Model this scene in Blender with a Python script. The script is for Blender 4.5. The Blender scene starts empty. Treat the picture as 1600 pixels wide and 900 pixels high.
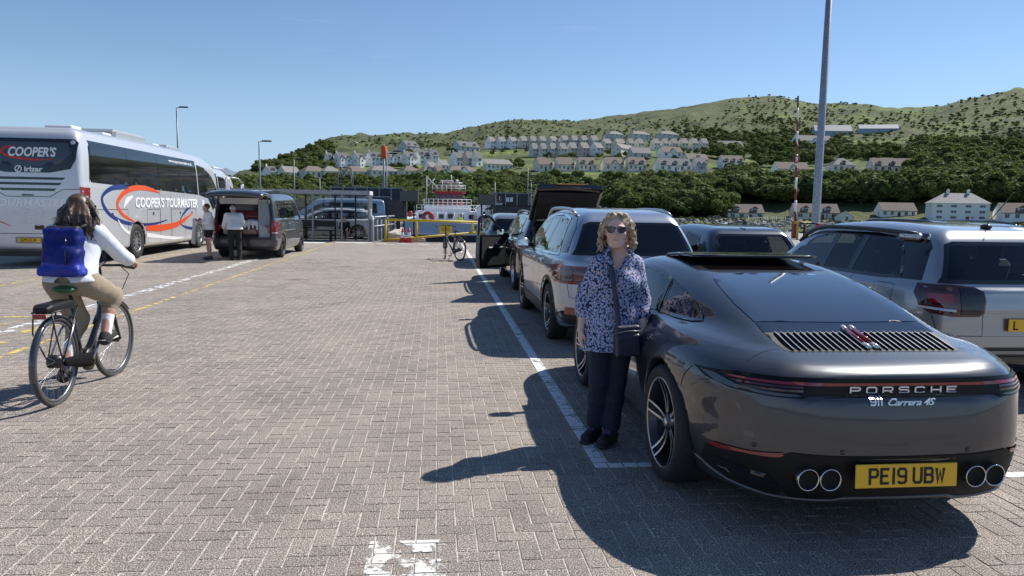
import bpy, bmesh, math, random
import numpy as np
from mathutils import Vector, Matrix, Euler
from mathutils.bvhtree import BVHTree
from mathutils.geometry import delaunay_2d_cdt
SC = bpy.context.scene
COL = SC.collection
random.seed(7)
R = math.radians

# ------------------------------------------------------------------ camera
F_PX, CAM_H, ROLL = 1156.0, 1.645, R(1.0)
PITCH, YAW = math.atan(125/F_PX), R(5.7557)
def _basis():
    fh = np.array([math.sin(YAW), math.cos(YAW), 0]); r = np.array([math.cos(YAW), -math.sin(YAW), 0]); up = np.array([0, 0, 1.])
    f = fh*math.cos(PITCH)-up*math.sin(PITCH); u = fh*math.sin(PITCH)+up*math.cos(PITCH)
    c, s = math.cos(ROLL), math.sin(ROLL)
    return f, r*c+u*s, u*c-r*s
CF, CR, CU = _basis()
CPOS = np.array([0, 0, CAM_H])
def _ray(px, py): return CF+CR*(px-800)/F_PX-CU*(py-450)/F_PX
def gp(px, py, z=0.0):
    """point on the level z that the photograph shows at px,py"""
    d = _ray(px, py); t = (z-CPOS[2])/d[2]; p = CPOS+d*t
    return Vector(p)
def yp(px, py, y):
    d = _ray(px, py); t = (y-CPOS[1])/d[1]
    return Vector(CPOS+d*t)
def dp(px, py, dist):
    """point at a horizontal distance dist in the direction of px,py"""
    d = _ray(px, py); t = dist/math.hypot(d[0], d[1])
    return Vector(CPOS+d*t)
cam = bpy.data.cameras.new('camera'); co = bpy.data.objects.new('camera', cam); COL.objects.link(co)
M = Matrix(((CR[0], CU[0], -CF[0], 0), (CR[1], CU[1], -CF[1], 0), (CR[2], CU[2], -CF[2], CAM_H), (0, 0, 0, 1)))
co.matrix_world = M
cam.sensor_width = 36; cam.lens = F_PX/1600*36; cam.clip_start = 0.05; cam.clip_end = 9000
SC.camera = co

# ------------------------------------------------------------------ light
SUN_AZ, SUN_EL = R(62.4), R(48.7)
w = bpy.data.worlds.new("World"); SC.world = w; w.use_nodes = True
nt = w.node_tree; nt.nodes.clear()
wo = nt.nodes.new('ShaderNodeOutputWorld'); bg = nt.nodes.new('ShaderNodeBackground'); sky = nt.nodes.new('ShaderNodeTexSky')
sky.sky_type = 'NISHITA'; sky.sun_disc = False; sky.sun_elevation = SUN_EL; sky.sun_rotation = SUN_AZ
sky.air_density = 1.0; sky.dust_density = 0.0; sky.ozone_density = 3.0; sky.altitude = 0
bg.inputs[1].default_value = 0.091
# thin cirrus streak low over the left horizon
tc = nt.nodes.new('ShaderNodeTexCoord'); mp = nt.nodes.new('ShaderNodeMapping'); mp.inputs['Scale'].default_value = (2.2, 2.2, 22)
mp.inputs['Rotation'].default_value = (0, R(-7), 0)
ns = nt.nodes.new('ShaderNodeTexNoise'); ns.inputs['Scale'].default_value = 1.7; ns.inputs['Detail'].default_value = 6; ns.inputs['Distortion'].default_value = .5
rp = nt.nodes.new('ShaderNodeValToRGB'); rp.color_ramp.elements[0].position = .69; rp.color_ramp.elements[1].position = .85
rp.color_ramp.elements[1].color = (.26, .26, .26, 1)
mx = nt.nodes.new('ShaderNodeMixRGB'); mx.inputs[2].default_value = (7, 7.4, 8, 1)
nt.links.new(tc.outputs['Generated'], mp.inputs[0]); nt.links.new(mp.outputs[0], ns.inputs[0]); nt.links.new(ns.outputs[0], rp.inputs[0])
nt.links.new(rp.outputs[0], mx.inputs[0]); 
sx = nt.nodes.new('ShaderNodeSeparateXYZ'); nt.links.new(tc.outputs['Generated'], sx.inputs[0])
hr = nt.nodes.new('ShaderNodeMapRange'); hr.inputs['From Min'].default_value = .0; hr.inputs['From Max'].default_value = .17; hr.inputs['To Min'].default_value = .85; hr.inputs['To Max'].default_value = 0; nt.links.new(sx.outputs[2], hr.inputs[0])
hm = nt.nodes.new('ShaderNodeMixRGB'); hm.inputs[2].default_value = (3.7, 5.3, 7.3, 1); nt.links.new(hr.outputs[0], hm.inputs[0]); nt.links.new(sky.outputs[0], hm.inputs[1])
tn = nt.nodes.new('ShaderNodeMixRGB'); tn.blend_type = 'MULTIPLY'; tn.inputs[0].default_value = 1; tn.inputs[2].default_value = (.90, .95, 1.03, 1); nt.links.new(hm.outputs[0], tn.inputs[1])
nt.links.new(tn.outputs[0], mx.inputs[1]); nt.links.new(mx.outputs[0], bg.inputs[0]); nt.links.new(bg.outputs[0], wo.inputs[0])
sl = bpy.data.lights.new('sun', 'SUN'); sl.energy = 5.0; sl.angle = R(.53); sl.color = (1, .955, .89)
so = bpy.data.objects.new('sun', sl); COL.objects.link(so)
sd = Vector((math.sin(SUN_AZ)*math.cos(SUN_EL), math.cos(SUN_AZ)*math.cos(SUN_EL), math.sin(SUN_EL)))
so.rotation_euler = sd.to_track_quat('Z', 'Y').to_euler(); so.location = sd*60
SC.view_settings.view_transform = 'Standard'; SC.view_settings.look = 'None'; SC.view_settings.gamma = 1
SC.view_settings.exposure = 0.36

# ------------------------------------------------------------------ materials
MAT = {}
def mat(name, col, rough=.5, metal=0., coat=0., noise=None, bump=None, spec=.5, trans=0., coords='Object', coatr=.03):
    """noise=(scale, amount, detail) varies the colour; bump=(scale, strength)"""
    if name in MAT: return MAT[name]
    m = bpy.data.materials.new(name); m.use_nodes = True; n = m.node_tree; b = n.nodes['Principled BSDF']
    b.inputs['Base Color'].default_value = (*col, 1); b.inputs['Roughness'].default_value = rough; b.inputs['Metallic'].default_value = metal
    b.inputs['Coat Weight'].default_value = coat; b.inputs['Coat Roughness'].default_value = coatr; b.inputs['Specular IOR Level'].default_value = spec
    t = n.nodes.new('ShaderNodeTexCoord')
    if noise:
        s = n.nodes.new('ShaderNodeTexNoise'); s.inputs['Scale'].default_value = noise[0]; s.inputs['Detail'].default_value = noise[2] if len(noise) > 2 else 4
        n.links.new(t.outputs[coords], s.inputs['Vector'])
        r = n.nodes.new('ShaderNodeValToRGB'); a = noise[1]
        r.color_ramp.elements[0].position = .3; r.color_ramp.elements[1].position = .7
        r.color_ramp.elements[0].color = (*[c*(1-a) for c in col], 1); r.color_ramp.elements[1].color = (*[min(1, c*(1+a)) for c in col], 1)
        n.links.new(s.outputs[0], r.inputs[0]); n.links.new(r.outputs[0], b.inputs['Base Color'])
    if bump:
        s = n.nodes.new('ShaderNodeTexNoise'); s.inputs['Scale'].default_value = bump[0]; s.inputs['Detail'].default_value = 5
        n.links.new(t.outputs[coords], s.inputs['Vector'])
        u = n.nodes.new('ShaderNodeBump'); u.inputs['Strength'].default_value = bump[1]; u.inputs['Distance'].default_value = .01
        n.links.new(s.outputs[0], u.inputs['Height']); n.links.new(u.outputs[0], b.inputs['Normal'])
    MAT[name] = m; return m
def glass(name, tint, refl=1.0, rough=.0):
    if name in MAT: return MAT[name]
    m = bpy.data.materials.new(name); m.use_nodes = True; n = m.node_tree; n.nodes.clear()
    o = n.nodes.new('ShaderNodeOutputMaterial'); mi = n.nodes.new('ShaderNodeMixShader'); tr = n.nodes.new('ShaderNodeBsdfTransparent'); gl = n.nodes.new('ShaderNodeBsdfGlossy')
    fr = n.nodes.new('ShaderNodeFresnel'); fr.inputs[0].default_value = 1.52; ml = n.nodes.new('ShaderNodeMath'); ml.operation = 'MULTIPLY'; ml.inputs[1].default_value = refl; ml.use_clamp = True
    tr.inputs[0].default_value = (*tint, 1); gl.inputs[0].default_value = (1, 1, 1, 1); gl.inputs[1].default_value = rough
    n.links.new(fr.outputs[0], ml.inputs[0]); n.links.new(ml.outputs[0], mi.inputs[0]); n.links.new(tr.outputs[0], mi.inputs[1]); n.links.new(gl.outputs[0], mi.inputs[2]); n.links.new(mi.outputs[0], o.inputs[0])
    MAT[name] = m; return m
def paint(name, col, metal=.0, rough=.35, flake=0.):
    """car paint outside, dark trim where the inner side of the shell shows"""
    if name in MAT: return MAT[name]
    m = mat(name, col, rough, metal, 1.0, coatr=.02); n = m.node_tree; b = n.nodes['Principled BSDF']; o = n.nodes['Material Output']
    g = n.nodes.new('ShaderNodeNewGeometry'); mi = n.nodes.new('ShaderNodeMixShader'); d = n.nodes.new('ShaderNodeBsdfDiffuse'); d.inputs[0].default_value = (.035, .035, .036, 1)
    n.links.new(g.outputs['Backfacing'], mi.inputs[0]); n.links.new(b.outputs[0], mi.inputs[1]); n.links.new(d.outputs[0], mi.inputs[2]); n.links.new(mi.outputs[0], o.inputs[0])
    return m
BLK = mat('black_plastic', (.018, .018, .019), .45, bump=(400, .15))
GLOSSBLK = mat('gloss_black', (.006, .006, .007), .08, coat=.5)
RUBBER = mat('tyre_rubber', (.022, .022, .023), .75, noise=(60, .3))
CHROME = mat('chrome', (.75, .76, .78), .12, 1.0)
ALLOY = mat('alloy', (.45, .46, .48), .3, .9)
DKALLOY = mat('dark_alloy', (.035, .036, .04), .35, .4, coat=.5)
STEEL = mat('galvanised_steel', (.33, .35, .37), .5, .6, noise=(8, .2))
TRIM = mat('dark_interior', (.02, .02, .022), .8)
REDL = mat('red_lamp', (.22, .006, .012), .12, coat=1)
DKREDL = mat('dark_red_lamp', (.05, .003, .006), .1, coat=1)
WHITEL = mat('clear_lamp', (.55, .57, .6), .1, coat=1)
YPLATE = mat('yellow_plate', (.80, .46, .012), .35, coat=.3)
GLD = glass('tinted_glass', (.10, .115, .12), 1.3)
GLM = glass('clear_glass', (.62, .70, .68), 1.3)
GLP = glass('privacy_glass', (.018, .02, .024), 1.35)
WHITEP = mat('white_letter', (.8, .8, .8), .5)

# ------------------------------------------------------------------ objects
def tag(o, label=None, cat=None, group=None, kind=None):
    if label: o['label'] = label
    if cat: o['category'] = cat
    if group: o['group'] = group
    if kind: o['kind'] = kind
    return o
def thing(name, label, cat, loc=(0, 0, 0), rz=0, group=None, scale=None):
    o = bpy.data.objects.new(name, None); COL.objects.link(o); o.location = loc; o.rotation_euler = (0, 0, rz); o.empty_display_size = .2
    if scale: o.scale = scale
    return tag(o, label, cat, group)
def link(name, me, parent=None, m=None, loc=None, rot=None):
    o = bpy.data.objects.new(name, me); COL.objects.link(o)
    if m is not None and not me.materials:
        for q in (m if isinstance(m, (list, tuple)) else [m]): me.materials.append(q)
    if parent: o.parent = parent
    if loc is not None: o.location = loc
    if rot is not None: o.rotation_euler = rot
    return o
def copy_tree(o, parent=None, loc=None, rz=None, label=None, group=None):
    c = o.copy(); COL.objects.link(c)
    if parent: c.parent = parent
    if loc is not None: c.location = loc
    if rz is not None: c.rotation_euler = (0, 0, rz)
    if label: c['label'] = label
    if group: c['group'] = group
    for ch in KIDS.get(o.name, o.children): copy_tree(ch, c)
    return c
KIDS = {}
class MB:
    """gathers shapes into one mesh"""
    def __init__(s): s.v = []; s.f = []; s.mi = []; s.cur = 0; s.sm = []
    def add(s, vs, fs, smooth=False):
        n = len(s.v); s.v += [tuple(q) for q in vs]; s.f += [tuple(i+n for i in q) for q in fs]; s.mi += [s.cur]*len(fs); s.sm += [smooth]*len(fs); return s
    def box(s, c, d, rz=0, rx=0, ry=0, taper=1.0, bev=0):
        hx, hy, hz = d[0]/2, d[1]/2, d[2]/2; e = Euler((rx, ry, rz)).to_matrix(); c = Vector(c)
        if bev:
            b = min(bev, hx*.9, hy*.9, hz*.9); vs = []; 
            for sx in (-1, 1):
                for sy in (-1, 1):
                    for sz in (-1, 1):
                        vs += [(sx*hx, sy*(hy-b), sz*(hz-b)), (sx*(hx-b), sy*hy, sz*(hz-b)), (sx*(hx-b), sy*(hy-b), sz*hz)]
            bm = bmesh.new()
            for q in vs: bm.verts.new(q)
            bmesh.ops.convex_hull(bm, input=bm.verts)
            bmesh.ops.dissolve_limit(bm, angle_limit=.01, verts=bm.verts, edges=bm.edges)
            bm.verts.ensure_lookup_table(); bm.verts.index_update()
            s.add([e@q.co+c for q in bm.verts], [[q.index for q in f.verts] for f in bm.faces]); bm.free(); return s
        vs = [e@Vector((x*hx*(taper if z > 0 else 1), y*hy*(taper if z > 0 else 1), z*hz))+c for z in (-1, 1) for x, y in ((-1, -1), (1, -1), (1, 1), (-1, 1))]
        return s.add(vs, [(3, 2, 1, 0), (4, 5, 6, 7), (0, 1, 5, 4), (1, 2, 6, 5), (2, 3, 7, 6), (3, 0, 4, 7)])
    def bb(s, a, b, **k): return s.box([(a[i]+b[i])/2 for i in range(3)], [abs(b[i]-a[i]) for i in range(3)], **k)
    def tube(s, pts, r, n=8, cap=True, closed=False, smooth=True):
        pts = [Vector(p) for p in pts]; N = len(pts); rs = r if isinstance(r, (list, tuple)) else [r]*N
        rings = []; up = None
        for i, p in enumerate(pts):
            if closed: d = (pts[(i+1) % N]-pts[i-1])
            else: d = (pts[min(i+1, N-1)]-pts[max(i-1, 0)])
            if d.length < 1e-9: d = Vector((0, 0, 1))
            d.normalize()
            if up is None: up = Vector((0, 0, 1)) if abs(d.z) < .9 else Vector((1, 0, 0))
            a = d.cross(up)
            if a.length < 1e-4: a = d.orthogonal()
            a.normalize(); b = a.cross(d).normalized(); up = b
            rings.append([p+(a*math.cos(2*math.pi*k/n)+b*math.sin(2*math.pi*k/n))*rs[i] for k in range(n)])
        vs = [q for g in rings for q in g]; fs = []
        for i in range(N if closed else N-1):
            j = (i+1) % N
            for k in range(n): fs.append((i*n+k, i*n+(k+1) % n, j*n+(k+1) % n, j*n+k))
        if cap and not closed: fs += [tuple(range(n))[::-1], tuple((N-1)*n+k for k in range(n))]
        return s.add(vs, fs, smooth)
    def cyl(s, a, b, r, n=12, r2=None, smooth=True): return s.tube([a, b], [r, r if r2 is None else r2], n, smooth=smooth)
    def lathe(s, prof, c=(0, 0, 0), n=24, axis='Z', smooth=True, closed=False, a0=0, a1=2*math.pi):
        """prof: (radius, height along the axis)"""
        full = abs(a1-a0-2*math.pi) < 1e-6; vs = []; fs = []; K = n if full else n+1
        for i in range(K):
            a = a0+(a1-a0)*i/n; ca, sa = math.cos(a), math.sin(a)
            for r, h in prof:
                p = {'Z': (r*ca, r*sa, h), 'X': (h, r*ca, r*sa), 'Y': (r*sa, h, r*ca)}[axis]; vs.append((p[0]+c[0], p[1]+c[1], p[2]+c[2]))
        m = len(prof); e = m if closed else m-1
        for i in range(n if full else n):
            j = (i+1) % K
            for k in range(e): fs.append((i*m+k, j*m+k, j*m+(k+1) % m, i*m+(k+1) % m))
        return s.add(vs, fs, smooth)
    def prism(s, poly, a, b, axis='Y'):
        """poly in the plane across the axis, from a to b"""
        n = len(poly); f = {'Y': lambda p, t: (p[0], t, p[1]), 'X': lambda p, t: (t, p[0], p[1]), 'Z': lambda p, t: (p[0], p[1], t)}[axis]
        vs = [f(p, a) for p in poly]+[f(p, b) for p in poly]
        return s.add(vs, [tuple(range(n))[::-1], tuple(range(n, 2*n))]+[(i, (i+1) % n, n+(i+1) % n, n+i) for i in range(n)])
    def sphere(s, c, r, n=10, sq=(1, 1, 1)):
        vs = [(c[0], c[1], c[2]+r*sq[2])]; fs = []; m = max(4, n//2)
        for i in range(1, m):
            for k in range(n):
                t = math.pi*i/m; a = 2*math.pi*k/n; vs.append((c[0]+r*sq[0]*math.sin(t)*math.cos(a), c[1]+r*sq[1]*math.sin(t)*math.sin(a), c[2]+r*sq[2]*math.cos(t)))
        vs.append((c[0], c[1], c[2]-r*sq[2])); L = len(vs)-1
        for k in range(n): fs.append((0, 1+k, 1+(k+1) % n)); fs.append((L, 1+(m-2)*n+(k+1) % n, 1+(m-2)*n+k))
        for i in range(m-2):
            for k in range(n): fs.append((1+i*n+k, 1+(i+1)*n+k, 1+(i+1)*n+(k+1) % n, 1+i*n+(k+1) % n))
        return s.add(vs, fs, True)
    def mesh(s, name='mesh', mats=None, fix=True):
        me = bpy.data.meshes.new(name); me.from_pydata(s.v, [], s.f)
        me.polygons.foreach_set('use_smooth', s.sm); me.polygons.foreach_set('material_index', s.mi)
        if fix and len(s.f) < 30000:
            bm = bmesh.new(); bm.from_mesh(me); bmesh.ops.recalc_face_normals(bm, faces=bm.faces); bm.to_mesh(me); bm.free()
        me.update()
        if mats is not None:
            for q in (mats if isinstance(mats, (list, tuple)) else [mats]): me.materials.append(q)
        return me
    def build(s, name, m, parent=None, loc=None, rot=None): return link(name, s.mesh(name, m), parent, None, loc, rot)
def text_mesh(body, size, ext=.002, font_shear=0., offset=0., spacing=1., align='CENTER', xscale=1.):
    c = bpy.data.curves.new('t', 'FONT'); c.body = body; c.size = size; c.extrude = ext; c.shear = font_shear; c.offset = offset; c.space_character = spacing
    c.align_x = align; c.align_y = 'CENTER'; c.resolution_u = 3
    o = bpy.data.objects.new('t', c); COL.objects.link(o); bpy.context.view_layer.update()
    me = bpy.data.meshes.new_from_object(o.evaluated_get(bpy.context.evaluated_depsgraph_get())); bpy.data.objects.remove(o)
    if xscale != 1: me.transform(Matrix.Diagonal((xscale, 1, 1, 1)))
    me.materials.clear(); return me
RX90 = Matrix.Rotation(math.pi/2, 4, 'X')
# ------------------------------------------------------------------ signed distance solids
def smin(a, b, k):
    h = np.maximum(k-np.abs(a-b), 0)/k; return np.minimum(a, b)-h*h*k*.25
def smax(a, b, k):
    h = np.maximum(k-np.abs(a-b), 0)/k; return np.maximum(a, b)+h*h*k*.25
def spline(pts, n=6, closed=True):
    """Catmull-Rom through points; a point with a third value 1 is a corner"""
    P = [np.array(p[:2], float) for p in pts]; cr = [len(p) > 2 and p[2] for p in pts]; N = len(P); out = []
    for i in range(N if closed else N-1):
        p1, p2 = P[i], P[(i+1) % N]; p0 = P[i-1] if (closed or i > 0) else p1; p3 = P[(i+2) % N] if (closed or i+2 < N) else p2
        if cr[i]: p0 = p1-(p2-p1)*.3
        if cr[(i+1) % N]: p3 = p2+(p2-p1)*.3
        for j in range(n):
            t = j/n; out.append(.5*(2*p1+(p2-p0)*t+(2*p0-5*p1+4*p2-p3)*t*t+(3*p1-p0-3*p2+p3)*t**3))
    if not closed: out.append(P[-1])
    return np.array(out)
def poly_sdf(P, X, Y):
    d = np.full(X.shape, 1e9, np.float32); ins = np.zeros(X.shape, bool); n = len(P)
    for i in range(n):
        a = P[i]; b = P[(i+1) % n]; e = b-a; L = float(e@e)
        if L < 1e-12: continue
        px, py = X-a[0], Y-a[1]; t = np.clip((px*e[0]+py*e[1])/L, 0, 1); dx, dy = px-e[0]*t, py-e[1]*t
        d = np.minimum(d, dx*dx+dy*dy)
        c = ((a[1] > Y) != (b[1] > Y)); 
        if abs(e[1]) > 1e-12: ins ^= c & (X < e[0]*(Y-a[1])/e[1]+a[0])
    d = np.sqrt(d); return np.where(ins, -d, d).astype(np.float32)
class Grid:
    def __init__(s, lo, hi, h):
        s.h = h; s.lo = np.array(lo, float); s.n = np.ceil((np.array(hi)-s.lo)/h).astype(int)+1
        s.ax = [(s.lo[i]+h*np.arange(s.n[i])).astype(np.float32) for i in range(3)]
        s.x = s.ax[0][:, None, None]; s.y = s.ax[1][None, :, None]; s.z = s.ax[2][None, None, :]
        s.F = np.full(s.n, .5, np.float32)
    def sub(s, lo, hi):
        a = np.clip(np.floor((np.array(lo)-s.lo)/s.h).astype(int), 0, s.n); b = np.clip(np.ceil((np.array(hi)-s.lo)/s.h).astype(int)+1, 0, s.n)
        sl = tuple(slice(a[i], b[i]) for i in range(3))
        return sl, s.x[sl[0]], s.y[:, sl[1]], s.z[:, :, sl[2]]
    def _put(s, sl, d, k, op):
        if d.size == 0: return
        if op == '+': s.F[sl] = smin(s.F[sl], d, k)
        elif op == '-': s.F[sl] = smax(s.F[sl], -d, k)
        else: s.F[sl] = smax(s.F[sl], d, k)
    def cap(s, a, b, ra, rb=None, k=.02, op='+', sq=None):
        """round cone between a and b; sq=(axis, factor) flattens it"""
        rb = ra if rb is None else rb; a = np.array(a, float); b = np.array(b, float); m = max(ra, rb)*(1 if not sq else max(1, 1/min(1, *sq)))+k+2*s.h
        sl, x, y, z = s.sub(np.minimum(a, b)-m, np.maximum(a, b)+m)
        e = b-a; L = max(float(e@e), 1e-9); px, py, pz = x-a[0], y-a[1], z-a[2]
        t = np.clip((px*e[0]+py*e[1]+pz*e[2])/L, 0, 1)
        qx, qy, qz = px-e[0]*t, py-e[1]*t, pz-e[2]*t
        if sq: qx = qx*sq[0]; qy = qy*sq[1]; qz = qz*sq[2]
        d = np.sqrt(qx*qx+qy*qy+qz*qz)-(ra+(rb-ra)*t)
        s._put(sl, d.astype(np.float32), k, op)
    def ell(s, c, r, k=.02, op='+', rot=None):
        c = np.array(c, float); r = np.array(r, float); m = r.max()+k+2*s.h; sl, x, y, z = s.sub(c-m, c+m)
        px, py, pz = x-c[0], y-c[1], z-c[2]
        if rot is not None:
            Q = np.array(Euler(rot).to_matrix().transposed()); px, py, pz = [Q[i, 0]*px+Q[i, 1]*py+Q[i, 2]*pz for i in range(3)]
        k0 = np.sqrt((px/r[0])**2+(py/r[1])**2+(pz/r[2])**2); k1 = np.sqrt((px/r[0]**2)**2+(py/r[1]**2)**2+(pz/r[2]**2)**2)+1e-6
        s._put(sl, (k0*(k0-1)/k1).astype(np.float32), k, op)
    def rbox(s, c, hs, r=.02, k=.02, op='+', rot=None):
        c = np.array(c, float); hs = np.array(hs, float); m = np.linalg.norm(hs)+k+2*s.h; sl, x, y, z = s.sub(c-m, c+m)
        px, py, pz = x-c[0], y-c[1], z-c[2]
        if rot is not None:
            Q = np.array(Euler(rot).to_matrix().transposed()); px, py, pz = [Q[i, 0]*px+Q[i, 1]*py+Q[i, 2]*pz for i in range(3)]
        qx, qy, qz = np.abs(px)-hs[0]+r, np.abs(py)-hs[1]+r, np.abs(pz)-hs[2]+r
        d = np.sqrt(np.maximum(qx, 0)**2+np.maximum(qy, 0)**2+np.maximum(qz, 0)**2)+np.minimum(np.maximum(np.maximum(qx, qy), qz), 0)-r
        s._put(sl, d.astype(np.float32), k, op)
    def xcyl(s, c, r, half, k=.02, op='-'):
        """cylinder along x"""
        sl, x, y, z = s.sub((c[0]-half-k, c[1]-r-k-s.h, c[2]-r-k-s.h), (c[0]+half+k, c[1]+r+k+s.h, c[2]+r+k+s.h))
        d = np.maximum(np.sqrt((y-c[1])**2+(z-c[2])**2)-r, np.abs(x-c[0])-half); s._put(sl, d.astype(np.float32)+0*s.F[sl], k, op)
    def surface(s, proj=1):
        F = s.F; F = np.where(F == 0, 1e-6, F); S = F < 0; nx, ny, nz = F.shape
        cnt = np.zeros((nx-1, ny-1, nz-1), np.int8)
        for dx in (0, 1):
            for dy in (0, 1):
                for dz in (0, 1): cnt += S[dx:nx-1+dx, dy:ny-1+dy, dz:nz-1+dz]
        I, J, K = np.nonzero((cnt > 0) & (cnt < 8)); N = len(I)
        V = {(a, b, c): F[I+a, J+b, K+c].astype(np.float64) for a in (0, 1) for b in (0, 1) for c in (0, 1)}
        pos = np.zeros((N, 3)); num = np.zeros(N)
        for ax in range(3):
            for u in (0, 1):
                for v in (0, 1):
                    a = [u, v]; a.insert(ax, 0); b = [u, v]; b.insert(ax, 1)
                    fa, fb = V[tuple(a)], V[tuple(b)]; m = (fa < 0) != (fb < 0); t = np.where(m, fa/np.where(m, fa-fb, 1), 0)
                    p = np.zeros((N, 3)); p[:, [q for q in range(3) if q != ax]] = (u, v); p[:, ax] = t
                    pos += p*m[:, None]; num += m
        pos /= num[:, None]
        def tri(p):
            x, y, z = p.T; X, Y, Z = 1-x, 1-y, 1-z
            f = sum(V[a, b, c]*(x if a else X)*(y if b else Y)*(z if c else Z) for a in (0, 1) for b in (0, 1) for c in (0, 1))
            gx = sum((V[1, b, c]-V[0, b, c])*(y if b else Y)*(z if c else Z) for b in (0, 1) for c in (0, 1))
            gy = sum((V[a, 1, c]-V[a, 0, c])*(x if a else X)*(z if c else Z) for a in (0, 1) for c in (0, 1))
            gz = sum((V[a, b, 1]-V[a, b, 0])*(x if a else X)*(y if b else Y) for a in (0, 1) for b in (0, 1))
            return f, np.stack([gx, gy, gz], 1)
        for _ in range(proj):
            f, g = tri(pos); g2 = (g*g).sum(1)+1e-12; pos = np.clip(pos-g*(f/g2)[:, None], -.2, 1.2)
        co = s.lo+(np.stack([I, J, K], 1)+pos)*s.h
        idm = np.full(cnt.shape, -1, np.int64); idm[I, J, K] = np.arange(N); quads = []
        for ax in range(3):
            sh = [slice(None)]*3; sh2 = [slice(None)]*3; sh[ax] = slice(0, -1); sh2[ax] = slice(1, None)
            A, B = S[tuple(sh)], S[tuple(sh2)]; c = np.nonzero(A != B); ins = A[c]
            o = [q for q in range(3) if q != ax]
            ok = (c[o[0]] > 0) & (c[o[1]] > 0) & (c[o[0]] < F.shape[o[0]]-1) & (c[o[1]] < F.shape[o[1]]-1)
            c = [q[ok] for q in c]; ins = ins[ok]; q4 = []
            for du, dv in ((0, 0), (1, 0), (1, 1), (0, 1)):
                t = list(c); t[o[0]] = c[o[0]]-1+du; t[o[1]] = c[o[1]]-1+dv; q4.append(idm[tuple(t)])
            q4 = np.stack(q4, 1); flip = ins if ax != 1 else ~ins
            q4 = np.where(flip[:, None], q4, q4[:, ::-1]); quads.append(q4)
        Q = np.concatenate(quads); Q = Q[(Q >= 0).all(1)]
        return co, Q
def np_mesh(name, co, Q, smooth=True, mats=None, fmat=None, vn=None):
    me = bpy.data.meshes.new(name); k = Q.shape[1]
    used, inv = np.unique(Q.ravel(), return_inverse=True); co = co[used]; Q = inv.reshape(Q.shape)
    me.vertices.add(len(co)); me.vertices.foreach_set('co', co.astype(np.float32).ravel())
    me.loops.add(Q.size); me.loops.foreach_set('vertex_index', Q.ravel().astype(np.int32))
    me.polygons.add(len(Q)); me.polygons.foreach_set('loop_start', (np.arange(len(Q))*k).astype(np.int32)); me.polygons.foreach_set('loop_total', np.full(len(Q), k, np.int32))
    if mats is not None:
        for q in (mats if isinstance(mats, (list, tuple)) else [mats]): me.materials.append(q)
    if fmat is not None: me.polygons.foreach_set('material_index', fmat.astype(np.int32))
    me.update(calc_edges=True); me.polygons.foreach_set('use_smooth', np.full(len(Q), smooth)); me.update()
    if vn is not None: me.normals_split_custom_set_from_vertices(vn[used].tolist())
    return me
def bvh_of(co, Q): return BVHTree.FromPolygons([tuple(p) for p in co], [tuple(q) for q in Q.tolist()])
def inside(P, X, Y): return poly_sdf(np.asarray(P, float), X, Y)
AXD = {'L': (Vector((-4, 0, 0)), Vector((1, 0, 0))), 'R': (Vector((4, 0, 0)), Vector((-1, 0, 0))), 'B': (Vector((0, -4, 0)), Vector((0, 1, 0))), 'F': (Vector((0, 9, 0)), Vector((0, -1, 0))), 'T': (Vector((0, 0, 6)), Vector((0, 0, -1)))}
def to3(side, u, v):
    """2D picture coordinates of a projection side to a start point"""
    o = AXD[side][0]
    return Vector((o.x, u, v)) if side in 'LR' else (Vector((u, o.y, v)) if side in 'BF' else Vector((u, v, o.z)))
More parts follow.
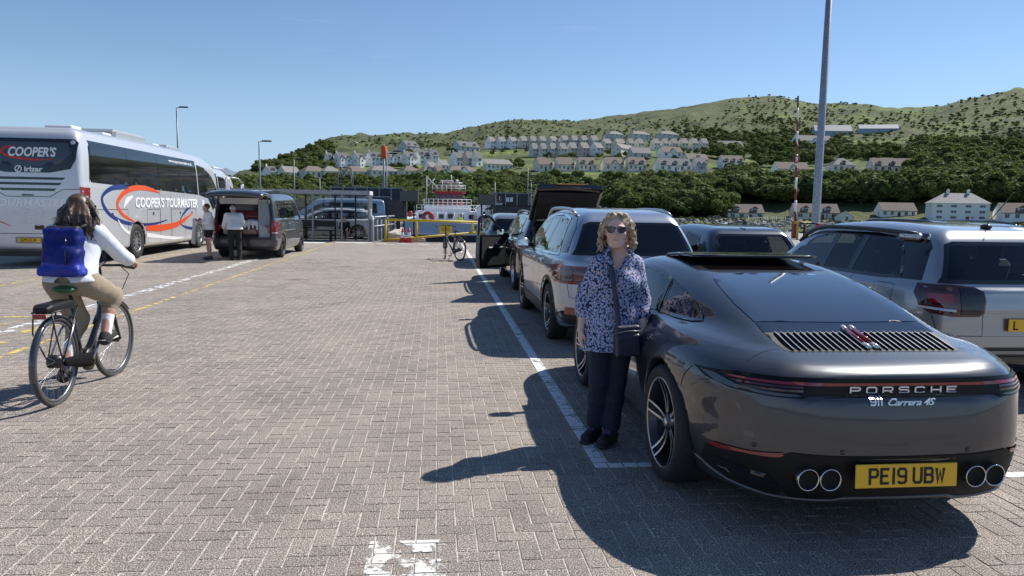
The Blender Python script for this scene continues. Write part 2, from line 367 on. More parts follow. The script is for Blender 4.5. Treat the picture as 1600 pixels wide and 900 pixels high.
def patch(bvh, side, outline, off=.003, step=.05, holes=(), maxd=12, smooth=True):
    """a sheet that follows the body where the outline is projected on it"""
    P = [tuple(map(float, p[:2])) for p in outline]; n = len(P)
    # resample the edge
    E = []
    for i in range(n):
        a = np.array(P[i]); b = np.array(P[(i+1) % n]); m = max(1, int(np.linalg.norm(b-a)/step))
        for j in range(m): E.append(tuple(a+(b-a)*j/m))
    H = []
    for hh in holes:
        q = []; hp = [tuple(map(float, p[:2])) for p in hh]
        for i in range(len(hp)):
            a = np.array(hp[i]); b = np.array(hp[(i+1) % len(hp)]); m = max(1, int(np.linalg.norm(b-a)/step))
            for j in range(m): q.append(tuple(a+(b-a)*j/m))
        H.append(q)
    A = np.array(E); lo = A.min(0); hi = A.max(0)
    gx, gy = np.meshgrid(np.arange(lo[0]+step/2, hi[0], step), np.arange(lo[1]+step/2, hi[1], step)); gx, gy = gx.ravel(), gy.ravel()
    keep = poly_sdf(np.array(E), gx, gy) < -step*.35
    for q in H: keep &= poly_sdf(np.array(q), gx, gy) > step*.35
    pts = E[:]; edges = [(i, (i+1) % len(E)) for i in range(len(E))]
    for q in H:
        b = len(pts); pts += q; edges += [(b+i, b+(i+1) % len(q)) for i in range(len(q))]
    pts += list(zip(gx[keep], gy[keep]))
    r = delaunay_2d_cdt([Vector(p) for p in pts], edges, [], 0, 1e-5)
    vs2, fs = r[0], r[2]
    vv = np.array([(v[0], v[1]) for v in vs2]); o, d = AXD[side]; out = []; okv = []
    for v in vs2:
        p, nrm, _, _ = bvh.ray_cast(to3(side, v[0], v[1]), d, maxd)
        if p is None: out.append(Vector((0, 0, 0))); okv.append(False)
        else:
            if nrm.dot(d) > 0: nrm = -nrm
            out.append(p+nrm*off); okv.append(True)
    F2 = []
    if len(fs):
        cen = np.array([vv[list(f)].mean(0) for f in fs]); ins = poly_sdf(np.array(E), cen[:, 0], cen[:, 1]) < 0
        for q in H: ins &= poly_sdf(np.array(q), cen[:, 0], cen[:, 1]) > 0
        for f, i in zip(fs, ins):
            if not i or not all(okv[k] for k in f): continue
            a, b, c = out[f[0]], out[f[1]], out[f[2]]
            if (b-a).cross(c-a).dot(d) > 0: f = f[::-1]
            F2.append(tuple(f))
    mb = MB(); mb.add(out, F2, smooth); me = mb.mesh('patch', fix=False)
    bm = bmesh.new(); bm.from_mesh(me); bmesh.ops.delete(bm, geom=[v for v in bm.verts if not v.link_faces], context='VERTS'); bm.to_mesh(me); bm.free()
    return me
def line2d(pts, w, closed=False):
    """2D polyline widened to an outline"""
    P = [np.array(p, float) for p in pts]; L, Rr = [], []
    for i, p in enumerate(P):
        d = P[min(i+1, len(P)-1)]-P[max(i-1, 0)]; d = d/(np.linalg.norm(d)+1e-9); nn = np.array([-d[1], d[0]])*w/2; L.append(tuple(p+nn)); Rr.append(tuple(p-nn))
    return L+Rr[::-1]
def shrink(P, d):
    P = np.array([p[:2] for p in P], float); n = len(P); area = sum(P[i][0]*P[(i+1) % n][1]-P[(i+1) % n][0]*P[i][1] for i in range(n)); s = 1 if area > 0 else -1; out = []
    for i in range(n):
        a = P[i]-P[i-1]; b = P[(i+1) % n]-P[i]; a = a/(np.linalg.norm(a)+1e-9); b = b/(np.linalg.norm(b)+1e-9)
        nrm = np.array([-(a+b)[1], (a+b)[0]]); nrm = nrm/(np.linalg.norm(nrm)+1e-9); c = max(.5, nrm@np.array([-a[1], a[0]])); out.append(tuple(P[i]+nrm*s*d/c))
    return out
def rrect(x0, y0, x1, y1, r, n=4):
    o = []
    for cx, cy, a in ((x1-r, y1-r, 0), (x0+r, y1-r, 90), (x0+r, y0+r, 180), (x1-r, y0+r, 270)):
        for i in range(n+1): t = R(a+90*i/n); o.append((cx+r*math.cos(t), cy+r*math.sin(t)))
    return o
def circ(cx, cy, r, n=20, ry=None): return [(cx+r*math.cos(2*math.pi*i/n), cy+(ry or r)*math.sin(2*math.pi*i/n)) for i in range(n)]
def mir(P): return [(-p[0], *p[1:]) for p in P][::-1]
# ------------------------------------------------------------------ quay paving
def tex_nodes(m):
    n = m.node_tree; return n, n.nodes['Principled BSDF']
def paver_material(name, plain=False):
    m = mat(name, (.2, .19, .18), .88); n, b = tex_nodes(m); N = n.nodes.new; Lk = n.links.new
    geo = N('ShaderNodeNewGeometry'); pos = geo.outputs['Position']
    def noise(sc, det, dist=0):
        s = N('ShaderNodeTexNoise'); s.inputs['Scale'].default_value = sc; s.inputs['Detail'].default_value = det; s.inputs['Distortion'].default_value = dist; Lk(pos, s.inputs['Vector']); return s.outputs[0]
    def ramp(src, stops):
        r = N('ShaderNodeValToRGB'); e = r.color_ramp.elements; e[0].position, e[0].color = stops[0][0], (*stops[0][1], 1); e[1].position, e[1].color = stops[-1][0], (*stops[-1][1], 1)
        for p, c in stops[1:-1]: q = e.new(p); q.color = (*c, 1)
        Lk(src, r.inputs[0]); return r.outputs[0]
    def mix(a, bb, f, mode='MULTIPLY'):
        x = N('ShaderNodeMixRGB'); x.blend_type = mode
        if isinstance(f, float): x.inputs[0].default_value = f
        else: Lk(f, x.inputs[0])
        Lk(a, x.inputs[1]); Lk(bb, x.inputs[2]); return x.outputs[0]
    speck = ramp(noise(150, 4), [(.36, (.040, .034, .030)), (.46, (.19, .165, .143)), (.56, (.325, .285, .248)), (.66, (.78, .71, .63))])
    blot = ramp(noise(1.1, 5, .6), [(.3, (.84, .83, .82)), (.5, (.98, .97, .96)), (.7, (1.10, 1.08, 1.04))])
    big = ramp(noise(.16, 3), [(.3, (.90, .90, .91)), (.7, (1.06, 1.05, 1.03))])
    c = mix(mix(speck, blot, 1.0), big, 1.0)
    stain = ramp(noise(.75, 6, 1.5), [(.62, (1, 1, 1)), (.72, (.80, .79, .78))]); c = mix(c, stain, 1.0)
    vo = N('ShaderNodeTexVoronoi'); vo.inputs['Scale'].default_value = .55; vo.inputs['Randomness'].default_value = 1; nd = N('ShaderNodeTexNoise'); nd.inputs['Scale'].default_value = 5; nd.inputs['Detail'].default_value = 5; Lk(pos, nd.inputs[0])
    va = N('ShaderNodeVectorMath'); va.operation = 'MULTIPLY_ADD'; va.inputs[1].default_value = (.5, .5, 0); Lk(nd.outputs['Color'], va.inputs[0]); Lk(pos, va.inputs[2]); Lk(va.outputs[0], vo.inputs['Vector'])
    spot = ramp(vo.outputs['Distance'], [(.04, (.62, .60, .59)), (.11, (.86, .85, .84)), (.16, (1, 1, 1))]); c = mix(c, spot, 1.0)
    if not plain:
        oi = N('ShaderNodeObjectInfo'); ad = N('ShaderNodeMath'); ad.operation = 'ADD'; Lk(oi.outputs['Random'], ad.inputs[0]); Lk(geo.outputs['Random Per Island'], ad.inputs[1])
        fr = N('ShaderNodeMath'); fr.operation = 'FRACT'; Lk(ad.outputs[0], fr.inputs[0])
        v = ramp(fr.outputs[0], [(0, (.88, .87, .87)), (.35, (.96, .955, .95)), (.7, (1.02, 1.01, 1.0)), (1, (1.10, 1.08, 1.06))]); c = mix(c, v, 1.0)
    Lk(c, b.inputs['Base Color'])
    bu = N('ShaderNodeBump'); bu.inputs['Strength'].default_value = .7; bu.inputs['Distance'].default_value = .003; Lk(noise(260, 4), bu.inputs['Height']); Lk(bu.outputs[0], b.inputs['Normal'])
    return m
PAVE = paver_material('concrete_paver'); PAVEF = paver_material('far_paving', True)
SAND = mat('joint_sand', (.50, .455, .40), .95, noise=(90, .35))
GX0, GX1, GY0, GY1 = -40.0, 60.0, -14.0, 34.6
ground = None
def make_ground():
    global ground
    m = MB(); m.bb((GX0, GY0, -4.6), (GX1, GY1, -.30)); wallm = mat('quay_concrete', (.26, .25, .235), .9, noise=(1.5, .3), bump=(30, .5))
    # quay body: left apron and right pier go further out than the lane
    m.bb((-40, 34.6, -4.6), (-2.4, 47, -.30)); m.bb((13.0, 34.6, -4.6), (60, 62, -.30))
    m.build('quay', wallm); bpy.data.objects['quay']['kind'] = 'structure'
    s = MB(); z = -.0035
    s.add([(GX0, GY0, z), (GX1, GY0, z), (GX1, GY1, z), (GX0, GY1, z)], [(0, 1, 2, 3)])
    ground = s.build('ground', SAND); tag(ground, kind='structure')
    sk = MB(); sk.bb((GX0, GY0, -.32), (GX1, GY1, -.02)); o = sk.build('paving_bed', wallm, ground)
    # herringbone 100 x 200 pavers
    U = .1; R_ = 23.0
    nx0, nx1, ny0, ny1 = int(-17/U), int(19/U), int(1.2/U), int(R_/U)
    X, Y = np.meshgrid(np.arange(nx0, nx1), np.arange(ny0, ny1), indexing='ij'); X = X.ravel(); Y = Y.ravel()
    k = (X-Y) % 4; hor = k == 0; ver = k == 3
    cx = np.concatenate([(X[hor]+1)*U, (X[ver]+.5)*U]); cy = np.concatenate([(Y[hor]+.5)*U, (Y[ver]+1)*U]); isv = np.concatenate([np.zeros(hor.sum(), bool), np.ones(ver.sum(), bool)])
    ang = np.arctan2(cx, cy)-YAW; keep = (np.abs(ang) < R(37.5)) & (np.hypot(cx, cy) < R_) | ((np.abs(cx) < 6) & (cy < 5))
    cx, cy, isv = cx[keep], cy[keep], isv[keep]
    rng = np.random.default_rng(3)
    # beyond the built pavers the same paving as one sheet
    d = np.hypot(cx, cy); a2 = np.arctan2(cx, cy)-YAW
    undercar = (cx > 1.45) & (cx < 3.2) & (cy > 3.6)
    vis = (np.abs(a2) < R(33.5)) & (d > 2.95) & ~undercar
    order = np.argsort(np.where(vis, d, 1e9))[:300]; near = np.zeros(len(cx), bool); near[order] = True
    hx = np.where(isv, .0488, .0988); hy = np.where(isv, .0988, .0488)
    def pv(cx, cy, hx, hy, tz, tx, ty):
        n = len(cx); V = np.zeros((n, 8, 3)); b = .0045
        for i, (sx, sy) in enumerate(((-1, -1), (1, -1), (1, 1), (-1, 1))):
            V[:, i] = np.stack([cx+sx*(hx-b), cy+sy*(hy-b), tz+tx*sx*(hx-b)+ty*sy*(hy-b)], 1)
            V[:, 4+i] = np.stack([cx+sx*hx, cy+sy*hy, np.full(n, -.0045)], 1)
        base = np.array([(0, 1, 2, 3), (4, 5, 1, 0), (5, 6, 2, 1), (6, 7, 3, 2), (7, 4, 0, 3)])
        return V.reshape(-1, 3), (np.arange(n)[:, None, None]*8+base[None]).reshape(-1, 4)
    n = len(cx); tz = rng.normal(0, .0006, n); tx = rng.normal(0, .009, n); ty = rng.normal(0, .007, n)
    m_ = ~near; V, Q = pv(cx[m_], cy[m_], hx[m_], hy[m_], tz[m_], tx[m_], ty[m_])
    o = link('pavers', np_mesh('pavers', V, Q, False, PAVE), ground); o['kind'] = 'stuff'
    V, Q = pv(np.zeros(1), np.zeros(1), np.array([.0988]), np.array([.0488]), np.zeros(1), np.zeros(1), np.zeros(1)); pm = np_mesh('paver', V, Q, False, PAVE)
    for i in order:
        o = bpy.data.objects.new('paver', pm); COL.objects.link(o); o.parent = ground; o.location = (cx[i], cy[i], tz[i]); o.rotation_euler = (ty[i] if not isv[i] else tx[i], -tx[i], math.pi/2 if isv[i] else 0)
    f = MB(); 
    th = [YAW+R(37.5)*(-1+2*i/24) for i in range(25)]; zf = -.001
    arc = [((R_-.05)*math.sin(t), (R_-.05)*math.cos(t), zf) for t in th]
    # sheet pieces round the fan of built pavers
    L = [(GX0, GY0), (GX0, GY1), (GX1, GY1), (GX1, GY0)]
    f.add([(GX0, GY1, zf), *arc, (GX1, GY1, zf)], [tuple(range(len(arc)+2))])
    tl = th[0]; tr = th[-1]
    f.add([(GX0, GY1, zf), (GX0, 1.2, zf), (-6.0, 1.2, zf), (-6.0, 5.0, zf), (-5.0*math.tan(-tl), 5.0, zf), arc[0]], [(0, 1, 2, 3, 4, 5)])
    xr = 5.0*math.tan(tr)
    f.add([(GX1, GY1, zf), arc[-1], (xr, 5.0, zf), (6.0, 5.0, zf), (6.0, 1.2, zf), (GX1, 1.2, zf)], [(0, 1, 2, 3, 4, 5)])
    f.add([(GX0, 1.2, zf), (GX0, GY0, zf), (GX1, GY0, zf), (GX1, 1.2, zf)], [(0, 1, 2, 3)])
    link('far_paving', f.mesh('far_paving', PAVEF, fix=False), ground)
    return cx, cy, hx, hy, tz, R_
PV = make_ground()
def paint_mat(name, col, wear, scale=9.):
    m = mat(name, col, .7, noise=(30, .12)); n, b = tex_nodes(m); N = n.nodes.new
    g = N('ShaderNodeNewGeometry'); s = N('ShaderNodeTexNoise'); s.inputs['Scale'].default_value = scale; s.inputs['Detail'].default_value = 8; s.inputs['Roughness'].default_value = .7
    n.links.new(g.outputs['Position'], s.inputs[0]); r = N('ShaderNodeValToRGB'); r.color_ramp.elements[0].position = wear-.025; r.color_ramp.elements[1].position = wear+.035
    n.links.new(s.outputs[0], r.inputs[0]); n.links.new(r.outputs[0], b.inputs['Alpha']); return m
def marking(name, rects, m, label=None):
    """paint on the paver tops inside axis-aligned rectangles"""
    cx, cy, hx, hy, tz, R_ = PV; V = []; Fc = []
    for x0, y0, x1, y1 in rects:
        s = (cx+hx > x0) & (cx-hx < x1) & (cy+hy > y0) & (cy-hy < y1)
        for a, b, c, d, t in zip(cx[s], cy[s], hx[s]-.003, hy[s]-.003, tz[s]):
            u0, u1, v0, v1 = max(a-c, x0), min(a+c, x1), max(b-d, y0), min(b+d, y1)
            if u1-u0 < .004 or v1-v0 < .004: continue
            k = len(V); z = t+.0024; V += [(u0, v0, z), (u1, v0, z), (u1, v1, z), (u0, v1, z)]; Fc.append((k, k+1, k+2, k+3))
        # past the built pavers
        yf = y0
        if math.hypot((x0+x1)/2, y1) > R_-.2:
            yf = max(y0, math.sqrt(max(0, (R_-.3)**2-((x0+x1)/2)**2))); k = len(V); V += [(x0, yf, .004), (x1, yf, .004), (x1, y1, .004), (x0, y1, .004)]; Fc.append((k, k+1, k+2, k+3))
    mb = MB(); mb.add(V, Fc); o = link(name, mb.mesh(name, m, fix=False), ground); return o
WLINE = paint_mat('worn_white_paint', (.72, .72, .70), .40, 7); WLINE2 = paint_mat('very_worn_white_paint', (.72, .72, .70), .50, 5); YLINE = paint_mat('worn_yellow_paint', (.62, .47, .14), .49, 6)
marking('white_line', [(1.01, 4.50, 1.115, 34.0)], WLINE)
marking('white_line', [(1.115, 4.50, 1.62, 4.585)], WLINE)
marking('white_line', [(3.50, 4.2, 3.60, 34.0), (3.60, 4.2, 4.0, 4.29)], WLINE)
marking('white_line', [(6.35, 4.0, 6.45, 34.0)], WLINE)
marking('white_patch', [(-.325, 3.02, .045, 3.535)], paint_mat('flaked_white_paint', (.66, .65, .61), .505, 9))
marking('white_line', [(-5.48, 9.0, -5.28, 23.2)], WLINE2)
marking('yellow_line', [(-4.61, 6.5, -4.52, 34.0)], YLINE)
marking('yellow_line', [(-8.36, 10.0, -8.27, 34)], YLINE)
marking('yellow_mark', [(-5.2, 9.6, -5.0, 10.5), (-5.9, 10.2, -5.5, 10.3), (-6.1, 10.9, -5.3, 11.0), (-6.3, 11.8, -5.6, 11.9), (-5.5, 8.9, -4.9, 9.0)], YLINE)
marking('white_dash', [(-3.6+i*.9, 32.6, -3.15+i*.9, 32.85) for i in range(9)], WLINE)
marking('white_dash', [(-3.2+i*.9, 31.9, -2.75+i*.9, 32.1) for i in range(7)], WLINE2)
marking('white_line', [(-6.6, 32.4, -4.9, 33.3), (-4.6, 33.0, -2.9, 33.5), (-9, 32.4, -6.9, 33.0)], WLINE)
# apron left of the lane and the pier on the right, and the water
def sheets():
    a = MB(); a.bb((-40, 34.6, -.30), (-2.4, 47, .0)); tag(a.build('pavement', mat('asphalt', (.095, .095, .095), .9, noise=(25, .25), bump=(80, .5))), kind='structure')
    b = MB(); b.bb((13, 34.6, -.30), (60, 62, .0)); tag(b.build('pier', mat('pier_concrete', (.27, .26, .245), .9, noise=(3, .2), bump=(30, .4))), kind='structure')
    w_ = MB(); w_.add([(-3000, -400, -3.9), (3000, -400, -3.9), (3000, 3000, -3.9), (-3000, 3000, -3.9)], [(0, 1, 2, 3)])
    m = mat('sea_water', (.012, .03, .035), .08, bump=(1.2, .6), spec=.6, coords='Object'); tag(w_.build('water', m), kind='structure')
    l = MB(); l.add([(-3000, -2500, -.5), (3000, -2500, -.5), (3000, -14, -.5), (-3000, -14, -.5)], [(0, 1, 2, 3)]); tag(l.build('hinterland', mat('hinterland_ground', (.12, .12, .11), .9, noise=(.05, .3))), kind='structure')
sheets()
# ------------------------------------------------------------------ hills
SKYL = [(-900, 342), (270, 340), (330, 300), (375, 273), (400, 266), (420, 259), (440, 251), (470, 238), (500, 222), (530, 213), (560, 211), (640, 209), (690, 209), (715, 203), (740, 196), (760, 191), (800, 187), (850, 187), (870, 190), (900, 191), (930, 187), (960, 182), (1000, 176), (1050, 170), (1100, 162), (1150, 154), (1200, 150), (1225, 153), (1250, 160), (1280, 163), (1340, 163), (1420, 169), (1460, 165), (1500, 151), (1540, 142), (1570, 138), (1600, 139), (1700, 130), (1850, 140), (2150, 150), (2600, 200)]
CX = [290, 375, 440, 500, 600, 700, 800, 900, 1000, 1100, 1200, 1300, 1400, 1500, 1600, 2600]
ROWS = {300: [340, 304, 304, 303, 303, 303, 305, 305, 304, 303, 303, 305, 305, 306, 306, 312],
        345: [340, 285, 282, 281, 281, 281, 279, 276, 275, 278, 284, 282, 280, 284, 286, 292],
        380: [340, 279, 278, 277, 277, 277, 269, 268, 268, 270, 276, 272, 270, 274, 278, 285],
        430: [340, 276, 268, 261, 259, 258, 253, 249, 247, 252, 263, 262, 256, 258, 262, 275],
        480: [340, 275, 264, 252, 246, 245, 238, 235, 235, 238, 250, 250, 242, 244, 246, 262],
        560: [340, 274, 257, 243, 236, 232, 220, 219, 219, 222, 232, 234, 226, 223, 222, 240]}
def _noise2(x, y, seed):
    r = np.random.default_rng(seed).random((97, 97)); xi, yi = np.floor(x).astype(int), np.floor(y).astype(int); fx, fy = x-xi, y-yi; fx = fx*fx*(3-2*fx); fy = fy*fy*(3-2*fy)
    g = lambda a, b: r[a % 97, b % 97]
    return (g(xi, yi)*(1-fx)+g(xi+1, yi)*fx)*(1-fy)+(g(xi, yi+1)*(1-fx)+g(xi+1, yi+1)*fx)*fy-.5
def terrain():
    pxs = np.concatenate([np.concatenate([np.arange(-900, 100, 25), np.arange(100, 1700, 4)]), np.arange(1700, 2600, 20)]); ds = np.concatenate([[205, 212, 219, 226, 236, 246, 258], np.arange(270, 600, 7), np.arange(600, 905, 14), np.arange(920, 1400, 60)])
    sky_ = np.interp(pxs, *np.array(SKYL).T); rows = {d: np.interp(pxs, CX, v) for d, v in ROWS.items()}
    azz = []; el = lambda px, py: None
    V = np.zeros((len(pxs), len(ds), 3)); kd = [300, 345, 380, 430, 480, 560, 700, 900]
    for i, px in enumerate(pxs):
        zs = []
        for d in kd:
            if d <= 560: py = rows[d][i]
            elif d == 700: py = rows[560][i]*.48+sky_[i]*.52
            else: py = sky_[i]
            zs.append(dp(px, min(py, rows[560][i]) if d > 560 else py, d).z)
        q = _ray(px, 300); a = math.atan2(q[0], q[1])
        z = np.interp(ds, [205, 222, 236, 262]+kd+[1400], [-6.5, -1.8, -1.0, -.45]+zs+[zs[-1]*.3])
        V[i, :, 0] = np.sin(a)*ds; V[i, :, 1] = np.cos(a)*ds; V[i, :, 2] = z
    x, y = V[..., 0], V[..., 1]; D = np.hypot(x, y); n = _noise2(x/60, y/60, 1)*1.0+_noise2(x/24, y/24, 2)*.6+_noise2(x/9, y/9, 3)*.35+_noise2(x/4, y/4, 5)*.16
    amp = np.interp(D, [220, 262, 330, 420, 560, 700, 880, 1000], [.15, .7, .7, .9, 4.0, 7.0, 4.2, 8]); V[..., 2] += n*amp
    crag = np.clip(_noise2(x/18, y/18, 9)*2.2+_noise2(x/7, y/7, 10), 0, 1)*np.interp(D, [560, 620, 900], [0, 2.6, 2.2]); V[..., 2] += crag
    nx, ny = len(pxs), len(ds); I = (np.arange(nx-1)[:, None]*ny+np.arange(ny-1)[None]).ravel(); Q = np.stack([I, I+ny, I+ny+1, I+1], 1)
    me = np_mesh('hill', V.reshape(-1, 3), Q, True)
    m = mat('hill_ground', (.07, .085, .03), .95); nn, b = tex_nodes(m); N = nn.nodes.new; Lk = nn.links.new
    g = N('ShaderNodeNewGeometry')
    def noi(sc, det, ro=.6):
        s = N('ShaderNodeTexNoise'); s.inputs['Scale'].default_value = sc; s.inputs['Detail'].default_value = det; s.inputs['Roughness'].default_value = ro; Lk(g.outputs['Position'], s.inputs[0]); return s.outputs[0]
    r1 = N('ShaderNodeValToRGB'); e = r1.color_ramp.elements; e[0].position = .36; e[0].color = (.030, .048, .014, 1); e[1].position = .66; e[1].color = (.135, .165, .042, 1)
    for p, c in ((.44, (.052, .072, .022, 1)), (.51, (.095, .116, .034, 1)), (.57, (.078, .088, .034, 1))): q = e.new(p); q.color = c
    Lk(noi(.045, 12, .72), r1.inputs[0])
    r2 = N('ShaderNodeValToRGB'); e = r2.color_ramp.elements; e[0].position = .57; e[0].color = (0, 0, 0, 1); e[1].position = .66; e[1].color = (1, 1, 1, 1); Lk(noi(.03, 10, .75), r2.inputs[0])
    rock = N('ShaderNodeRGB'); rock.outputs[0].default_value = (.075, .072, .062, 1); mx1 = N('ShaderNodeMixRGB'); Lk(r2.outputs[0], mx1.inputs[0]); Lk(r1.outputs[0], mx1.inputs[1]); Lk(rock.outputs[0], mx1.inputs[2])
    at = N('ShaderNodeAttribute'); at.attribute_name = 'meadow'; mx2 = N('ShaderNodeMixRGB'); Lk(at.outputs['Fac'], mx2.inputs[0]); Lk(mx1.outputs[0], mx2.inputs[1])
    gr = N('ShaderNodeValToRGB'); e = gr.color_ramp.elements; e[0].position = .35; e[0].color = (.055, .090, .018, 1); e[1].position = .65; e[1].color = (.20, .27, .045, 1); Lk(noi(.18, 6), gr.inputs[0]); Lk(gr.outputs[0], mx2.inputs[2])
    Lk(mx2.outputs[0], b.inputs['Base Color']); bu = N('ShaderNodeBump'); bu.inputs['Strength'].default_value = 1.; bu.inputs['Distance'].default_value = 2.2; Lk(noi(.22, 8, .7), bu.inputs['Height']); Lk(bu.outputs[0], b.inputs['Normal'])
    at_ = me.attributes.new('meadow', 'FLOAT', 'POINT'); px2 = np.repeat(pxs[:, None], ny, 1)
    mea = np.clip(_noise2(x/22, y/14, 21)*3+.3, 0, 1)*((D > 325) & (D < 500))*1.0+np.clip(_noise2(x/15, y/9, 22)*4+.9, 0, 1)*((D > 300) & (D < 378) & (px2 < 1130))+np.clip(_noise2(x/30, y/20, 24)*4-.3, 0, 1)*((D > 520) & (px2 > 1150))*.7
    mea += ((D > 222) & (D < 250))*.8
    at_.data.foreach_set('value', np.clip(mea, 0, 1).astype(np.float32).ravel()); me.materials.append(m)
    o = link('hill', me); tag(o, kind='structure')
    bv = BVHTree.FromPolygons([tuple(v) for v in V.reshape(-1, 3)], [tuple(q) for q in Q.tolist()])
    # distant mountain left, the blue of the haze painted into its colour
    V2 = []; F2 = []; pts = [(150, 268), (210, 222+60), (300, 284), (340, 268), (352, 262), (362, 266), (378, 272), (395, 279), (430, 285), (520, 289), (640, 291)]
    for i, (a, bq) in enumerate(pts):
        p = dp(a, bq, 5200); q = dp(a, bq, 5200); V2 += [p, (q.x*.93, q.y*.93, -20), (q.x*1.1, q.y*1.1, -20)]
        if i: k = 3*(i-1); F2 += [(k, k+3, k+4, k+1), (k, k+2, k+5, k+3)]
    mb = MB(); mb.add(V2, F2, True); tag(mb.build('mountain', mat('haze_blue_mountain', (.14, .19, .24), .95, noise=(.002, .25))), kind='structure')
    return bv
HILL = terrain()
def hit(px, py):
    d = Vector(_ray(px, py)).normalized(); q, n, _, dist = HILL.ray_cast(Vector(CPOS)+d*200, d, 1500)
    return q
def hz(x, y):
    q, _, _, _ = HILL.ray_cast(Vector((x, y, 500)), Vector((0, 0, -1)), 900)
    return None if q is None else q.z
# ------------------------------------------------------------------ trees
FOL = []
for nm, c1, c2 in (('foliage_dark', (.048, .076, .022), (.125, .175, .050)), ('foliage_mid', (.062, .095, .024), (.160, .205, .058)), ('foliage_light', (.085, .115, .032), (.20, .235, .07))):
    m = mat(nm, c1, .7); n, b = tex_nodes(m); g = n.nodes.new('ShaderNodeNewGeometry'); oi = n.nodes.new('ShaderNodeObjectInfo'); r = n.nodes.new('ShaderNodeValToRGB')
    r.color_ramp.elements[0].color = (*c1, 1); r.color_ramp.elements[1].color = (*c2, 1); s = n.nodes.new('ShaderNodeTexNoise'); s.inputs['Scale'].default_value = 1.1; s.inputs['Detail'].default_value = 2
    a = n.nodes.new('ShaderNodeMath'); a.operation = 'MULTIPLY_ADD'; a.inputs[1].default_value = .5; n.links.new(g.outputs['Random Per Island'], a.inputs[0]); m2 = n.nodes.new('ShaderNodeMath'); m2.operation = 'MULTIPLY'; m2.inputs[1].default_value = .5
    n.links.new(oi.outputs['Random'], m2.inputs[0]); n.links.new(m2.outputs[0], a.inputs[2]); n.links.new(a.outputs[0], r.inputs[0]); n.links.new(r.outputs[0], b.inputs['Base Color'])
    b.inputs['Specular IOR Level'].default_value = .15
    tl = n.nodes.new('ShaderNodeBsdfTranslucent'); n.links.new(r.outputs[0], tl.inputs[0]); mi = n.nodes.new('ShaderNodeMixShader'); mi.inputs[0].default_value = .35; n.links.new(b.outputs[0], mi.inputs[1]); n.links.new(tl.outputs[0], mi.inputs[2]); n.links.new(mi.outputs[0], n.nodes['Material Output'].inputs[0]); FOL.append(m)
BARK = mat('bark', (.09, .075, .06), .9, noise=(3, .3))
def crown_mesh(seed, m, n=520, flat=.8, leaf=.145):
    rng = np.random.default_rng(seed); k = 9
    bl = [(rng.normal(0, .36), rng.normal(0, .36), .95+rng.normal(0, .28)*flat, rng.uniform(.34, .58)) for _ in range(k)]+[(0, 0, .85, .7)]
    c = []; 
    while len(c) < n:
        b = bl[rng.integers(len(bl))]; v = rng.normal(size=3); v /= np.linalg.norm(v)
        if v[2] < -.5: continue
        p = np.array(b[:3])+v*b[3]*rng.uniform(.86, 1.08)*np.array([1, 1, .85])
        if p[2] < .12: continue
        if any(np.linalg.norm((p-np.array(q[:3]))/np.array([1, 1, .85])) < q[3]*.78 for q in bl): continue
        c.append((p, v))
    V = []; Fc = []
    for p, v in c:
        nrm = v+rng.normal(0, .5, 3)+np.array([0, 0, .2]); nrm /= np.linalg.norm(nrm); t = np.cross(nrm, rng.normal(size=3)); t /= np.linalg.norm(t); u = np.cross(nrm, t); s = leaf*rng.uniform(.6, 1.25)
        k0 = len(V); V += [p+t*s, p+u*s*.7+nrm*s*.25, p-t*s, p-u*s*.7-nrm*s*.1]; Fc.append((k0, k0+1, k0+2, k0+3))
    me = np_mesh('crown', np.array(V), np.array(Fc), False, m); return me
CROWNS = [crown_mesh(i, FOL[i % 3], 760) for i in range(6)]
tm = MB(); tm.tube([(0, 0, -.35), (.02, .01, .35), (-.03, .02, .8)], [.075, .055, .03], 6)
for q in ((.35, .1, .85), (-.3, .2, .9), (.05, -.35, .8), (-.15, -.2, 1.05)): tm.tube([(0, 0, .35), (q[0]*.5, q[1]*.5, .6), q], [.035, .025, .012], 5)
TRUNK = tm.mesh('trunk', BARK)
NTREE = [0]
def tree(p, s, k, name, label, group):
    t = thing(name, label, 'tree' if name.endswith('tree') else 'bush', p, random.uniform(0, 6.28), group, (s*random.uniform(.85, 1.15), s*random.uniform(.85, 1.15), s*random.uniform(.8, 1.1)))
    link('crown', CROWNS[k], t); link('trunk', TRUNK, t); NTREE[0] += 1; return t
# ------------------------------------------------------------------ houses
HW = [mat('render_white', (.86, .86, .85), .85, noise=(.6, .06)), mat('render_cream', (.72, .69, .60), .85, noise=(.6, .08)), mat('render_grey', (.58, .58, .57), .85, noise=(.6, .1)), mat('render_pink', (.60, .52, .46), .85), mat('render_blue', (.35, .42, .50), .8)]
HR = [mat('slate_roof', (.075, .078, .088), .75, noise=(2.5, .25)), mat('brown_tile_roof', (.155, .125, .105), .85, noise=(2.5, .22)), mat('grey_tile_roof', (.20, .19, .18), .85, noise=(2.5, .2)), mat('pale_sheet_roof', (.30, .31, .33), .6), mat('weathered_slate_roof', (.30, .29, .28), .8, noise=(3, .3))]
PANE = mat('window_pane', (.02, .028, .038), .08, spec=.8); FRAME = mat('window_frame', (.70, .70, .70), .5); DOORM = mat('house_door', (.12, .05, .04), .5); STONE = mat('chimney_stone', (.42, .39, .34), .9)
WINM = {}
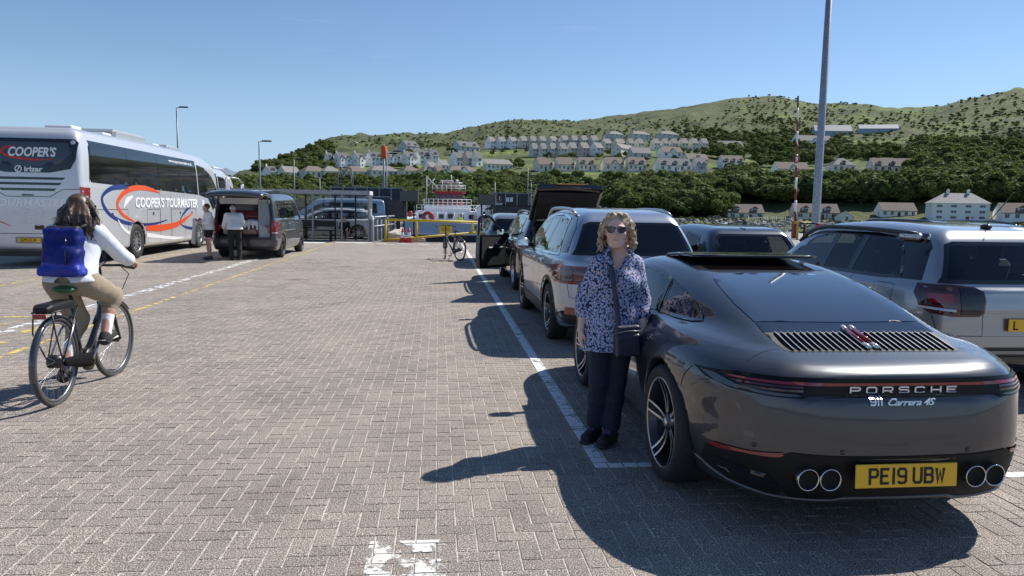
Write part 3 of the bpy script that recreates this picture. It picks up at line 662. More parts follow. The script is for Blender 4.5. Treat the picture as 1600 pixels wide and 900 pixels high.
def win_mesh(w, h):
    k = (round(w, 1), round(h, 1))
    if k not in WINM:
        m = MB(); t = .09
        for a, b in (((-w/2, 0, 0), (-w/2+t, .1, h)), ((w/2-t, 0, 0), (w/2, .1, h)), ((-w/2+t, 0, 0), (w/2-t, .1, t)), ((-w/2+t, 0, h-t), (w/2-t, .1, h)), ((-t*.4, 0, t), (t*.4, .1, h-t))): m.bb(a, b)
        p = MB(); p.bb((-w/2+t, .03, t), (w/2-t, .08, h-t)); WINM[k] = (m.mesh('window', FRAME), p.mesh('pane', PANE))
    return WINM[k]
def house(px0, px1, py, label, W=0, Rf=0, storeys=1, roof='gable', yaw=18, ratio=.62, wins=3, dorm=0, chim=2, gab=0, group=None, name='house', pitch=.62, dist=None, door=True, lift=0., eave=None, ph=None):
    pc = hit((px0+px1)/2, py) if dist is None else dp((px0+px1)/2, py, dist)
    if pc is None: return None
    D = math.hypot(pc.x, pc.y); az = math.atan2(pc.x, pc.y); ya = R(yaw+8); wpx = (px1-px0)/F_PX*D*math.cos(az-YAW)
    ph = ph or GPH.get(group) or (21 if eave else 17); Ht = ph/F_PX*D; fr = .60 if storeys > 1 else .50
    if gab or roof == 'hip': fr += .03
    H = Ht*fr; rh = Ht-H; B = min(9.5, max(5.5, rh*2/.80)); L = (wpx-B*abs(math.sin(ya)))/math.cos(ya)
    if L < wpx*.55: B = wpx*.45/max(.1, abs(math.sin(ya))); B = min(B, 9.); L = max(wpx*.5, (wpx-B*abs(math.sin(ya)))/math.cos(ya))
    fs = H/storeys/2.6
    t = thing(name, label, 'house' if name == 'house' else name.replace('_', ' '), (pc.x+math.sin(az)*B*.4, pc.y+math.cos(az)*B*.4, pc.z+lift), -az+ya, group)
    m = MB(); m.bb((-L/2, -B/2, -3.2), (L/2, B/2, H))
    if roof == 'gable':
        for s in (-1, 1): m.prism([(-B/2, H), (B/2, H), (0, H+rh)], s*L/2-(.0 if s > 0 else 0), s*(L/2-.25), 'X')
    m.build('wall', HW[W], t)
    o = .35; r = MB()
    if roof in ('gable', 'mono'):
        th = .16; 
        if roof == 'mono': vs = [(-L/2-o, -B/2-o, H+.1), (L/2+o, -B/2-o, H+.1), (L/2+o, B/2+o, H+rh), (-L/2-o, B/2+o, H+rh)]; r.add(vs+[(a, b, c-th) for a, b, c in vs], [(0, 1, 2, 3), (7, 6, 5, 4), (0, 4, 5, 1), (1, 5, 6, 2), (2, 6, 7, 3), (3, 7, 4, 0)])
        else:
            sl = rh/(B/2); e = H-o*sl; P = [(-B/2-o, e), (0, H+rh), (B/2+o, e), (B/2+o, e+th), (0, H+rh+th*1.2), (-B/2-o, e+th)]; r.prism(P, -L/2-.12, L/2+.12, 'X')
    else:
        i = min(B/2, L/2-.3); vs = [(-L/2-o, -B/2-o, H), (L/2+o, -B/2-o, H), (L/2+o, B/2+o, H), (-L/2-o, B/2+o, H), (-L/2+i, 0, H+rh), (L/2-i, 0, H+rh)]; r.add(vs, [(0, 1, 5, 4), (1, 2, 5), (2, 3, 4, 5), (3, 0, 4), (3, 2, 1, 0)])
    ro = r.build('roof', HR[Rf], t)
    zr = H+rh
    for c in range(chim):
        x = [-.42, .42, 0][c]*L if roof == 'gable' else [-.18, .18, 0][c]*L
        b = MB(); b.bb((x-.38, -.35, zr-.9), (x+.38, .35, zr+.75)); b.bb((x-.44, -.41, zr+.75), (x+.44, .41, zr+.9)); b.cyl((x-.16, 0, zr+.9), (x-.16, 0, zr+1.2), .11, 6); b.cyl((x+.16, 0, zr+.9), (x+.16, 0, zr+1.2), .11, 6); b.build('chimney', STONE if W else HW[W], ro)
    def put(x, z, w=1.2, h=1.15, y=-B/2, par=t, rz=0):
        a, p = win_mesh(w, h); q = link('window', a, par, None, (x, y-.05, z), (0, 0, rz)); link('pane', p, q if par is t else t, None, (0, 0, 0) if par is t else (x, y-.05, z)); return q
    n = max(1, wins)
    for st in range(storeys):
        for i in range(n):
            x = L*(-.5+(i+.5)/n)
            if st == 0 and door and i == n//2 and n > 1:
                b = MB(); b.bb((x-.45, -B/2-.04, 0), (x+.45, -B/2+.02, 2.0*min(1.2, fs))); b.build('door', DOORM, t); 
                if L/n > 3.2: put(x+1.3, .9*fs, .7, 1.1*fs)
            else: put(x, (.9+2.5*st)*fs, min(1.6, L/n*.5), 1.25*fs)
    a, p = win_mesh(.9, 1.1)
    for s in (-1, 1):
        q = link('window', a, t, None, (s*(L/2+.05), -B*.15, (.9+2.5*(storeys-1))*fs), (0, 0, s*math.pi/2)); link('pane', p, q)
    for i in range(dorm):
        x = L*(-.5+(i+.5)/dorm); yf = -B/2+.55; w = min(2.2, L/dorm*.6); z0 = H+.12
        b = MB(); b.bb((x-w/2, yf, z0-.1), (x+w/2, 0, z0+1.25)); d_ = b.build('dormer', HW[0] if i % 2 == 0 or Rf == 0 else HW[W], t)
        b = MB(); b.prism([(x-w/2-.2, z0+1.22), (x+w/2+.2, z0+1.22), (x, z0+1.22+w*.38)], yf-.2, .1, 'Y'); b.build('dormer_roof', HR[Rf], d_)
        aa, pp = win_mesh(w*.75, .9); link('dormer_window', aa, d_, None, (x, yf-.05, z0+.2)); link('dormer_pane', pp, d_, None, (x, yf-.05, z0+.2))
    for i in range(gab):
        x = L*(-.5+(i+.5)/gab)+(.0); w = min(3.6, L/gab*.62); yf = -B/2-.35
        b = MB(); b.prism([(x-w/2, 0), (x+w/2, 0), (x+w/2, H), (x, H+w*.48), (x-w/2, H)], yf, -B/2+1.4, 'Y'); g_ = b.build('gable_wing', HW[W], t)
        b = MB(); b.prism([(x-w/2-.2, H-.06), (x, H+w*.50+.10), (x+w/2+.2, H-.06), (x+w/2+.2, H+.08), (x, H+w*.50+.26), (x-w/2-.2, H+.08)], yf-.2, -B/2+2.2, 'Y'); b.build('wing_roof', HR[Rf], g_)
        for st in range(storeys): aa, pp = win_mesh(1.1, 1.2); link('wing_window', aa, g_, None, (x, yf-.05, (.9+2.5*st)*fs)); link('wing_pane', pp, g_, None, (x, yf-.05, (.9+2.5*st)*fs))
    return t

GPH = {'bungalows along the lower left terrace': 17, 'white gabled houses on the second terrace': 22, 'upper terrace of small white houses': 18, 'stepped front terrace above the grassy bench': 21, 'houses with pyramid roofs behind the upper right terrace': 14, 'long cream rows on the grassy bench': 22}
def houses():
    g1 = 'bungalows along the lower left terrace'
    house(409, 435, 278, 'leftmost small white dormer house of the lower left terrace', 0, 0, 1, 'gable', 28, .8, 2, 1, 1, group=g1)
    house(433, 469, 278, 'second bungalow from the left on the lower terrace, pale gable facing right', 1, 2, 1, 'gable', 28, .7, 3, 0, 1, group=g1)
    house(468, 510, 277, 'third bungalow from the left on the lower terrace, under a hipped brown roof', 2, 1, 1, 'hip', 20, .65, 4, 0, 0, group=g1)
    house(498, 532, 277, 'fourth bungalow from the left, dark hipped roof, half behind its neighbour', 2, 2, 1, 'hip', 20, .7, 3, 0, 0, group=g1)
    house(533, 575, 277, 'fifth bungalow from the left on the lower terrace, hipped grey roof', 2, 1, 1, 'hip', 20, .62, 4, 0, 1, group=g1)
    house(573, 622, 276, 'wide hipped bungalow on the lower terrace below the white gabled terrace', 2, 2, 1, 'hip', 18, .55, 5, 0, 1, group=g1)
    house(622, 656, 276, 'cream bungalow just right of the orange windsock mast, dark hipped roof', 1, 1, 1, 'hip', 22, .65, 3, 0, 1, group=g1)
    house(652, 680, 276, 'cream bungalow with a small front gable beside the brick one', 1, 1, 1, 'hip', 22, .7, 2, 0, 0, 1, group=g1)
    house(676, 692, 276, 'narrow brown house squeezed between two bungalows above the ferry', 3, 1, 1, 'gable', 20, .8, 2, 0, 0, group=g1)
    house(693, 747, 276, 'white bungalow with hipped roof and small front gable above the ferry wheelhouse', 0, 1, 1, 'hip', 22, .55, 5, 0, 1, 1, group=g1)
    g2 = 'white gabled houses on the second terrace'
    house(506, 521, 262, 'leftmost narrow white house of the second terrace', 0, 0, 2, 'gable', 25, .8, 1, 1, 1, group=g2)
    house(519, 549, 262, 'tall white house with two front gables at the left of the second terrace', 0, 0, 2, 'gable', 25, .6, 2, 0, 1, 2, group=g2)
    house(547, 571, 262, 'tall white house whose bright end gable faces right on the second terrace', 0, 0, 2, 'gable', 30, .8, 2, 0, 1, 1, group=g2)
    house(570, 598, 260, 'white dormered terrace house left of the orange windsock mast', 0, 0, 2, 'gable', 22, .6, 3, 2, 1, group=g2)
    house(598, 625, 260, 'pale blue-white gabled house right behind the orange windsock', 0, 0, 2, 'gable', 24, .7, 2, 0, 1, 1, group=g2)
    house(624, 652, 260, 'white gabled house at the right end of the windsock terrace', 0, 0, 2, 'gable', 28, .7, 2, 0, 1, 1, group=g2)
    house(645, 672, 257, 'white terraced house with two dormers left of the stepped pale roofs', 0, 0, 2, 'gable', 22, .6, 2, 2, 2, group=g2)
    house(668, 686, 257, 'white terraced house with one dormer next to the stepped pale roofs', 0, 0, 2, 'gable', 24, .8, 2, 1, 1, group=g2)
    house(660, 684, 269, 'low white house with pale sheet roof stepping down the slope', 0, 2, 1, 'gable', 30, .9, 2, 0, 0, ph=16)
    house(678, 702, 266, 'second low white house with pale roof stepping down beside the tree', 0, 2, 1, 'gable', 28, .9, 2, 0, 1, ph=16)
    house(701, 724, 260, 'white house with dark slate roof left of the two pinkish gables', 0, 0, 2, 'gable', 26, .7, 2, 0, 2, group=g2)
    house(722, 740, 260, 'pinkish rendered middle house of the short three-house terrace', 3, 0, 2, 'gable', 26, .8, 1, 0, 1, group=g2)
    house(737, 754, 260, 'white house with bright end gable closing the short three-house terrace', 0, 0, 2, 'gable', 34, .8, 1, 0, 1, group=g2)
    house(754, 801, 266, 'long low building with blue-grey upper band below the white terrace', 1, 2, 1, 'mono', 10, .3, 6, 0, 0, name='long_low_building', ph=18)
    house(622, 655, 237, 'dark roofed house with bright white gable outline high on the left slope', 2, 0, 1, 'gable', 35, .7, 3, 2, 0)
    house(706, 750, 238, 'long dark roofed house with rooflights high above the second terrace', 2, 0, 1, 'gable', 30, .4, 4, 2, 0)
    g3 = 'upper terrace of small white houses'
    xs = [757, 774, 790, 808]
    for i in range(3): house(xs[i], xs[i+1]+1, 232, ['leftmost white house of the long upper terrace', 'second white house of the long upper terrace', 'third white house of the upper terrace with bright end gable'][i], 0, 2, 2, 'gable', 24, .75, 2, 0, 1, group=g3)
    xs = [808, 824, 838, 853, 871]
    for i in range(4): house(xs[i], xs[i+1]+1, 231, ['first', 'second', 'third', 'fourth'][i]+' stepped cream house of the upper terrace behind the front stepped row', 1, 2, 2, 'gable', 24, .75, 2, 0, 1, group=g3)
    xs = [872, 888, 903, 918, 934]
    for i in range(4): house(xs[i], xs[i+1]+1, 230, ['first', 'second', 'third', 'fourth'][i]+' grey-roofed house of the upper terrace right of the cream stepped row', 2, 2, 2, 'gable', 24, .75, 2, 0, 1, group=g3)
    g4 = 'stepped front terrace above the grassy bench'
    xs = [826, 840, 854, 869, 885]
    for i in range(4): house(xs[i], xs[i+1]+1, 245, ['leftmost', 'second', 'third', 'right-hand'][i]+' pale house of the left stepped front terrace', 1 if i % 2 else 2, 2, 2, 'gable', 28, .8, 2, 0, 1, group=g4)
    xs = [884, 901, 920, 942]
    for i in range(3): house(xs[i], xs[i+1]+1, 244, ['left', 'pinkish middle', 'bright gabled end'][i]+' house of the right stepped front terrace', (1, 3, 0)[i], 2, 2, 'gable', 28, .8, 2, 0, 1, group=g4)
    g5 = 'houses with pyramid roofs behind the upper right terrace'
    for a, b, n in ((945, 974, 'left'), (981, 1015, 'middle'), (1025, 1059, 'right')): house(a, b, 219, n+' one of the three wide grey pyramid-roofed houses on the skyline side', 2, 2, 2, 'hip', 30, .8, 3, 0, 1, group=g5)
    xs = [936, 955, 976, 990, 1005]
    for i in range(4): house(xs[i], xs[i+1]+1, 235, ['first', 'second', 'third', 'last'][i]+' cream house of the middle upper terrace below the pyramid roofs', 1, 2, 2, 'gable', 24, .75, 2, 0, 1, group=g3)
    xs = [1015, 1030, 1044, 1058, 1074, 1090, 1105]
    for i in range(6): house(xs[i], xs[i+1]+1, 235, ['first', 'second', 'third', 'fourth', 'fifth', 'bright gabled sixth'][i]+' cream house of the right upper terrace', 1, 2, 2, 'gable', 24, .8, 2, 0, 1, group=g3)
    house(955, 992, 243, 'plain pale house side on in front of the middle terrace', 1, 2, 2, 'gable', 55, .9, 1, 0, 0)
    house(980, 1018, 248, 'low grey garage-like bungalow left of the small blue-white gable', 2, 2, 1, 'gable', 15, .4, 3, 0, 0)
    house(1026, 1066, 247, 'small white house with pointed front gable above the long cream rows', 0, 1, 1, 'gable', 20, .5, 3, 0, 1, 1)
    house(1064, 1106, 258, 'brown roofed bungalow behind the black timbered house', 1, 1, 1, 'gable', 25, .5, 3, 0, 0, 1)
    g6 = 'long cream rows on the grassy bench'
    house(833, 863, 268, 'small cream cottage at the left of the long cream rows', 1, 1, 1, 'gable', 12, .6, 3, 0, 2, group=g6)
    house(862, 897, 268, 'left half of the long cream row, plain brown roof', 1, 1, 1, 'gable', 12, .5, 4, 0, 1, group=g6, eave=3.4)
    house(896, 932, 268, 'right half of the long cream row with two blue-black dormers', 1, 1, 1, 'gable', 12, .5, 4, 2, 1, group=g6, eave=3.4)
    house(938, 974, 268, 'cream house with small front gable at the left of the second row', 1, 1, 1, 'gable', 12, .5, 4, 0, 1, 1, group=g6, eave=3.4)
    house(973, 1010, 268, 'cream house with two dark dormers at the right of the second row', 1, 1, 1, 'gable', 12, .5, 4, 2, 1, group=g6, eave=3.4)
    house(1021, 1080, 269, 'wide white modern house with dark dormer band and white roof edge', 0, 0, 1, 'gable', 14, .45, 5, 3, 0, eave=3.4)
    house(1078, 1103, 268, 'black timber fronted house with steep front gables', 4, 0, 1, 'gable', 14, .6, 3, 0, 0, 2, eave=3.2)
    house(1118, 1160, 238, 'long pale flat-looking house above the white dormer pair on the right', 1, 2, 1, 'gable', 10, .35, 5, 0, 0)
    house(1120, 1162, 265, 'white house with three brown dormers left of the striped pole', 0, 1, 1, 'gable', 14, .45, 4, 3, 0, eave=3.4)
    house(1119, 1140, 275, 'low brown garage in front of the three-dormer white house', 2, 1, 1, 'mono', 10, .5, 2, 0, 0, name='garage', ph=9)
    house(1170, 1187, 279, 'small white shed with pointed roof among trees left of the striped pole', 0, 3, 1, 'gable', 60, .8, 1, 0, 0, name='shed', door=False, ph=11)
    house(1205, 1262, 276, 'white house with right front gable behind the striped pole', 0, 1, 1, 'gable', 16, .45, 5, 0, 0, 1, eave=3.6)
    house(1204, 1254, 291, 'lower cream bungalow with brown roof below the gabled white house', 1, 1, 1, 'gable', 10, .35, 5, 0, 0)
    house(1238, 1298, 230, 'white house with glazed gable high above behind the tall grey mast', 0, 2, 1, 'gable', 18, .45, 5, 0, 1, 1)
    house(1270, 1328, 214, 'long grey hall with pale roof high on the right slope behind the mast', 4, 3, 1, 'gable', 8, .3, 0, 0, 0, name='hall', ph=17, door=False)
    house(1342, 1400, 207, 'white-roofed hall partly behind the ridge on the right', 4, 3, 1, 'gable', 6, .3, 0, 0, 0, name='hall', ph=11, door=False)
    house(1291, 1334, 270, 'dark roofed bungalow with broad dormer right of the tall mast', 1, 0, 1, 'hip', 16, .55, 4, 1, 1, eave=3.)
    house(1356, 1422, 271, 'long house with three brown dormers on the right terrace', 1, 1, 1, 'gable', 12, .4, 6, 3, 0, eave=3.6)
    house(1129, 1192, 344, 'cream shore house with two dormers and brown roof, left of the striped pole', 1, 1, 1, 'gable', 10, .4, 4, 2, 0, dist=262, ph=23)
    house(1234, 1308, 344, 'cream shore house with two dormers right behind the tall grey mast', 1, 1, 1, 'gable', 10, .4, 4, 2, 0, dist=262, ph=23)
    house(1305, 1333, 346, 'small cream garage with pointed gable at the shore', 1, 1, 1, 'gable', 80, .9, 0, 0, 0, name='garage', dist=258, ph=14)
    house(1368, 1428, 340, 'white house with plain brown roof at the shore left of the big white one', 0, 1, 1, 'gable', 16, .4, 5, 0, 0, dist=268, ph=20)
    house(1450, 1537, 345, 'big white two-storey house with pale hipped slate roof and end chimneys', 0, 4, 3, 'hip', 8, .55, 4, 0, 2, dist=262, ph=37)
    house(1556, 1622, 346, 'shore house at the right edge with white dormer in a brown roof', 0, 1, 1, 'gable', 14, .45, 4, 1, 0, dist=262, ph=23)
houses()
# ------------------------------------------------------------------ planting
def planting():
    rng = random.Random(5); HB = [(o.location.x, o.location.y) for o in COL.objects if o.get('category') in ('house', 'garage', 'shed', 'hall', 'long low building')]
    H2 = np.array(HB)
    def clear(p, r=7.5): return np.min(np.hypot(H2[:, 0]-p.x, H2[:, 1]-p.y)) > r
    def inview(p, H=7):   # would it stand in front of a house?
        return True
    zones = [  # px0,px1,py0,py1,n things,n mass,size,name,label,group
        (640, 1130, 300, 340, 60, 520, (2.8, 5.0), 'tree', 'dense green tree on the wooded bank above the harbour shore', 'trees on the wooded bank'),
        (560, 860, 304, 338, 14, 160, (2.4, 4.4), 'tree', 'tree in the dark thicket behind the ferry', 'trees behind the ferry'),
        (700, 1130, 281, 300, 12, 170, (1.6, 3.0), 'bush', 'bush at the upper edge of the wooded bank below the long cream rows', 'bushes along the bank top'),
        (1130, 1640, 300, 320, 40, 330, (3.0, 5.6), 'tree', 'leafy tree on the wooded slope behind the shore houses', 'trees behind the shore houses'),
        (1130, 1640, 284, 302, 34, 260, (2.6, 4.8), 'tree', 'rounded tree on the slope below the right-hand terrace houses', 'trees below the right terrace'),
        (1430, 1680, 232, 284, 40, 330, (3.0, 5.6), 'tree', 'dark leafy tree in the wood climbing the right hillside', 'trees on the right hillside'),
        (1290, 1440, 236, 252, 12, 70, (2.0, 3.6), 'tree', 'tree on the open slope above the long three-dormer house', 'trees above the three-dormer house'),
        (1110, 1300, 232, 262, 20, 90, (2.2, 4.4), 'tree', 'single tree between the houses left of the right hillside wood', 'trees between the upper right houses'),
        (360, 700, 286, 304, 22, 480, (1.2, 2.6), 'bush', 'low round bush on the green bank behind the shelter', 'bushes on the left bank'),
        (330, 640, 302, 330, 0, 420, (1.8, 3.6), 'bush', '', ''),
        (395, 520, 225, 272, 12, 260, (1.4, 3.2), 'bush', 'bush on the steep left end of the hill', 'bushes on the left hillside'),
        (600, 1100, 238, 266, 16, 70, (1.2, 2.4), 'bush', 'garden bush between the terraces of houses', 'garden bushes'),
        (420, 1300, 186, 232, 0, 1300, (.35, 1.3), 'bush', '', ''),
        (1050, 1320, 205, 240, 0, 500, (.9, 2.4), 'bush', '', ''),
        (1130, 1680, 145, 232, 0, 1100, (.4, 1.5), 'bush', '', '')]
    HL = []
    for o in COL.objects:
        if o.get('category') in ('house', 'garage', 'shed', 'hall', 'long low building'):
            v = np.array(o.location)-CPOS; w_ = v@CF; ws = o['label'].split(); HL.append((800+F_PX*(v@CR)/w_, 450-F_PX*(v@CU)/w_, ' '.join(ws[:9]).rstrip(',')))
    pts = {k: [] for k in range(6)}
    for x0, x1, y0, y1, n, nm, sz, nme, lab, grp in zones:
        made = 0; tries = 0; tot = n+nm
        while made < tot and tries < tot*9:
            tries += 1; px, py = rng.uniform(x0, x1), rng.uniform(y0, y1); p = hit(px, py)
            if p is None or (nme == 'bush' and _noise2(np.array([p.x/26]), np.array([p.y/40]), 50)[0] < rng.uniform(-.55, .15)): continue
            if 862 < px < 958 and 300 < py < 345: continue
            s = rng.uniform(*sz)
            if nme == 'bush': 
                if not clear(p, 7): continue
            elif not clear(p, 9 if y0 < 283 else 8): continue
            D = math.hypot(p.x, p.y)
            # crowns must not hide the houses behind the bank top
            top_py = py-s*1.6/D*F_PX
            if 268 < py and top_py < 268 and y1 > 280 and x0 < 1130 and nme == 'tree': s *= .6
            if x0 >= 1130 and 284 <= y0 <= 300 and 1190 < px < 1430 and top_py < 272: s *= .6
            if x0 < 700 and y0 == 284 and top_py < 279: s *= .6
            k = rng.choice([0, 3, 1, 4, 1, 2]) if nme == 'tree' else (rng.choice([2, 5, 2, 1]) if y0 < 235 else rng.choice([1, 2, 4, 5, 0]))
            if made < n:
                q = min(HL, key=lambda e: (e[0]-px)**2+(e[1]-py)**2*2.2); dx, dy = px-q[0], py-q[1]; rel = ('left of' if dx < 0 else 'right of') if abs(dx) > abs(dy)*1.2 else ('above' if dy < 0 else 'below')
                sz_ = 'small' if s < sz[0]+(sz[1]-sz[0])*.33 else ('tall' if s > sz[0]+(sz[1]-sz[0])*.67 else 'mid-sized'); tn = {0: 'dark', 3: 'deep green', 1: 'mid green', 4: 'olive green', 2: 'pale green', 5: 'light green'}[k]
                far = 'close' if math.hypot(dx, dy) < 30 else 'some way'
                lb = f"{sz_} {tn} {nme} {far} {rel} the {q[2]}"; lb = ' '.join(lb.split()[:15]).rstrip(',')
                tree(p, s, k, 'broadleaf_tree' if nme == 'tree' else 'bush', lb, grp)
            else: pts[k].append((p, s, rng.uniform(0, 6.28)))
            made += 1
    # shore scrub
    for i in range(260):
        a = rng.uniform(1060, 1620); p = dp(a, 350, rng.uniform(230, 242)); z = hz(p.x, p.y)
        if z is not None and clear(Vector((p.x, p.y, 0)), 9): pts[rng.choice([1, 2, 5])].append((Vector((p.x, p.y, z)), rng.uniform(.3, .6), rng.uniform(0, 6)))
    # trees that fill the bank tops so that the bare line is broken
    for k, L in pts.items():
        if not L: continue
        me = bpy.data.meshes.new('woodland'); me.from_pydata([tuple(p) for p, s, a in L], [], [])
        at = me.attributes.new('sz', 'FLOAT', 'POINT'); at.data.foreach_set('value', [s for p, s, a in L]); ar = me.attributes.new('rot', 'FLOAT', 'POINT'); ar.data.foreach_set('value', [a for p, s, a in L])
        o = link('woodland', me); tag(o, kind='stuff'); src = bpy.data.objects.new('woodland_crown', CROWNS[k]); 
        ng = bpy.data.node_groups.new('scatter', 'GeometryNodeTree'); ng.interface.new_socket('Geometry', in_out='INPUT', socket_type='NodeSocketGeometry'); ng.interface.new_socket('Geometry', in_out='OUTPUT', socket_type='NodeSocketGeometry')
        N = ng.nodes.new; gi = N('NodeGroupInput'); go = N('NodeGroupOutput'); ip = N('GeometryNodeInstanceOnPoints'); oi = N('GeometryNodeObjectInfo'); a1 = N('GeometryNodeInputNamedAttribute'); a1.data_type = 'FLOAT'; a1.inputs[0].default_value = 'sz'
        a2 = N('GeometryNodeInputNamedAttribute'); a2.data_type = 'FLOAT'; a2.inputs[0].default_value = 'rot'; cx = N('ShaderNodeCombineXYZ'); K = ng.links.new
        cr = [q for q in COL.objects if q.data is CROWNS[k]]
        oi.inputs[0].default_value = cr[0]; oi.transform_space = 'ORIGINAL'
        K(gi.outputs[0], ip.inputs['Points']); K(oi.outputs['Geometry'], ip.inputs['Instance']); K(a1.outputs['Attribute'], ip.inputs['Scale']); K(a2.outputs['Attribute'], cx.inputs[2]); K(cx.outputs[0], ip.inputs['Rotation']); K(ip.outputs[0], go.inputs[0])
        md = o.modifiers.new('scatter', 'NODES'); md.node_group = ng; bpy.data.objects.remove(src)
    # rubble along the shore
    rk = MB(); 
    for i in range(900):
        a = rng.uniform(700, 1640); d = rng.uniform(213, 236); p = dp(a, 350, d); z = hz(p.x, p.y) or -3; s = rng.uniform(.5, 1.5)
        rk.box((p.x, p.y, z+.2), (s*rng.uniform(.7, 1.4), s, s*rng.uniform(.6, 1)), rng.uniform(0, 3), rng.uniform(-.5, .5), rng.uniform(-.5, .5), taper=.7)
    tag(rk.build('shore_rubble', mat('shore_rock', (.20, .19, .18), .9, noise=(.5, .4))), kind='stuff')
    # bare crag above the quay
    cg = MB(); base = [hit(px, py) for px, py in ((868, 338), (880, 318), (900, 306), (930, 303), (955, 312), (962, 330), (950, 340))]
    cr = Grid((-16, -6, -1), (16, 6, 11), .5); r2 = random.Random(3)
    for i in range(70): u = r2.uniform(-1, 1); cr.ell((u*13, r2.uniform(0, 3.5), r2.uniform(-1, 6.5-abs(u)*3)), (r2.uniform(.8, 2.6), r2.uniform(1, 2.5), r2.uniform(.8, 2.2)), .25, rot=(r2.uniform(-.5, .5), r2.uniform(-.5, .5), 0))
    co_, Q_ = cr.surface(); p = dp(912, 330, 232); z = hz(p.x, p.y) or 0
    o = link('crag', np_mesh('crag', co_, Q_, False, mat('crag_rock', (.075, .075, .07), .95, noise=(.35, .5), bump=(1.2, 1))), None, None, (p.x, p.y, z-1.5), (0, 0, -math.atan2(p.x, p.y))); tag(o, kind='structure')
planting()
# ------------------------------------------------------------------ parked cars and garden walls among the houses
def far_car(px, py, label, col, rz=0, dist=None):
    p = hit(px, py) if dist is None else dp(px, py, dist)
    if p is None: return
    t = thing('parked_car', label, 'car', p, rz-math.atan2(p.x, p.y)); W = .85
    m = MB(); m.prism([(-2.1, .3), (2.1, .3), (2.12, .62), (2.0, .85), (1.1, .95), (.5, 1.38), (-.9, 1.42), (-1.7, 1.0), (-2.08, .9), (-2.12, .5)], -W, W, 'Y'); m.build('body', mat('far_paint%d' % int(col[0]*100), col, .3, .2, .6), t)
    for s in (-1, 1):
        m = MB(); m.prism([(-1.45, .98), (.95, .95), (.45, 1.30), (-.85, 1.34)], s*(W+.005), s*(W+.015), 'Y'); m.build('side_window', PANE, t)
        for x in (-1.3, 1.3): m = MB(); m.lathe([(0, -.1), (.30, -.1), (.32, 0), (.30, .1), (0, .1)], (x, s*(W-.06), .32), 14, 'Y'); m.build('wheel', RUBBER, t)
def village():
    WHT, DRK, SLV = (.7, .7, .7), (.03, .03, .035), (.3, .32, .34)
    for a in ((1006, 269.5, 'silver car parked at the right end of the long cream rows', SLV), (1048, 271, 'dark car parked before the white modern house', DRK), (1287, 272, 'dark car parked left of the dormered dark bungalow', DRK), (1152, 280, 'white car parked below the three-dormer white house', WHT), (547, 278, 'white car parked before the hipped bungalows on the lower terrace', WHT), (557, 278.5, 'second white car parked on the lower left terrace', (.6, .61, .62)), (1430, 273, 'dark car at the right end of the long three-dormer house', DRK)): far_car(*a)
    far_car(1113, 343, 'dark car parked left of the cream shore house', DRK, dist=262); far_car(1122, 343.5, 'white car parked left of the cream shore house', WHT, dist=260)
    STN = mat('garden_wall_stone', (.52, .50, .46), .9, noise=(.8, .2))
    for x0, x1, y, label, h in ((862, 934, 269, 'pale garden wall along the front of the long cream row', 1.1), (938, 1012, 269.5, 'pale garden wall before the second cream row', 1.0), (1064, 1104, 270.5, 'stone retaining wall below the black timber house', 1.8), (1020, 1062, 271, 'low wall in front of the white modern house', .9), (470, 575, 279.5, 'low wall along the lower left bungalows', .9), (1290, 1420, 273.5, 'low hedge-like wall below the right terrace houses', .7)):
        n = max(2, int((x1-x0)/12)); P = [hit(x0+(x1-x0)*i/n, y) for i in range(n+1)]
        if any(q is None for q in P): continue
        t = thing('garden_wall', label, 'wall', P[0])
        V = []; Fc = []
        for i, q in enumerate(P):
            d = Vector((q.x, q.y, 0)).normalized()*.3; q = q-P[0]
            V += [q+Vector((0, 0, -.5)), q+Vector((0, 0, h)), q+d+Vector((0, 0, h)), q+d+Vector((0, 0, -.5))]
            if i: b = 4*(i-1); Fc += [(b, b+4, b+5, b+1), (b+1, b+5, b+6, b+2), (b+2, b+6, b+7, b+3)]
        mb = MB(); mb.add(V, Fc+[(0, 1, 2, 3), tuple(len(V)-4+k for k in range(4))]); mb.build('stonework', STN, t)
village()
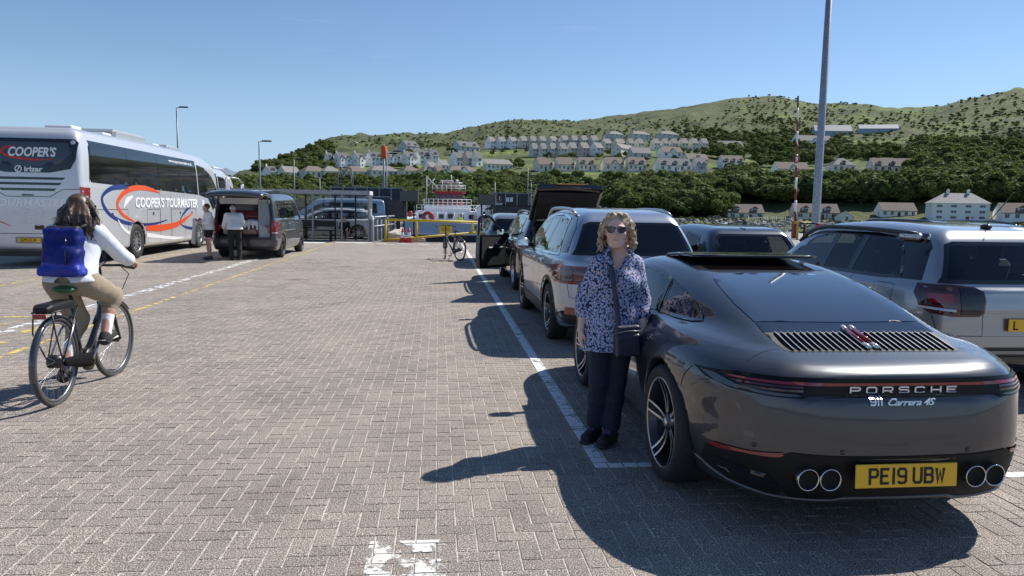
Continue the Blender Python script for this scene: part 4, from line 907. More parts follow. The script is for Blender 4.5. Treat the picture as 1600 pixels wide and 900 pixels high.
# ------------------------------------------------------------------ vehicles
def lerp_tab(tab, x):
    t = np.array(tab, float); return np.interp(x, t[:, 0], t[:, 1]).astype(np.float32)
def smooth_tab(tab, n=8):
    return spline(tab, n, closed=False)
WHEELS = {}
def wheel_meshes(key, r, wd, rim, style, dark=False):
    """axis along x, outer face at +x"""
    if key in WHEELS: return WHEELS[key]
    h = wd/2; t = MB(); 
    t.lathe([(rim+.005, h-.012), (rim+.02, h-.002), ((rim+r)/2, h+.004), (r-.02, h-.004), (r-.004, h-.03), (r, h-.055), (r, -h+.055), (r-.02, -h+.004), (rim, -h+.01)], axis='X', n=40)
    for k in (-.45, -.15, .15, .45):
        pass
    tyre = t.mesh('tyre', RUBBER)
    m = MB(); m.lathe([(rim+.006, h-.012), (rim-.006, h-.004), (rim-.016, h-.014), (rim-.03, h-.06), (rim-.04, -h+.02)], axis='X', n=40)
    if style == 'twin': m = MB(); m.lathe([(rim+.006, h-.012), (rim+.001, h-.006), (rim-.007, h-.012)], axis='X', n=40); m.cur = 1; m.lathe([(rim-.007, h-.012), (rim-.016, h-.03), (rim-.03, h-.07), (rim-.04, -h+.02)], axis='X', n=40)
    rimm = m.mesh('rim', [DKALLOY if dark else ALLOY, DKALLOY])
    s = MB(); x0 = h-.035
    def blade(a0, a1, r0, r1, w0, w1, xin, xout, th=.022):
        # a spoke as a tapered bar from the hub to the rim
        n = 5; L, U = [], []
        vs = []; fs = []
        for i in range(n+1):
            u = i/n; rr = r0+(r1-r0)*u; a = a0+(a1-a0)*u; ww = w0+(w1-w0)*u; x = xin+(xout-xin)*u+.018*math.sin(math.pi*u)*-1
            c = Vector((0, rr*math.cos(a), rr*math.sin(a))); q = Vector((0, -math.sin(a), math.cos(a)))*ww/2
            vs += [(x, *(c-q)[1:]), (x, *(c+q)[1:]), (x-th, *(c+q*.75)[1:]), (x-th, *(c-q*.75)[1:])]
            if i: b = 4*(i-1); fs += [(b+k, b+(k+1) % 4, b+4+(k+1) % 4, b+4+k) for k in range(4)]
        s.add(vs, fs); tt = len(s.mi)-4*n
        for j in range(n):
            for k in range(1, 4): s.mi[tt+4*j+k] = 1
    n = {'five': 5, 'ten': 10, 'seven': 7, 'twin': 5, 'steel': 8, 'hub': 5, 'y': 5}[style]
    hub = .062
    for i in range(n):
        a = 2*math.pi*i/n+math.pi/2+(.3 if style == 'twin' else 0)
        if style == 'twin':
            s.cur = 0
            for q in (-1, 1): blade(a+q*.15, a+q*.10-.15, hub*.8, rim-.012, .006, .006, x0-.045, x0+.0)
            for sg in (-1, 1):
                blade(a+sg*.20, a+sg*.12-.16, hub*.8, rim-.008, .020, .012, x0-.02, x0+.026)
        elif style == 'five': blade(a, a, hub*.7, rim-.012, .085, .06, x0-.005, x0+.02)
        elif style == 'y':
            blade(a, a, hub*.7, rim*.6, .07, .05, x0, x0+.01); blade(a, a+.2, rim*.58, rim-.012, .04, .035, x0+.01, x0+.02); blade(a, a-.2, rim*.58, rim-.012, .04, .035, x0+.01, x0+.02)
        else: blade(a, a, hub*.7, rim-.012, .045, .035, x0, x0+.02)
    if style == 'twin': s.lathe([(0, x0+.0), (.022, x0+.001), (.028, x0-.006)], axis='X', n=16); s.cur = 1; s.lathe([(.028, x0-.006), (.042, x0-.010), (hub, x0-.02), (hub+.005, x0-.05)], axis='X', n=20); s.cur = 0
    else: s.lathe([(0, x0+.004), (.03, x0+.006), (.04, x0), (hub, x0-.01), (hub+.005, x0-.04)], axis='X', n=16)
    spk = s.mesh('spokes', [DKALLOY, DKALLOY] if dark else [mat('spoke_silver', (.62, .63, .65), .28, .8), DKALLOY])
    b = MB(); b.lathe([(0, x0-.075), (rim-.05, x0-.075), (rim-.05, x0-.10), (0, x0-.10)], axis='X', n=28)
    disc = b.mesh('brake_disc', mat('brake_disc', (.10, .10, .105), .4, .8))
    WHEELS[key] = (tyre, rimm, spk, disc); return WHEELS[key]
def add_wheel(parent, meshes, x, y, z, label=None):
    o = bpy.data.objects.new('wheel', meshes[1]); COL.objects.link(o); o.parent = parent; o.location = (x, y, z)
    if x < 0: o.rotation_euler = (0, 0, math.pi)
    link('tyre', meshes[0], o); link('spokes', meshes[2], o); link('brake_disc', meshes[3], o)
    return o
def seat_mesh(dark=(.02, .02, .022)):
    m = MB(); m.box((0, 0, .30), (.50, .50, .16), bev=.05); m.box((0, -.26, .62), (.46, .13, .62), rx=.22, bev=.05); m.box((0, -.34, 1.0), (.25, .09, .18), rx=.15, bev=.04)
    m.cyl((-.05, -.32, .85), (-.05, -.33, .96), .008, 6); m.cyl((.05, -.32, .85), (.05, -.33, .96), .008, 6)
    return m.mesh('seat')
SEAT = seat_mesh(); SEAT.materials.append(TRIM)
GLY = {'P': [[(0, 0), (0, 1), (.8, 1), (1, .86), (1, .6), (.8, .46), (0, .46)]], 'E': [[(1, 1), (0, 1), (0, 0), (1, 0)], [(0, .52), (.85, .52)]], '1': [[(.5, 0), (.5, 1)]],
 '9': [[(0, .12), (.2, 0), (.8, 0), (1, .15), (1, .85), (.8, 1), (.2, 1), (0, .85), (0, .60), (.2, .46), (1, .46)]], 'U': [[(0, 1), (0, .15), (.2, 0), (.8, 0), (1, .15), (1, 1)]],
 'B': [[(0, 0), (0, 1), (.78, 1), (.95, .88), (.95, .65), (.78, .53), (0, .53)], [(.78, .53), (1, .40), (1, .12), (.8, 0), (0, 0)]], 'W': [[(0, 1), (.22, 0), (.5, .75), (.78, 0), (1, 1)]], 'L': [[(0, 1), (0, 0), (1, 0)]],
 '3': [[(0, .88), (.2, 1), (.8, 1), (1, .88), (1, .65), (.8, .53), (.3, .53)], [(.8, .53), (1, .4), (1, .12), (.8, 0), (.2, 0), (0, .12)]], '2': [[(0, .85), (.2, 1), (.8, 1), (1, .85), (1, .6), (0, .12), (0, 0), (1, 0)]],
 '5': [[(1, 1), (0, 1), (0, .56), (.8, .56), (1, .42), (1, .14), (.8, 0), (.2, 0), (0, .12)]], 'C': [[(1, .82), (.8, 1), (.2, 1), (0, .85), (0, .15), (.2, 0), (.8, 0), (1, .18)]], 'H': [[(0, 0), (0, 1)], [(1, 0), (1, 1)], [(0, .5), (1, .5)]],
 'O': [[(.5, 0), (.15, 0), (0, .15), (0, .85), (.15, 1), (.85, 1), (1, .85), (1, .15), (.85, 0), (.5, 0)]], 'R': [[(0, 0), (0, 1), (.85, 1), (1, .86), (1, .56), (.85, .42), (0, .42)], [(.55, .42), (1, 0)]], 'S': [[(1, .84), (.88, 1), (.12, 1), (0, .86), (0, .66), (.12, .53), (.88, .53), (1, .40), (1, .14), (.88, 0), (.12, 0), (0, .16)]]}
def glyph_mesh(txt, h, w, gap, t, ext=.001, shear=0., fine=True):
    """stroke lettering; strokes of width t, letters h high and w wide, extruded"""
    V = []; Fc = []; x = 0
    for ch in txt:
        if ch == ' ': x += w*.55; continue
        if ch not in GLY: continue
        ww = w*(.25 if ch == '1' else 1)
        for pl in GLY[ch]:
            P = [(x+(p[0] if ch != '1' else p[0])*ww, t/2+p[1]*(h-t)) for p in pl]
            if pl[0][1] in (0, 1) and len(pl) > 1 and pl[0][0] == pl[1][0]: P[0] = (P[0][0], 0 if pl[0][1] == 0 else h)
            if pl[-1][1] in (0, 1) and pl[-1][0] == pl[-2][0]: P[-1] = (P[-1][0], 0 if pl[-1][1] == 0 else h)
            P2 = [P[0]]
            for a, b in zip(P, P[1:]):
                q = max(1, int(math.hypot(b[0]-a[0], b[1]-a[1])/.009)) if fine else 1
                P2 += [(a[0]+(b[0]-a[0])*j/q, a[1]+(b[1]-a[1])*j/q) for j in range(1, q+1)]
            P = P2; n = len(P); L, Rr = [], []
            for i in range(n):
                a = np.array(P[max(0, i-1)]); b = np.array(P[i]); c = np.array(P[min(n-1, i+1)]); d1 = (b-a) if i else (c-b); d2 = (c-b) if i < n-1 else d1; d1 = d1/np.linalg.norm(d1); d2 = d2/np.linalg.norm(d2)
                m = np.array([-(d1+d2)[1], (d1+d2)[0]]); m = m/(np.linalg.norm(m)+1e-9); k = 1/max(.6, m@np.array([-d1[1], d1[0]])); L.append(b+m*t/2*k); Rr.append(b-m*t/2*k)
            k0 = len(V)
            for i in range(n): V += [(*L[i], ext), (*Rr[i], ext), (*L[i], -ext), (*Rr[i], -ext)]
            for i in range(n-1): b = k0+4*i; Fc += [(b, b+1, b+5, b+4), (b, b+4, b+6, b+2), (b+1, b+3, b+7, b+5)]
            Fc += [(k0, k0+2, k0+3, k0+1), (k0+4*n-4, k0+4*n-3, k0+4*n-1, k0+4*n-2)]
        x += ww+gap
    W = x-gap; V = [(a-W/2+(b-h/2)*shear, b-h/2, c) for a, b, c in V]
    mb = MB(); mb.add(V, Fc); return mb.mesh('lettering', fix=False)
def number_plate(parent, text, c, yellow=True, tilt=0., w=.52, h=.111, align=0.):
    p = MB(); p.box((0, 0, 0), (w, .008, h), bev=.004); pl = p.build('number_plate', YPLATE if yellow else mat('white_plate', (.75, .75, .75), .35), parent, c, (tilt, 0, 0))
    t = glyph_mesh(text, h*.70, .040, .0195, .0128, .0008, fine=False); t.transform(RX90)
    if align: t.transform(Matrix.Translation((align, 0, 0)))
    t.materials.append(mat('plate_black', (.008, .008, .008), .6))
    link('plate_lettering', t, pl, None, (0, -.0055, 0)); return pl
class Car:
    def __init__(s, sp, root):
        s.sp = sp; s.root = root; h = sp.get('h', .025); L, W = sp['L'], sp['W']; s.W = W
        g = Grid((-W/2-.06, -.12, .06), (W/2+.06, L+.12, sp['H']+.08), h)
        Yg, Zg = np.meshgrid(g.ax[1], g.ax[2], indexing='ij'); Xg, Yp = np.meshgrid(g.ax[0], g.ax[1], indexing='ij')
        def solid(side, plan, inset, k, raked=None):
            ds = poly_sdf(spline(side, 5), Yg, Zg)
            pr = [(x, y) for x, y in plan]; pl = spline(pr, 4, closed=False); P = np.concatenate([pl, (pl*[-1, 1])[::-1]])
            dpn = poly_sdf(P, Xg, Yp); ins = smooth_tab(inset); iz = np.interp(g.ax[2], ins[:, 0], ins[:, 1]); gz = np.gradient(iz, g.h)
            d = (dpn[:, :, None]+iz[None, None, :])/np.sqrt(1+gz*gz)[None, None, :]
            return smax(ds[None], d.astype(np.float32), k)
        F = solid(sp['low'], sp['plan'], sp['inset'], sp.get('k', .10))
        if 'cab' in sp: F = smin(F, solid(sp['cab'], sp['cplan'], sp['cinset'], sp.get('ck', .12)), sp.get('cb', .05))
        g.F = F.astype(np.float32); s.g = g
        for f in sp.get('extra', []): f(g)
        R_ = sp['r']+sp.get('gap', .045)
        for y in (sp['yr'], sp['yf']):
            for sx in (-1, 1):
                if sp.get('flare'): g.xcyl((sx*(W/2-.12), y, sp['r']), R_+.045, .12+sp['flare'], .05, '+')
        for y in (sp['yr'], sp['yf']):
            rr = sp.get('r2', sp['r']) if y == sp['yf'] else sp['r']
            for sx in (-1, 1): g.xcyl((sx*(W/2+.1), y, rr+.005), rr+sp.get('gap', .045), .1+sp.get('archd', .30), .012, '-')
        co, Q = g.surface(); s.co, s.Q = co, Q
        s.bvh = bvh_of(co, Q)
        cen = co[Q].mean(1); e1 = co[Q[:, 2]]-co[Q[:, 0]]; e2 = co[Q[:, 3]]-co[Q[:, 1]]; nr = np.cross(e1, e2); nr /= np.linalg.norm(nr, axis=1)[:, None]+1e-12
        vn = np.zeros_like(co); e1_ = np.cross(e1, e2)
        for i in range(4): np.add.at(vn, Q[:, i], e1_)
        s.vn = vn/(np.linalg.norm(vn, axis=1)[:, None]+1e-12)
        s.cen, s.nr = cen, nr; s.alive = np.ones(len(Q), bool)
        s.arch = np.zeros(len(Q), bool)
        for y in (sp['yr'], sp['yf']):
            rr = sp.get('r2', sp['r']) if y == sp['yf'] else sp['r']
            rad = np.hypot(cen[:, 1]-y, cen[:, 2]-rr-.005); s.arch |= (rad < rr+sp.get('gap', .045)+.008) & (np.abs(cen[:, 0]) < W/2-.012)
        s.arch |= (nr[:, 2] < -.8) & (cen[:, 2] < .3)
    def sel(s, side, outline):
        c, n = s.cen, s.nr; o = {'L': (1, 2), 'R': (1, 2), 'B': (0, 2), 'F': (0, 2), 'T': (0, 1)}[side]
        m = {'L': n[:, 0] < -.25, 'R': n[:, 0] > .25, 'B': n[:, 1] < -.15, 'F': n[:, 1] > .15, 'T': n[:, 2] > .25}[side]
        if side == 'B': m &= c[:, 1] < s.sp['L']*.5
        if side == 'F': m &= c[:, 1] > s.sp['L']*.5
        idx = np.nonzero(m & s.alive)[0]; k = inside(outline, c[idx][:, o[0]], c[idx][:, o[1]]) < 0; r = np.zeros(len(c), bool); r[idx[k]] = True; return r
    def hole(s, side, outline, d=.03):
        s.alive &= ~s.sel(side, shrink(outline, d))
    def split(s, name, side, outline, m, label=None):
        k = s.sel(side, outline) & s.alive; s.alive &= ~k
        if k.sum() == 0: return None
        o = link(name, np_mesh(name, s.co, s.Q[k], mats=[m, BLK], fmat=s.arch[k].astype(int), vn=s.vn), s.root)
        if label: o['label'] = label
        return o
    def body(s, m, name='body'):
        k = s.alive; return link(name, np_mesh(name, s.co, s.Q[k], mats=[m, BLK], fmat=s.arch[k].astype(int), vn=s.vn), s.root)
    def patch(s, name, side, outline, m, off=.004, step=.05, holes=(), parent=None, thick=0):
        me = patch(s.bvh, side, outline, off, step, holes); me.materials.append(m)
        o = link(name, me, parent or s.root)
        if thick:
            md = o.modifiers.new('solid', 'SOLIDIFY'); md.thickness = thick; md.offset = -1
        return o
    def window(s, name, side, outline, gl, frame=.03, hole=True, parent=None):
        """pane and its dark surround over an opening in the body"""
        if hole: s.hole(side, outline, frame*.75)
        o = s.patch(name, side, shrink(outline, frame*.6), gl, .004, .06, parent=parent)
        me = patch(s.bvh, side, outline, .006, .045, [shrink(outline, frame)]); me.materials.append(GLOSSBLK)
        link('window_surround', me, o); return o
    def seams(s, lines, name='panel_gap', w=.006):
        mb = None; bm = bmesh.new()
        for side, pts in lines:
            P = []
            for i in range(len(pts)-1):
                a = np.array(pts[i], float); b = np.array(pts[i+1], float); n = max(1, int(np.linalg.norm(b-a)/.04))
                P += [tuple(a+(b-a)*j/n) for j in range(n)]
            P.append(tuple(pts[-1])); o, d = AXD[side]; prev = None
            for i, p in enumerate(P):
                q, nrm, _, _ = s.bvh.ray_cast(to3(side, *p), d, 12)
                if q is None: prev = None; continue
                if nrm.dot(d) > 0: nrm = -nrm
                p2 = P[min(i+1, len(P)-1)]; p1 = P[max(i-1, 0)]; dv = to3(side, *p2)-to3(side, *p1)
                t = dv.cross(nrm); 
                if t.length < 1e-6: continue
                t.normalize(); q = q+nrm*.0022; a = bm.verts.new(q-t*w/2); b = bm.verts.new(q+t*w/2)
                if prev: 
                    if (prev[0].co-a.co).length < .2: bm.faces.new((prev[0], prev[1], b, a))
                prev = (a, b)
        me = bpy.data.meshes.new(name); bm.to_mesh(me); bm.free(); me.materials.append(mat('gap_black', (.004, .004, .004), .9)); return link(name, me, s.root)
    def wheels(s, key, style, dark=False, rear_only=False):
        sp = s.sp; w = wheel_meshes(key, sp['r'], sp.get('tw', .23), sp.get('rim', sp['r']*.72), style, dark)
        w2 = wheel_meshes(key+'f', sp['r2'], sp.get('tw', .23)*.85, sp['r2']-(sp['r']-sp.get('rim', sp['r']*.72)), style, dark) if 'r2' in sp else w
        for y, ww, r in ((sp['yr'], w, sp['r']), (sp['yf'], w2, sp.get('r2', sp['r']))):
            for sx in (-1, 1): add_wheel(s.root, ww, sx*(sp['W']/2-sp.get('tw', .23)/2-sp.get('inb', .02)), y, r)
    def interior(s, rows=((1.5, 2), (2.4, 2)), z=.28, w=.36, floor=True, bench=None):
        y0, y1 = s.sp['yr']-.3, s.sp['yf']-.3; m = MB(); W = s.sp['W']/2-.12
        m.bb((-W, y0, .30), (W, y1, .33)); m.bb((-W, y1-.25, .33), (W, y1-.05, s.sp.get('dash', .95)))
        m.build('dashboard', TRIM, s.root)
        for y, n in rows:
            for sx in ((-1, 1) if n == 2 else (-1, 0, 1)):
                link('seat', SEAT, s.root, None, (sx*w, y, z))
    def mirror(s, y, z, m, w=.2):
        for sx in (-1, 1):
            b = MB(); b.sphere((0, 0, 0), .5, 12, (w, .11/.5*.5, .155)); o = b.build('door_mirror', m, s.root, (sx*(s.W/2+.055), y, z)); a_ = MB(); a_.tube([(0, 0, -.02), (-sx*.16, .02, -.05)], [.03, .035], 8); a_.build('mirror_arm', BLK, o)
            g = MB(); g.box((0, -.052, 0), (.15, .004, .105), bev=.0018); g.build('mirror_glass', mat('mirror', (.8, .82, .85), .02, 1.0), o)
    def handle(s, pts, m):
        for side, y, z in pts:
            o, d = AXD[side]; q, nrm, _, _ = s.bvh.ray_cast(to3(side, y, z), d, 12)
            if q is None: continue
            b = MB(); b.box((0, 0, 0), (.03, .19, .026), bev=.010); b.build('door_handle', m, s.root, q+Vector((-.014 if side == 'L' else .014, 0, 0)))
# ------------------------------------------------------------------ the grey coupe
P_X, P_Y, P_RZ = 2.298, 3.30, R(0.9)
PGREY = paint('agate_grey_paint', (.048, .051, .057), .60, .32)
def porsche():
    root = thing('sports_car', 'dark grey sports coupe with red brake light bar, beside the woman in the floral blouse', 'car', (P_X, P_Y, 0), P_RZ)
    sp = dict(L=4.52, W=1.852, H=1.31, h=.018, k=.07, ck=.14, cb=.13, r=.357, r2=.340, tw=.29, rim=.272, yr=1.02, yf=3.47, gap=.028, archd=.30, inb=-.004,
        low=[(.075, .215), (.02, .31), (.0, .44), (.01, .58), (.035, .70), (.06, .80), (.085, .85), (.15, .868), (.35, .885), (.65, .90), (1.0, .895), (1.6, .855), (2.3, .82), (3.0, .80), (3.5, .81), (3.9, .76), (4.25, .64), (4.48, .48), (4.5, .30), (4.42, .16), (3.9, .13), (2.2, .13), (.9, .15), (.3, .19)],
        plan=[(0, .0), (.35, .018), (.57, .07), (.69, .14), (.77, .25), (.845, .42), (.90, .68), (.926, 1.03), (.91, 1.5), (.875, 2.0), (.865, 2.6), (.885, 3.2), (.89, 3.5), (.865, 3.9), (.78, 4.2), (.62, 4.4), (.35, 4.5), (0, 4.52)],
        inset=[(.0, .14), (.15, .10), (.25, .055), (.4, .012), (.55, 0), (.7, .010), (.8, .035), (.88, .085), (.95, .16), (1.1, .4)],
        cab=[(.15, .80), (.30, .895), (.42, .93), (.55, .978), (.85, 1.075), (1.2, 1.168), (1.6, 1.245), (2.0, 1.288), (2.3, 1.298), (2.6, 1.283), (2.9, 1.215), (3.25, 1.05), (3.6, .86), (3.6, .5), (.15, .5)],
        cplan=[(0, .10), (.50, .14), (.64, .45), (.70, .9), (.755, 1.4), (.79, 1.9), (.80, 2.5), (.78, 3.1), (.70, 3.55), (.5, 3.75), (0, 3.8)],
        cinset=[(.0, 0), (.85, .0), (.95, .03), (1.10, .10), (1.22, .17), (1.31, .24), (1.5, .5)])
    def ex(g):
        # ducktail edge of the engine lid over the light band, recess for the band and the lower grille
        for sx in (-1, 1):
            g.ell((sx*.70, 1.0, .74), (.22, .75, .20), .10)
        g.rbox((0, -.03, .792), (.86, .118, .040), .012, .014, '-')
        g.rbox((0, .70, 1.10), (.535, .16, .045), .01, .008, '-', rot=(.30, 0, 0))
        g.rbox((0, -.04, .34), (.74, .10, .085), .03, .03, '-')
    sp['extra'] = [ex]
    c = Car(sp, root)
    return c, root
PC, PROOT = porsche()
def conform(c, me, side, cx, cv, off=.002):
    """lay flat lettering (x right, y up) on the body"""
    o, d = AXD[side]; sg = {'B': 1, 'L': -1, 'R': 1, 'F': -1, 'T': 1}[side]
    for v in me.vertices:
        q, nrm, _, _ = c.bvh.ray_cast(to3(side, cx+v.co.x*sg, cv+v.co.y), d, 12)
        if q is None: continue
        if nrm.dot(d) > 0: nrm = -nrm
        v.co = q+nrm*(off+v.co.z)
    me.update(); return me
def porsche_parts(c, root):
    DK = mat('rear_deck_glass', (.006, .007, .008), .03, coat=.6)
    wl = [(-1.0, 0)]
    # glazing
    side_front = [(1.66, .955), (1.72, 1.175), (2.0, 1.215), (2.3, 1.225), (2.62, 1.195), (2.95, 1.08), (3.12, .975), (3.05, .93), (2.4, .925)]
    side_rear = [(1.64, .952), (1.70, 1.172), (1.48, 1.135), (1.24, 1.075), (1.06, 1.015), (1.00, .985), (1.10, .968), (1.35, .955)]
    for s in 'LR':
        c.window('side_window', s, side_front, GLM, .022); c.window('quarter_window', s, side_rear, GLP, .018, hole=False)
    c.patch('rear_window', 'T', [(-.50, .70), (-.515, .95), (-.50, 1.2), (-.475, 1.40), (-.42, 1.475), (-.2, 1.515), (0, 1.53), (.2, 1.515), (.42, 1.475), (.475, 1.40), (.50, 1.2), (.515, .95), (.50, .70), (.25, .695), (0, .69), (-.25, .695)], mat('rear_glass', (.012, .014, .017), .06, coat=1.0, spec=.8), .004, .05)
    c.patch('deck_panel', 'T', [(-.50, .692), (-.25, .687), (0, .682), (.25, .687), (.50, .692), (.505, .57), (-.505, .57)], DK, .003, .05)
    c.patch('windscreen', 'T', [(-.52, 2.72), (-.2, 2.76), (.2, 2.76), (.52, 2.72), (.64, 3.3), (.3, 3.42), (-.3, 3.42), (-.64, 3.3)], GLD, .004, .06)
    # engine lid louvres
    gr = c.patch('engine_grille', 'T', [(-.505, .572), (.505, .572), (.49, .345), (.46, .325), (-.46, .325), (-.49, .345)], mat('grille_dark', (.004, .004, .005), .6), .0015, .04)
    o, d = AXD['T']
    def onbody(x, y, lift=0):
        q, n, _, _ = c.bvh.ray_cast(to3('T', x, y), d, 12); 
        if q is None: q, n = Vector((x, y, .95)), Vector((0, 0, 1))
        if n.z < 0: n = -n
        return q+n*lift
    SL = mat('louvre_silver', (.72, .73, .74), .3, .7)
    k = 0
    for i in range(-12, 13):
        x = i*.0375
        if abs(i) < 1: continue
        x1 = x*1.0
        mb = MB(); pts = [onbody(x1+(.006 if x > 0 else -.006)*u*0, .335+.225*u, .012+.006*math.sin(math.pi*u)) for u in (0, .25, .5, .75, 1)]
        vs, fs = [], []
        for j, p in enumerate(pts):
            vs += [p+Vector((-.0022, 0, 0)), p+Vector((.0022, 0, .001)), p+Vector((.003, 0, -.014)), p+Vector((-.003, 0, -.014))]
            if j: b = 4*(j-1); fs += [(b+q, b+(q+1) % 4, b+4+(q+1) % 4, b+4+q) for q in range(4)]
        fs += [(0, 1, 2, 3), (16, 17, 18, 19)]; mb.add(vs, fs); mb.mi = [0 if (j < 16 and j % 4 == 0) else 1 for j in range(len(fs))]; mb.build('louvre', [SL, GLOSSBLK], gr)
    for sx in (-1, 1):
        for a, b, m_, nm in ((.40, .575, REDL, 'third_brake_light'), (.345, .40, SL, 'brake_light_end'), (.575, .615, SL, 'brake_light_end')):
            mb = MB(); p0, p1 = onbody(sx*.024, a, .012), onbody(sx*.024, b, .012)
            mb.tube([p0, p1], .0135, 8); mb.build(nm, m_, root)
    # roof: raised sunroof panel
    p = c.patch('sunroof_opening', 'T', [(-.42, 1.62), (.42, 1.62), (.45, 2.5), (-.45, 2.5)], GLOSSBLK, .002, .06)
    me = patch(c.bvh, 'T', [(-.455, 1.80), (-.25, 1.77), (.25, 1.77), (.455, 1.80), (.45, 2.46), (-.45, 2.46)], .02, .05); me.materials.append(GLOSSBLK)
    for v in me.vertices: v.co.z += max(0, (2.46-v.co.y))*.072
    q = link('sunroof_panel', me, root); md = q.modifiers.new('s', 'SOLIDIFY'); md.thickness = .016
    # rear light band
    band = [(-.885, .812), (-.765, .834), (-.51, .84), (0, .838), (.51, .84), (.765, .834), (.885, .812), (.868, .775), (.80, .752), (.665, .744), (.525, .744), (.49, .757), (.31, .759), (0, .759), (-.31, .759), (-.49, .757), (-.525, .744), (-.665, .744), (-.80, .752), (-.868, .775)]
    bo = c.patch('light_band', 'B', band, mat('band_black', (.004, .004, .005), .35, spec=.25), .006, .03)
    red = [(-.80, .812), (-.51, .820), (0, .819), (.51, .820), (.80, .812), (.80, .803), (.51, .806), (0, .804), (-.51, .806), (-.80, .803)]
    c.patch('brake_light_strip', 'B', red, REDL, .010, .03, parent=bo)
    for sg in (-1, 1):
        f = (lambda P: P) if sg < 0 else mir
        c.patch('tail_light', 'B', f([(-.872, .803), (-.84, .768), (-.79, .758), (-.665, .751), (-.53, .751), (-.55, .762), (-.68, .765), (-.78, .775), (-.835, .803)]), mat('smoked_lamp', (.045, .055, .07), .2, coat=.5), .009, .025, parent=bo)
        c.patch('tail_light_bar', 'B', f([(-.80, .797), (-.52, .800), (-.52, .792), (-.78, .787)]), DKREDL, .009, .025, parent=bo)
        c.patch('tail_light_bar', 'B', f([(-.77, .781), (-.52, .784), (-.52, .774), (-.75, .771)]), DKREDL, .009, .025, parent=bo)
    t = glyph_mesh('PORSCHE', .036, .050, .036, .0068, .0025); lo = min(v.co.x for v in t.vertices); hi = max(v.co.x for v in t.vertices)
    t.transform(Matrix.Diagonal((.565/(hi-lo), 1, 1, 1))); conform(c, t, 'B', 0, .784, .013); t.materials.append(mat('badge_silver', (.75, .76, .78), .25, .6)); link('badge_lettering', t, root)
    t = glyph_mesh('911'.replace('1', '1'), .036, .026, .011, .0075, .003, shear=.12); conform(c, t, 'B', -.165, .733, .006); t.materials.append(MAT['badge_silver']); link('model_badge', t, root)
    t = text_mesh('Carrera 4S', .040, .0025, font_shear=.5, offset=.0008, spacing=.92, xscale=1.16); lo = min(v.co.x for v in t.vertices); hi = max(v.co.x for v in t.vertices)
    t.transform(Matrix.Diagonal((.255/(hi-lo), 1, 1, 1))); conform(c, t, 'B', .008, .729, .005); t.materials.append(MAT['badge_silver']); link('model_badge', t, root)
    # lower bumper
    dif = [(-.845, .405), (-.83, .43), (-.607, .462), (-.57, .478), (-.35, .468), (0, .465), (.35, .468), (.57, .478), (.607, .462), (.83, .43), (.845, .405), (.84, .30), (.76, .255), (.60, .235), (.44, .228), (.33, .228), (.28, .245), (-.28, .245), (-.33, .228), (-.44, .228), (-.60, .235), (-.76, .255), (-.84, .30)]
    c.patch('rear_diffuser', 'B', dif, mat('diffuser_black', (.007, .007, .008), .55, spec=.25), .006, .035)
    me = patch(c.bvh, 'B', [(p[0], p[1]-.002) for p in [(-.845, .275), (-.76, .236), (-.60, .214), (-.44, .204), (-.33, .204), (-.28, .222), (.28, .222), (.33, .204), (.44, .204), (.60, .214), (.76, .236), (.845, .275), (.84, .30), (.76, .257), (.60, .237), (.44, .230), (.33, .230), (.28, .247), (-.28, .247), (-.33, .230), (-.44, .230), (-.60, .237), (-.76, .257), (-.84, .30)]], .016, .03)
    me.materials.append(PGREY); q = link('bumper_lip', me, root); md = q.modifiers.new('s', 'SOLIDIFY'); md.thickness = .02
    for sg in (-1, 1):
        f = (lambda P: P) if sg < 0 else mir
        c.patch('rear_reflector', 'B', f([(-.845, .418), (-.83, .437), (-.607, .474), (-.60, .462), (-.617, .45), (-.748, .437), (-.82, .412)]), REDL, .010, .025)
        c.patch('bumper_vent', 'B', f([(-.82, .36), (-.65, .35), (-.60, .30), (-.72, .275), (-.81, .31)]), GLOSSBLK, .009, .03)
        for x in (.385, .495):
            e = MB(); y0 = .022 if x < .45 else .030
            e.lathe([(.050, y0), (.053, y0-.006), (.0555, y0), (.0555, y0+.12), (.049, y0+.12)], axis='Y', n=26)
            eo = e.build('exhaust_pipe', mat('exhaust_steel', (.62, .60, .58), .18, 1.0), root, (sg*x, 0, .352))
            i_ = MB(); i_.lathe([(.0485, y0+.003), (.044, y0+.012), (0, y0+.014)], axis='Y', n=20); i_.build('pipe_bore', mat('bore_shade', (.006, .006, .006), .9), eo)  # black cap inside the rim, painted as the shade down the pipe
        for x, z in ((.716, .49), (.33, .489)):
            q_, n_, _, _ = c.bvh.ray_cast(to3('B', sg*x, z), AXD['B'][1], 12)
            if q_ is not None:
                b = MB(); b.cyl((0, 0, 0), n_*-.003 if n_.y > 0 else n_*.003, .0125, 14); b.build('parking_sensor', mat('sensor_grey', (.05, .05, .052), .4, .3), root, q_)
    number_plate(root, 'PE19 UBW', (0, .006, .372), tilt=-.06, w=.535, h=.118)
    # seams: engine lid, doors, bumper
    for sg in (-1, 1):
        c.seams([('T', [(sg*.505, .37), (sg*.54, .375), (sg*.60, .365), (sg*.65, .345), (sg*.70, .325), (sg*.745, .302)])], w=.004)
    for s in 'LR':
        c.seams([(s, [(1.72, .94), (1.60, .80), (1.62, .55), (1.78, .30), (2.4, .25), (2.95, .27), (3.02, .5), (3.02, .75), (3.10, .93)]), (s, [(.60, .80), (.66, .74), (.70, .66)])], w=.005)
        pts = side_front; 
    c.seams([('B', [(-.9, .70), (-.875, .755)]), ('B', [(.9, .70), (.875, .755)])], w=.004)
    c.handle([('L', 1.85, .80), ('R', 1.85, .80)], PGREY)
    c.mirror(2.88, .97, PGREY)
    DIM = (.19,)
    c.wheels('p', 'twin')
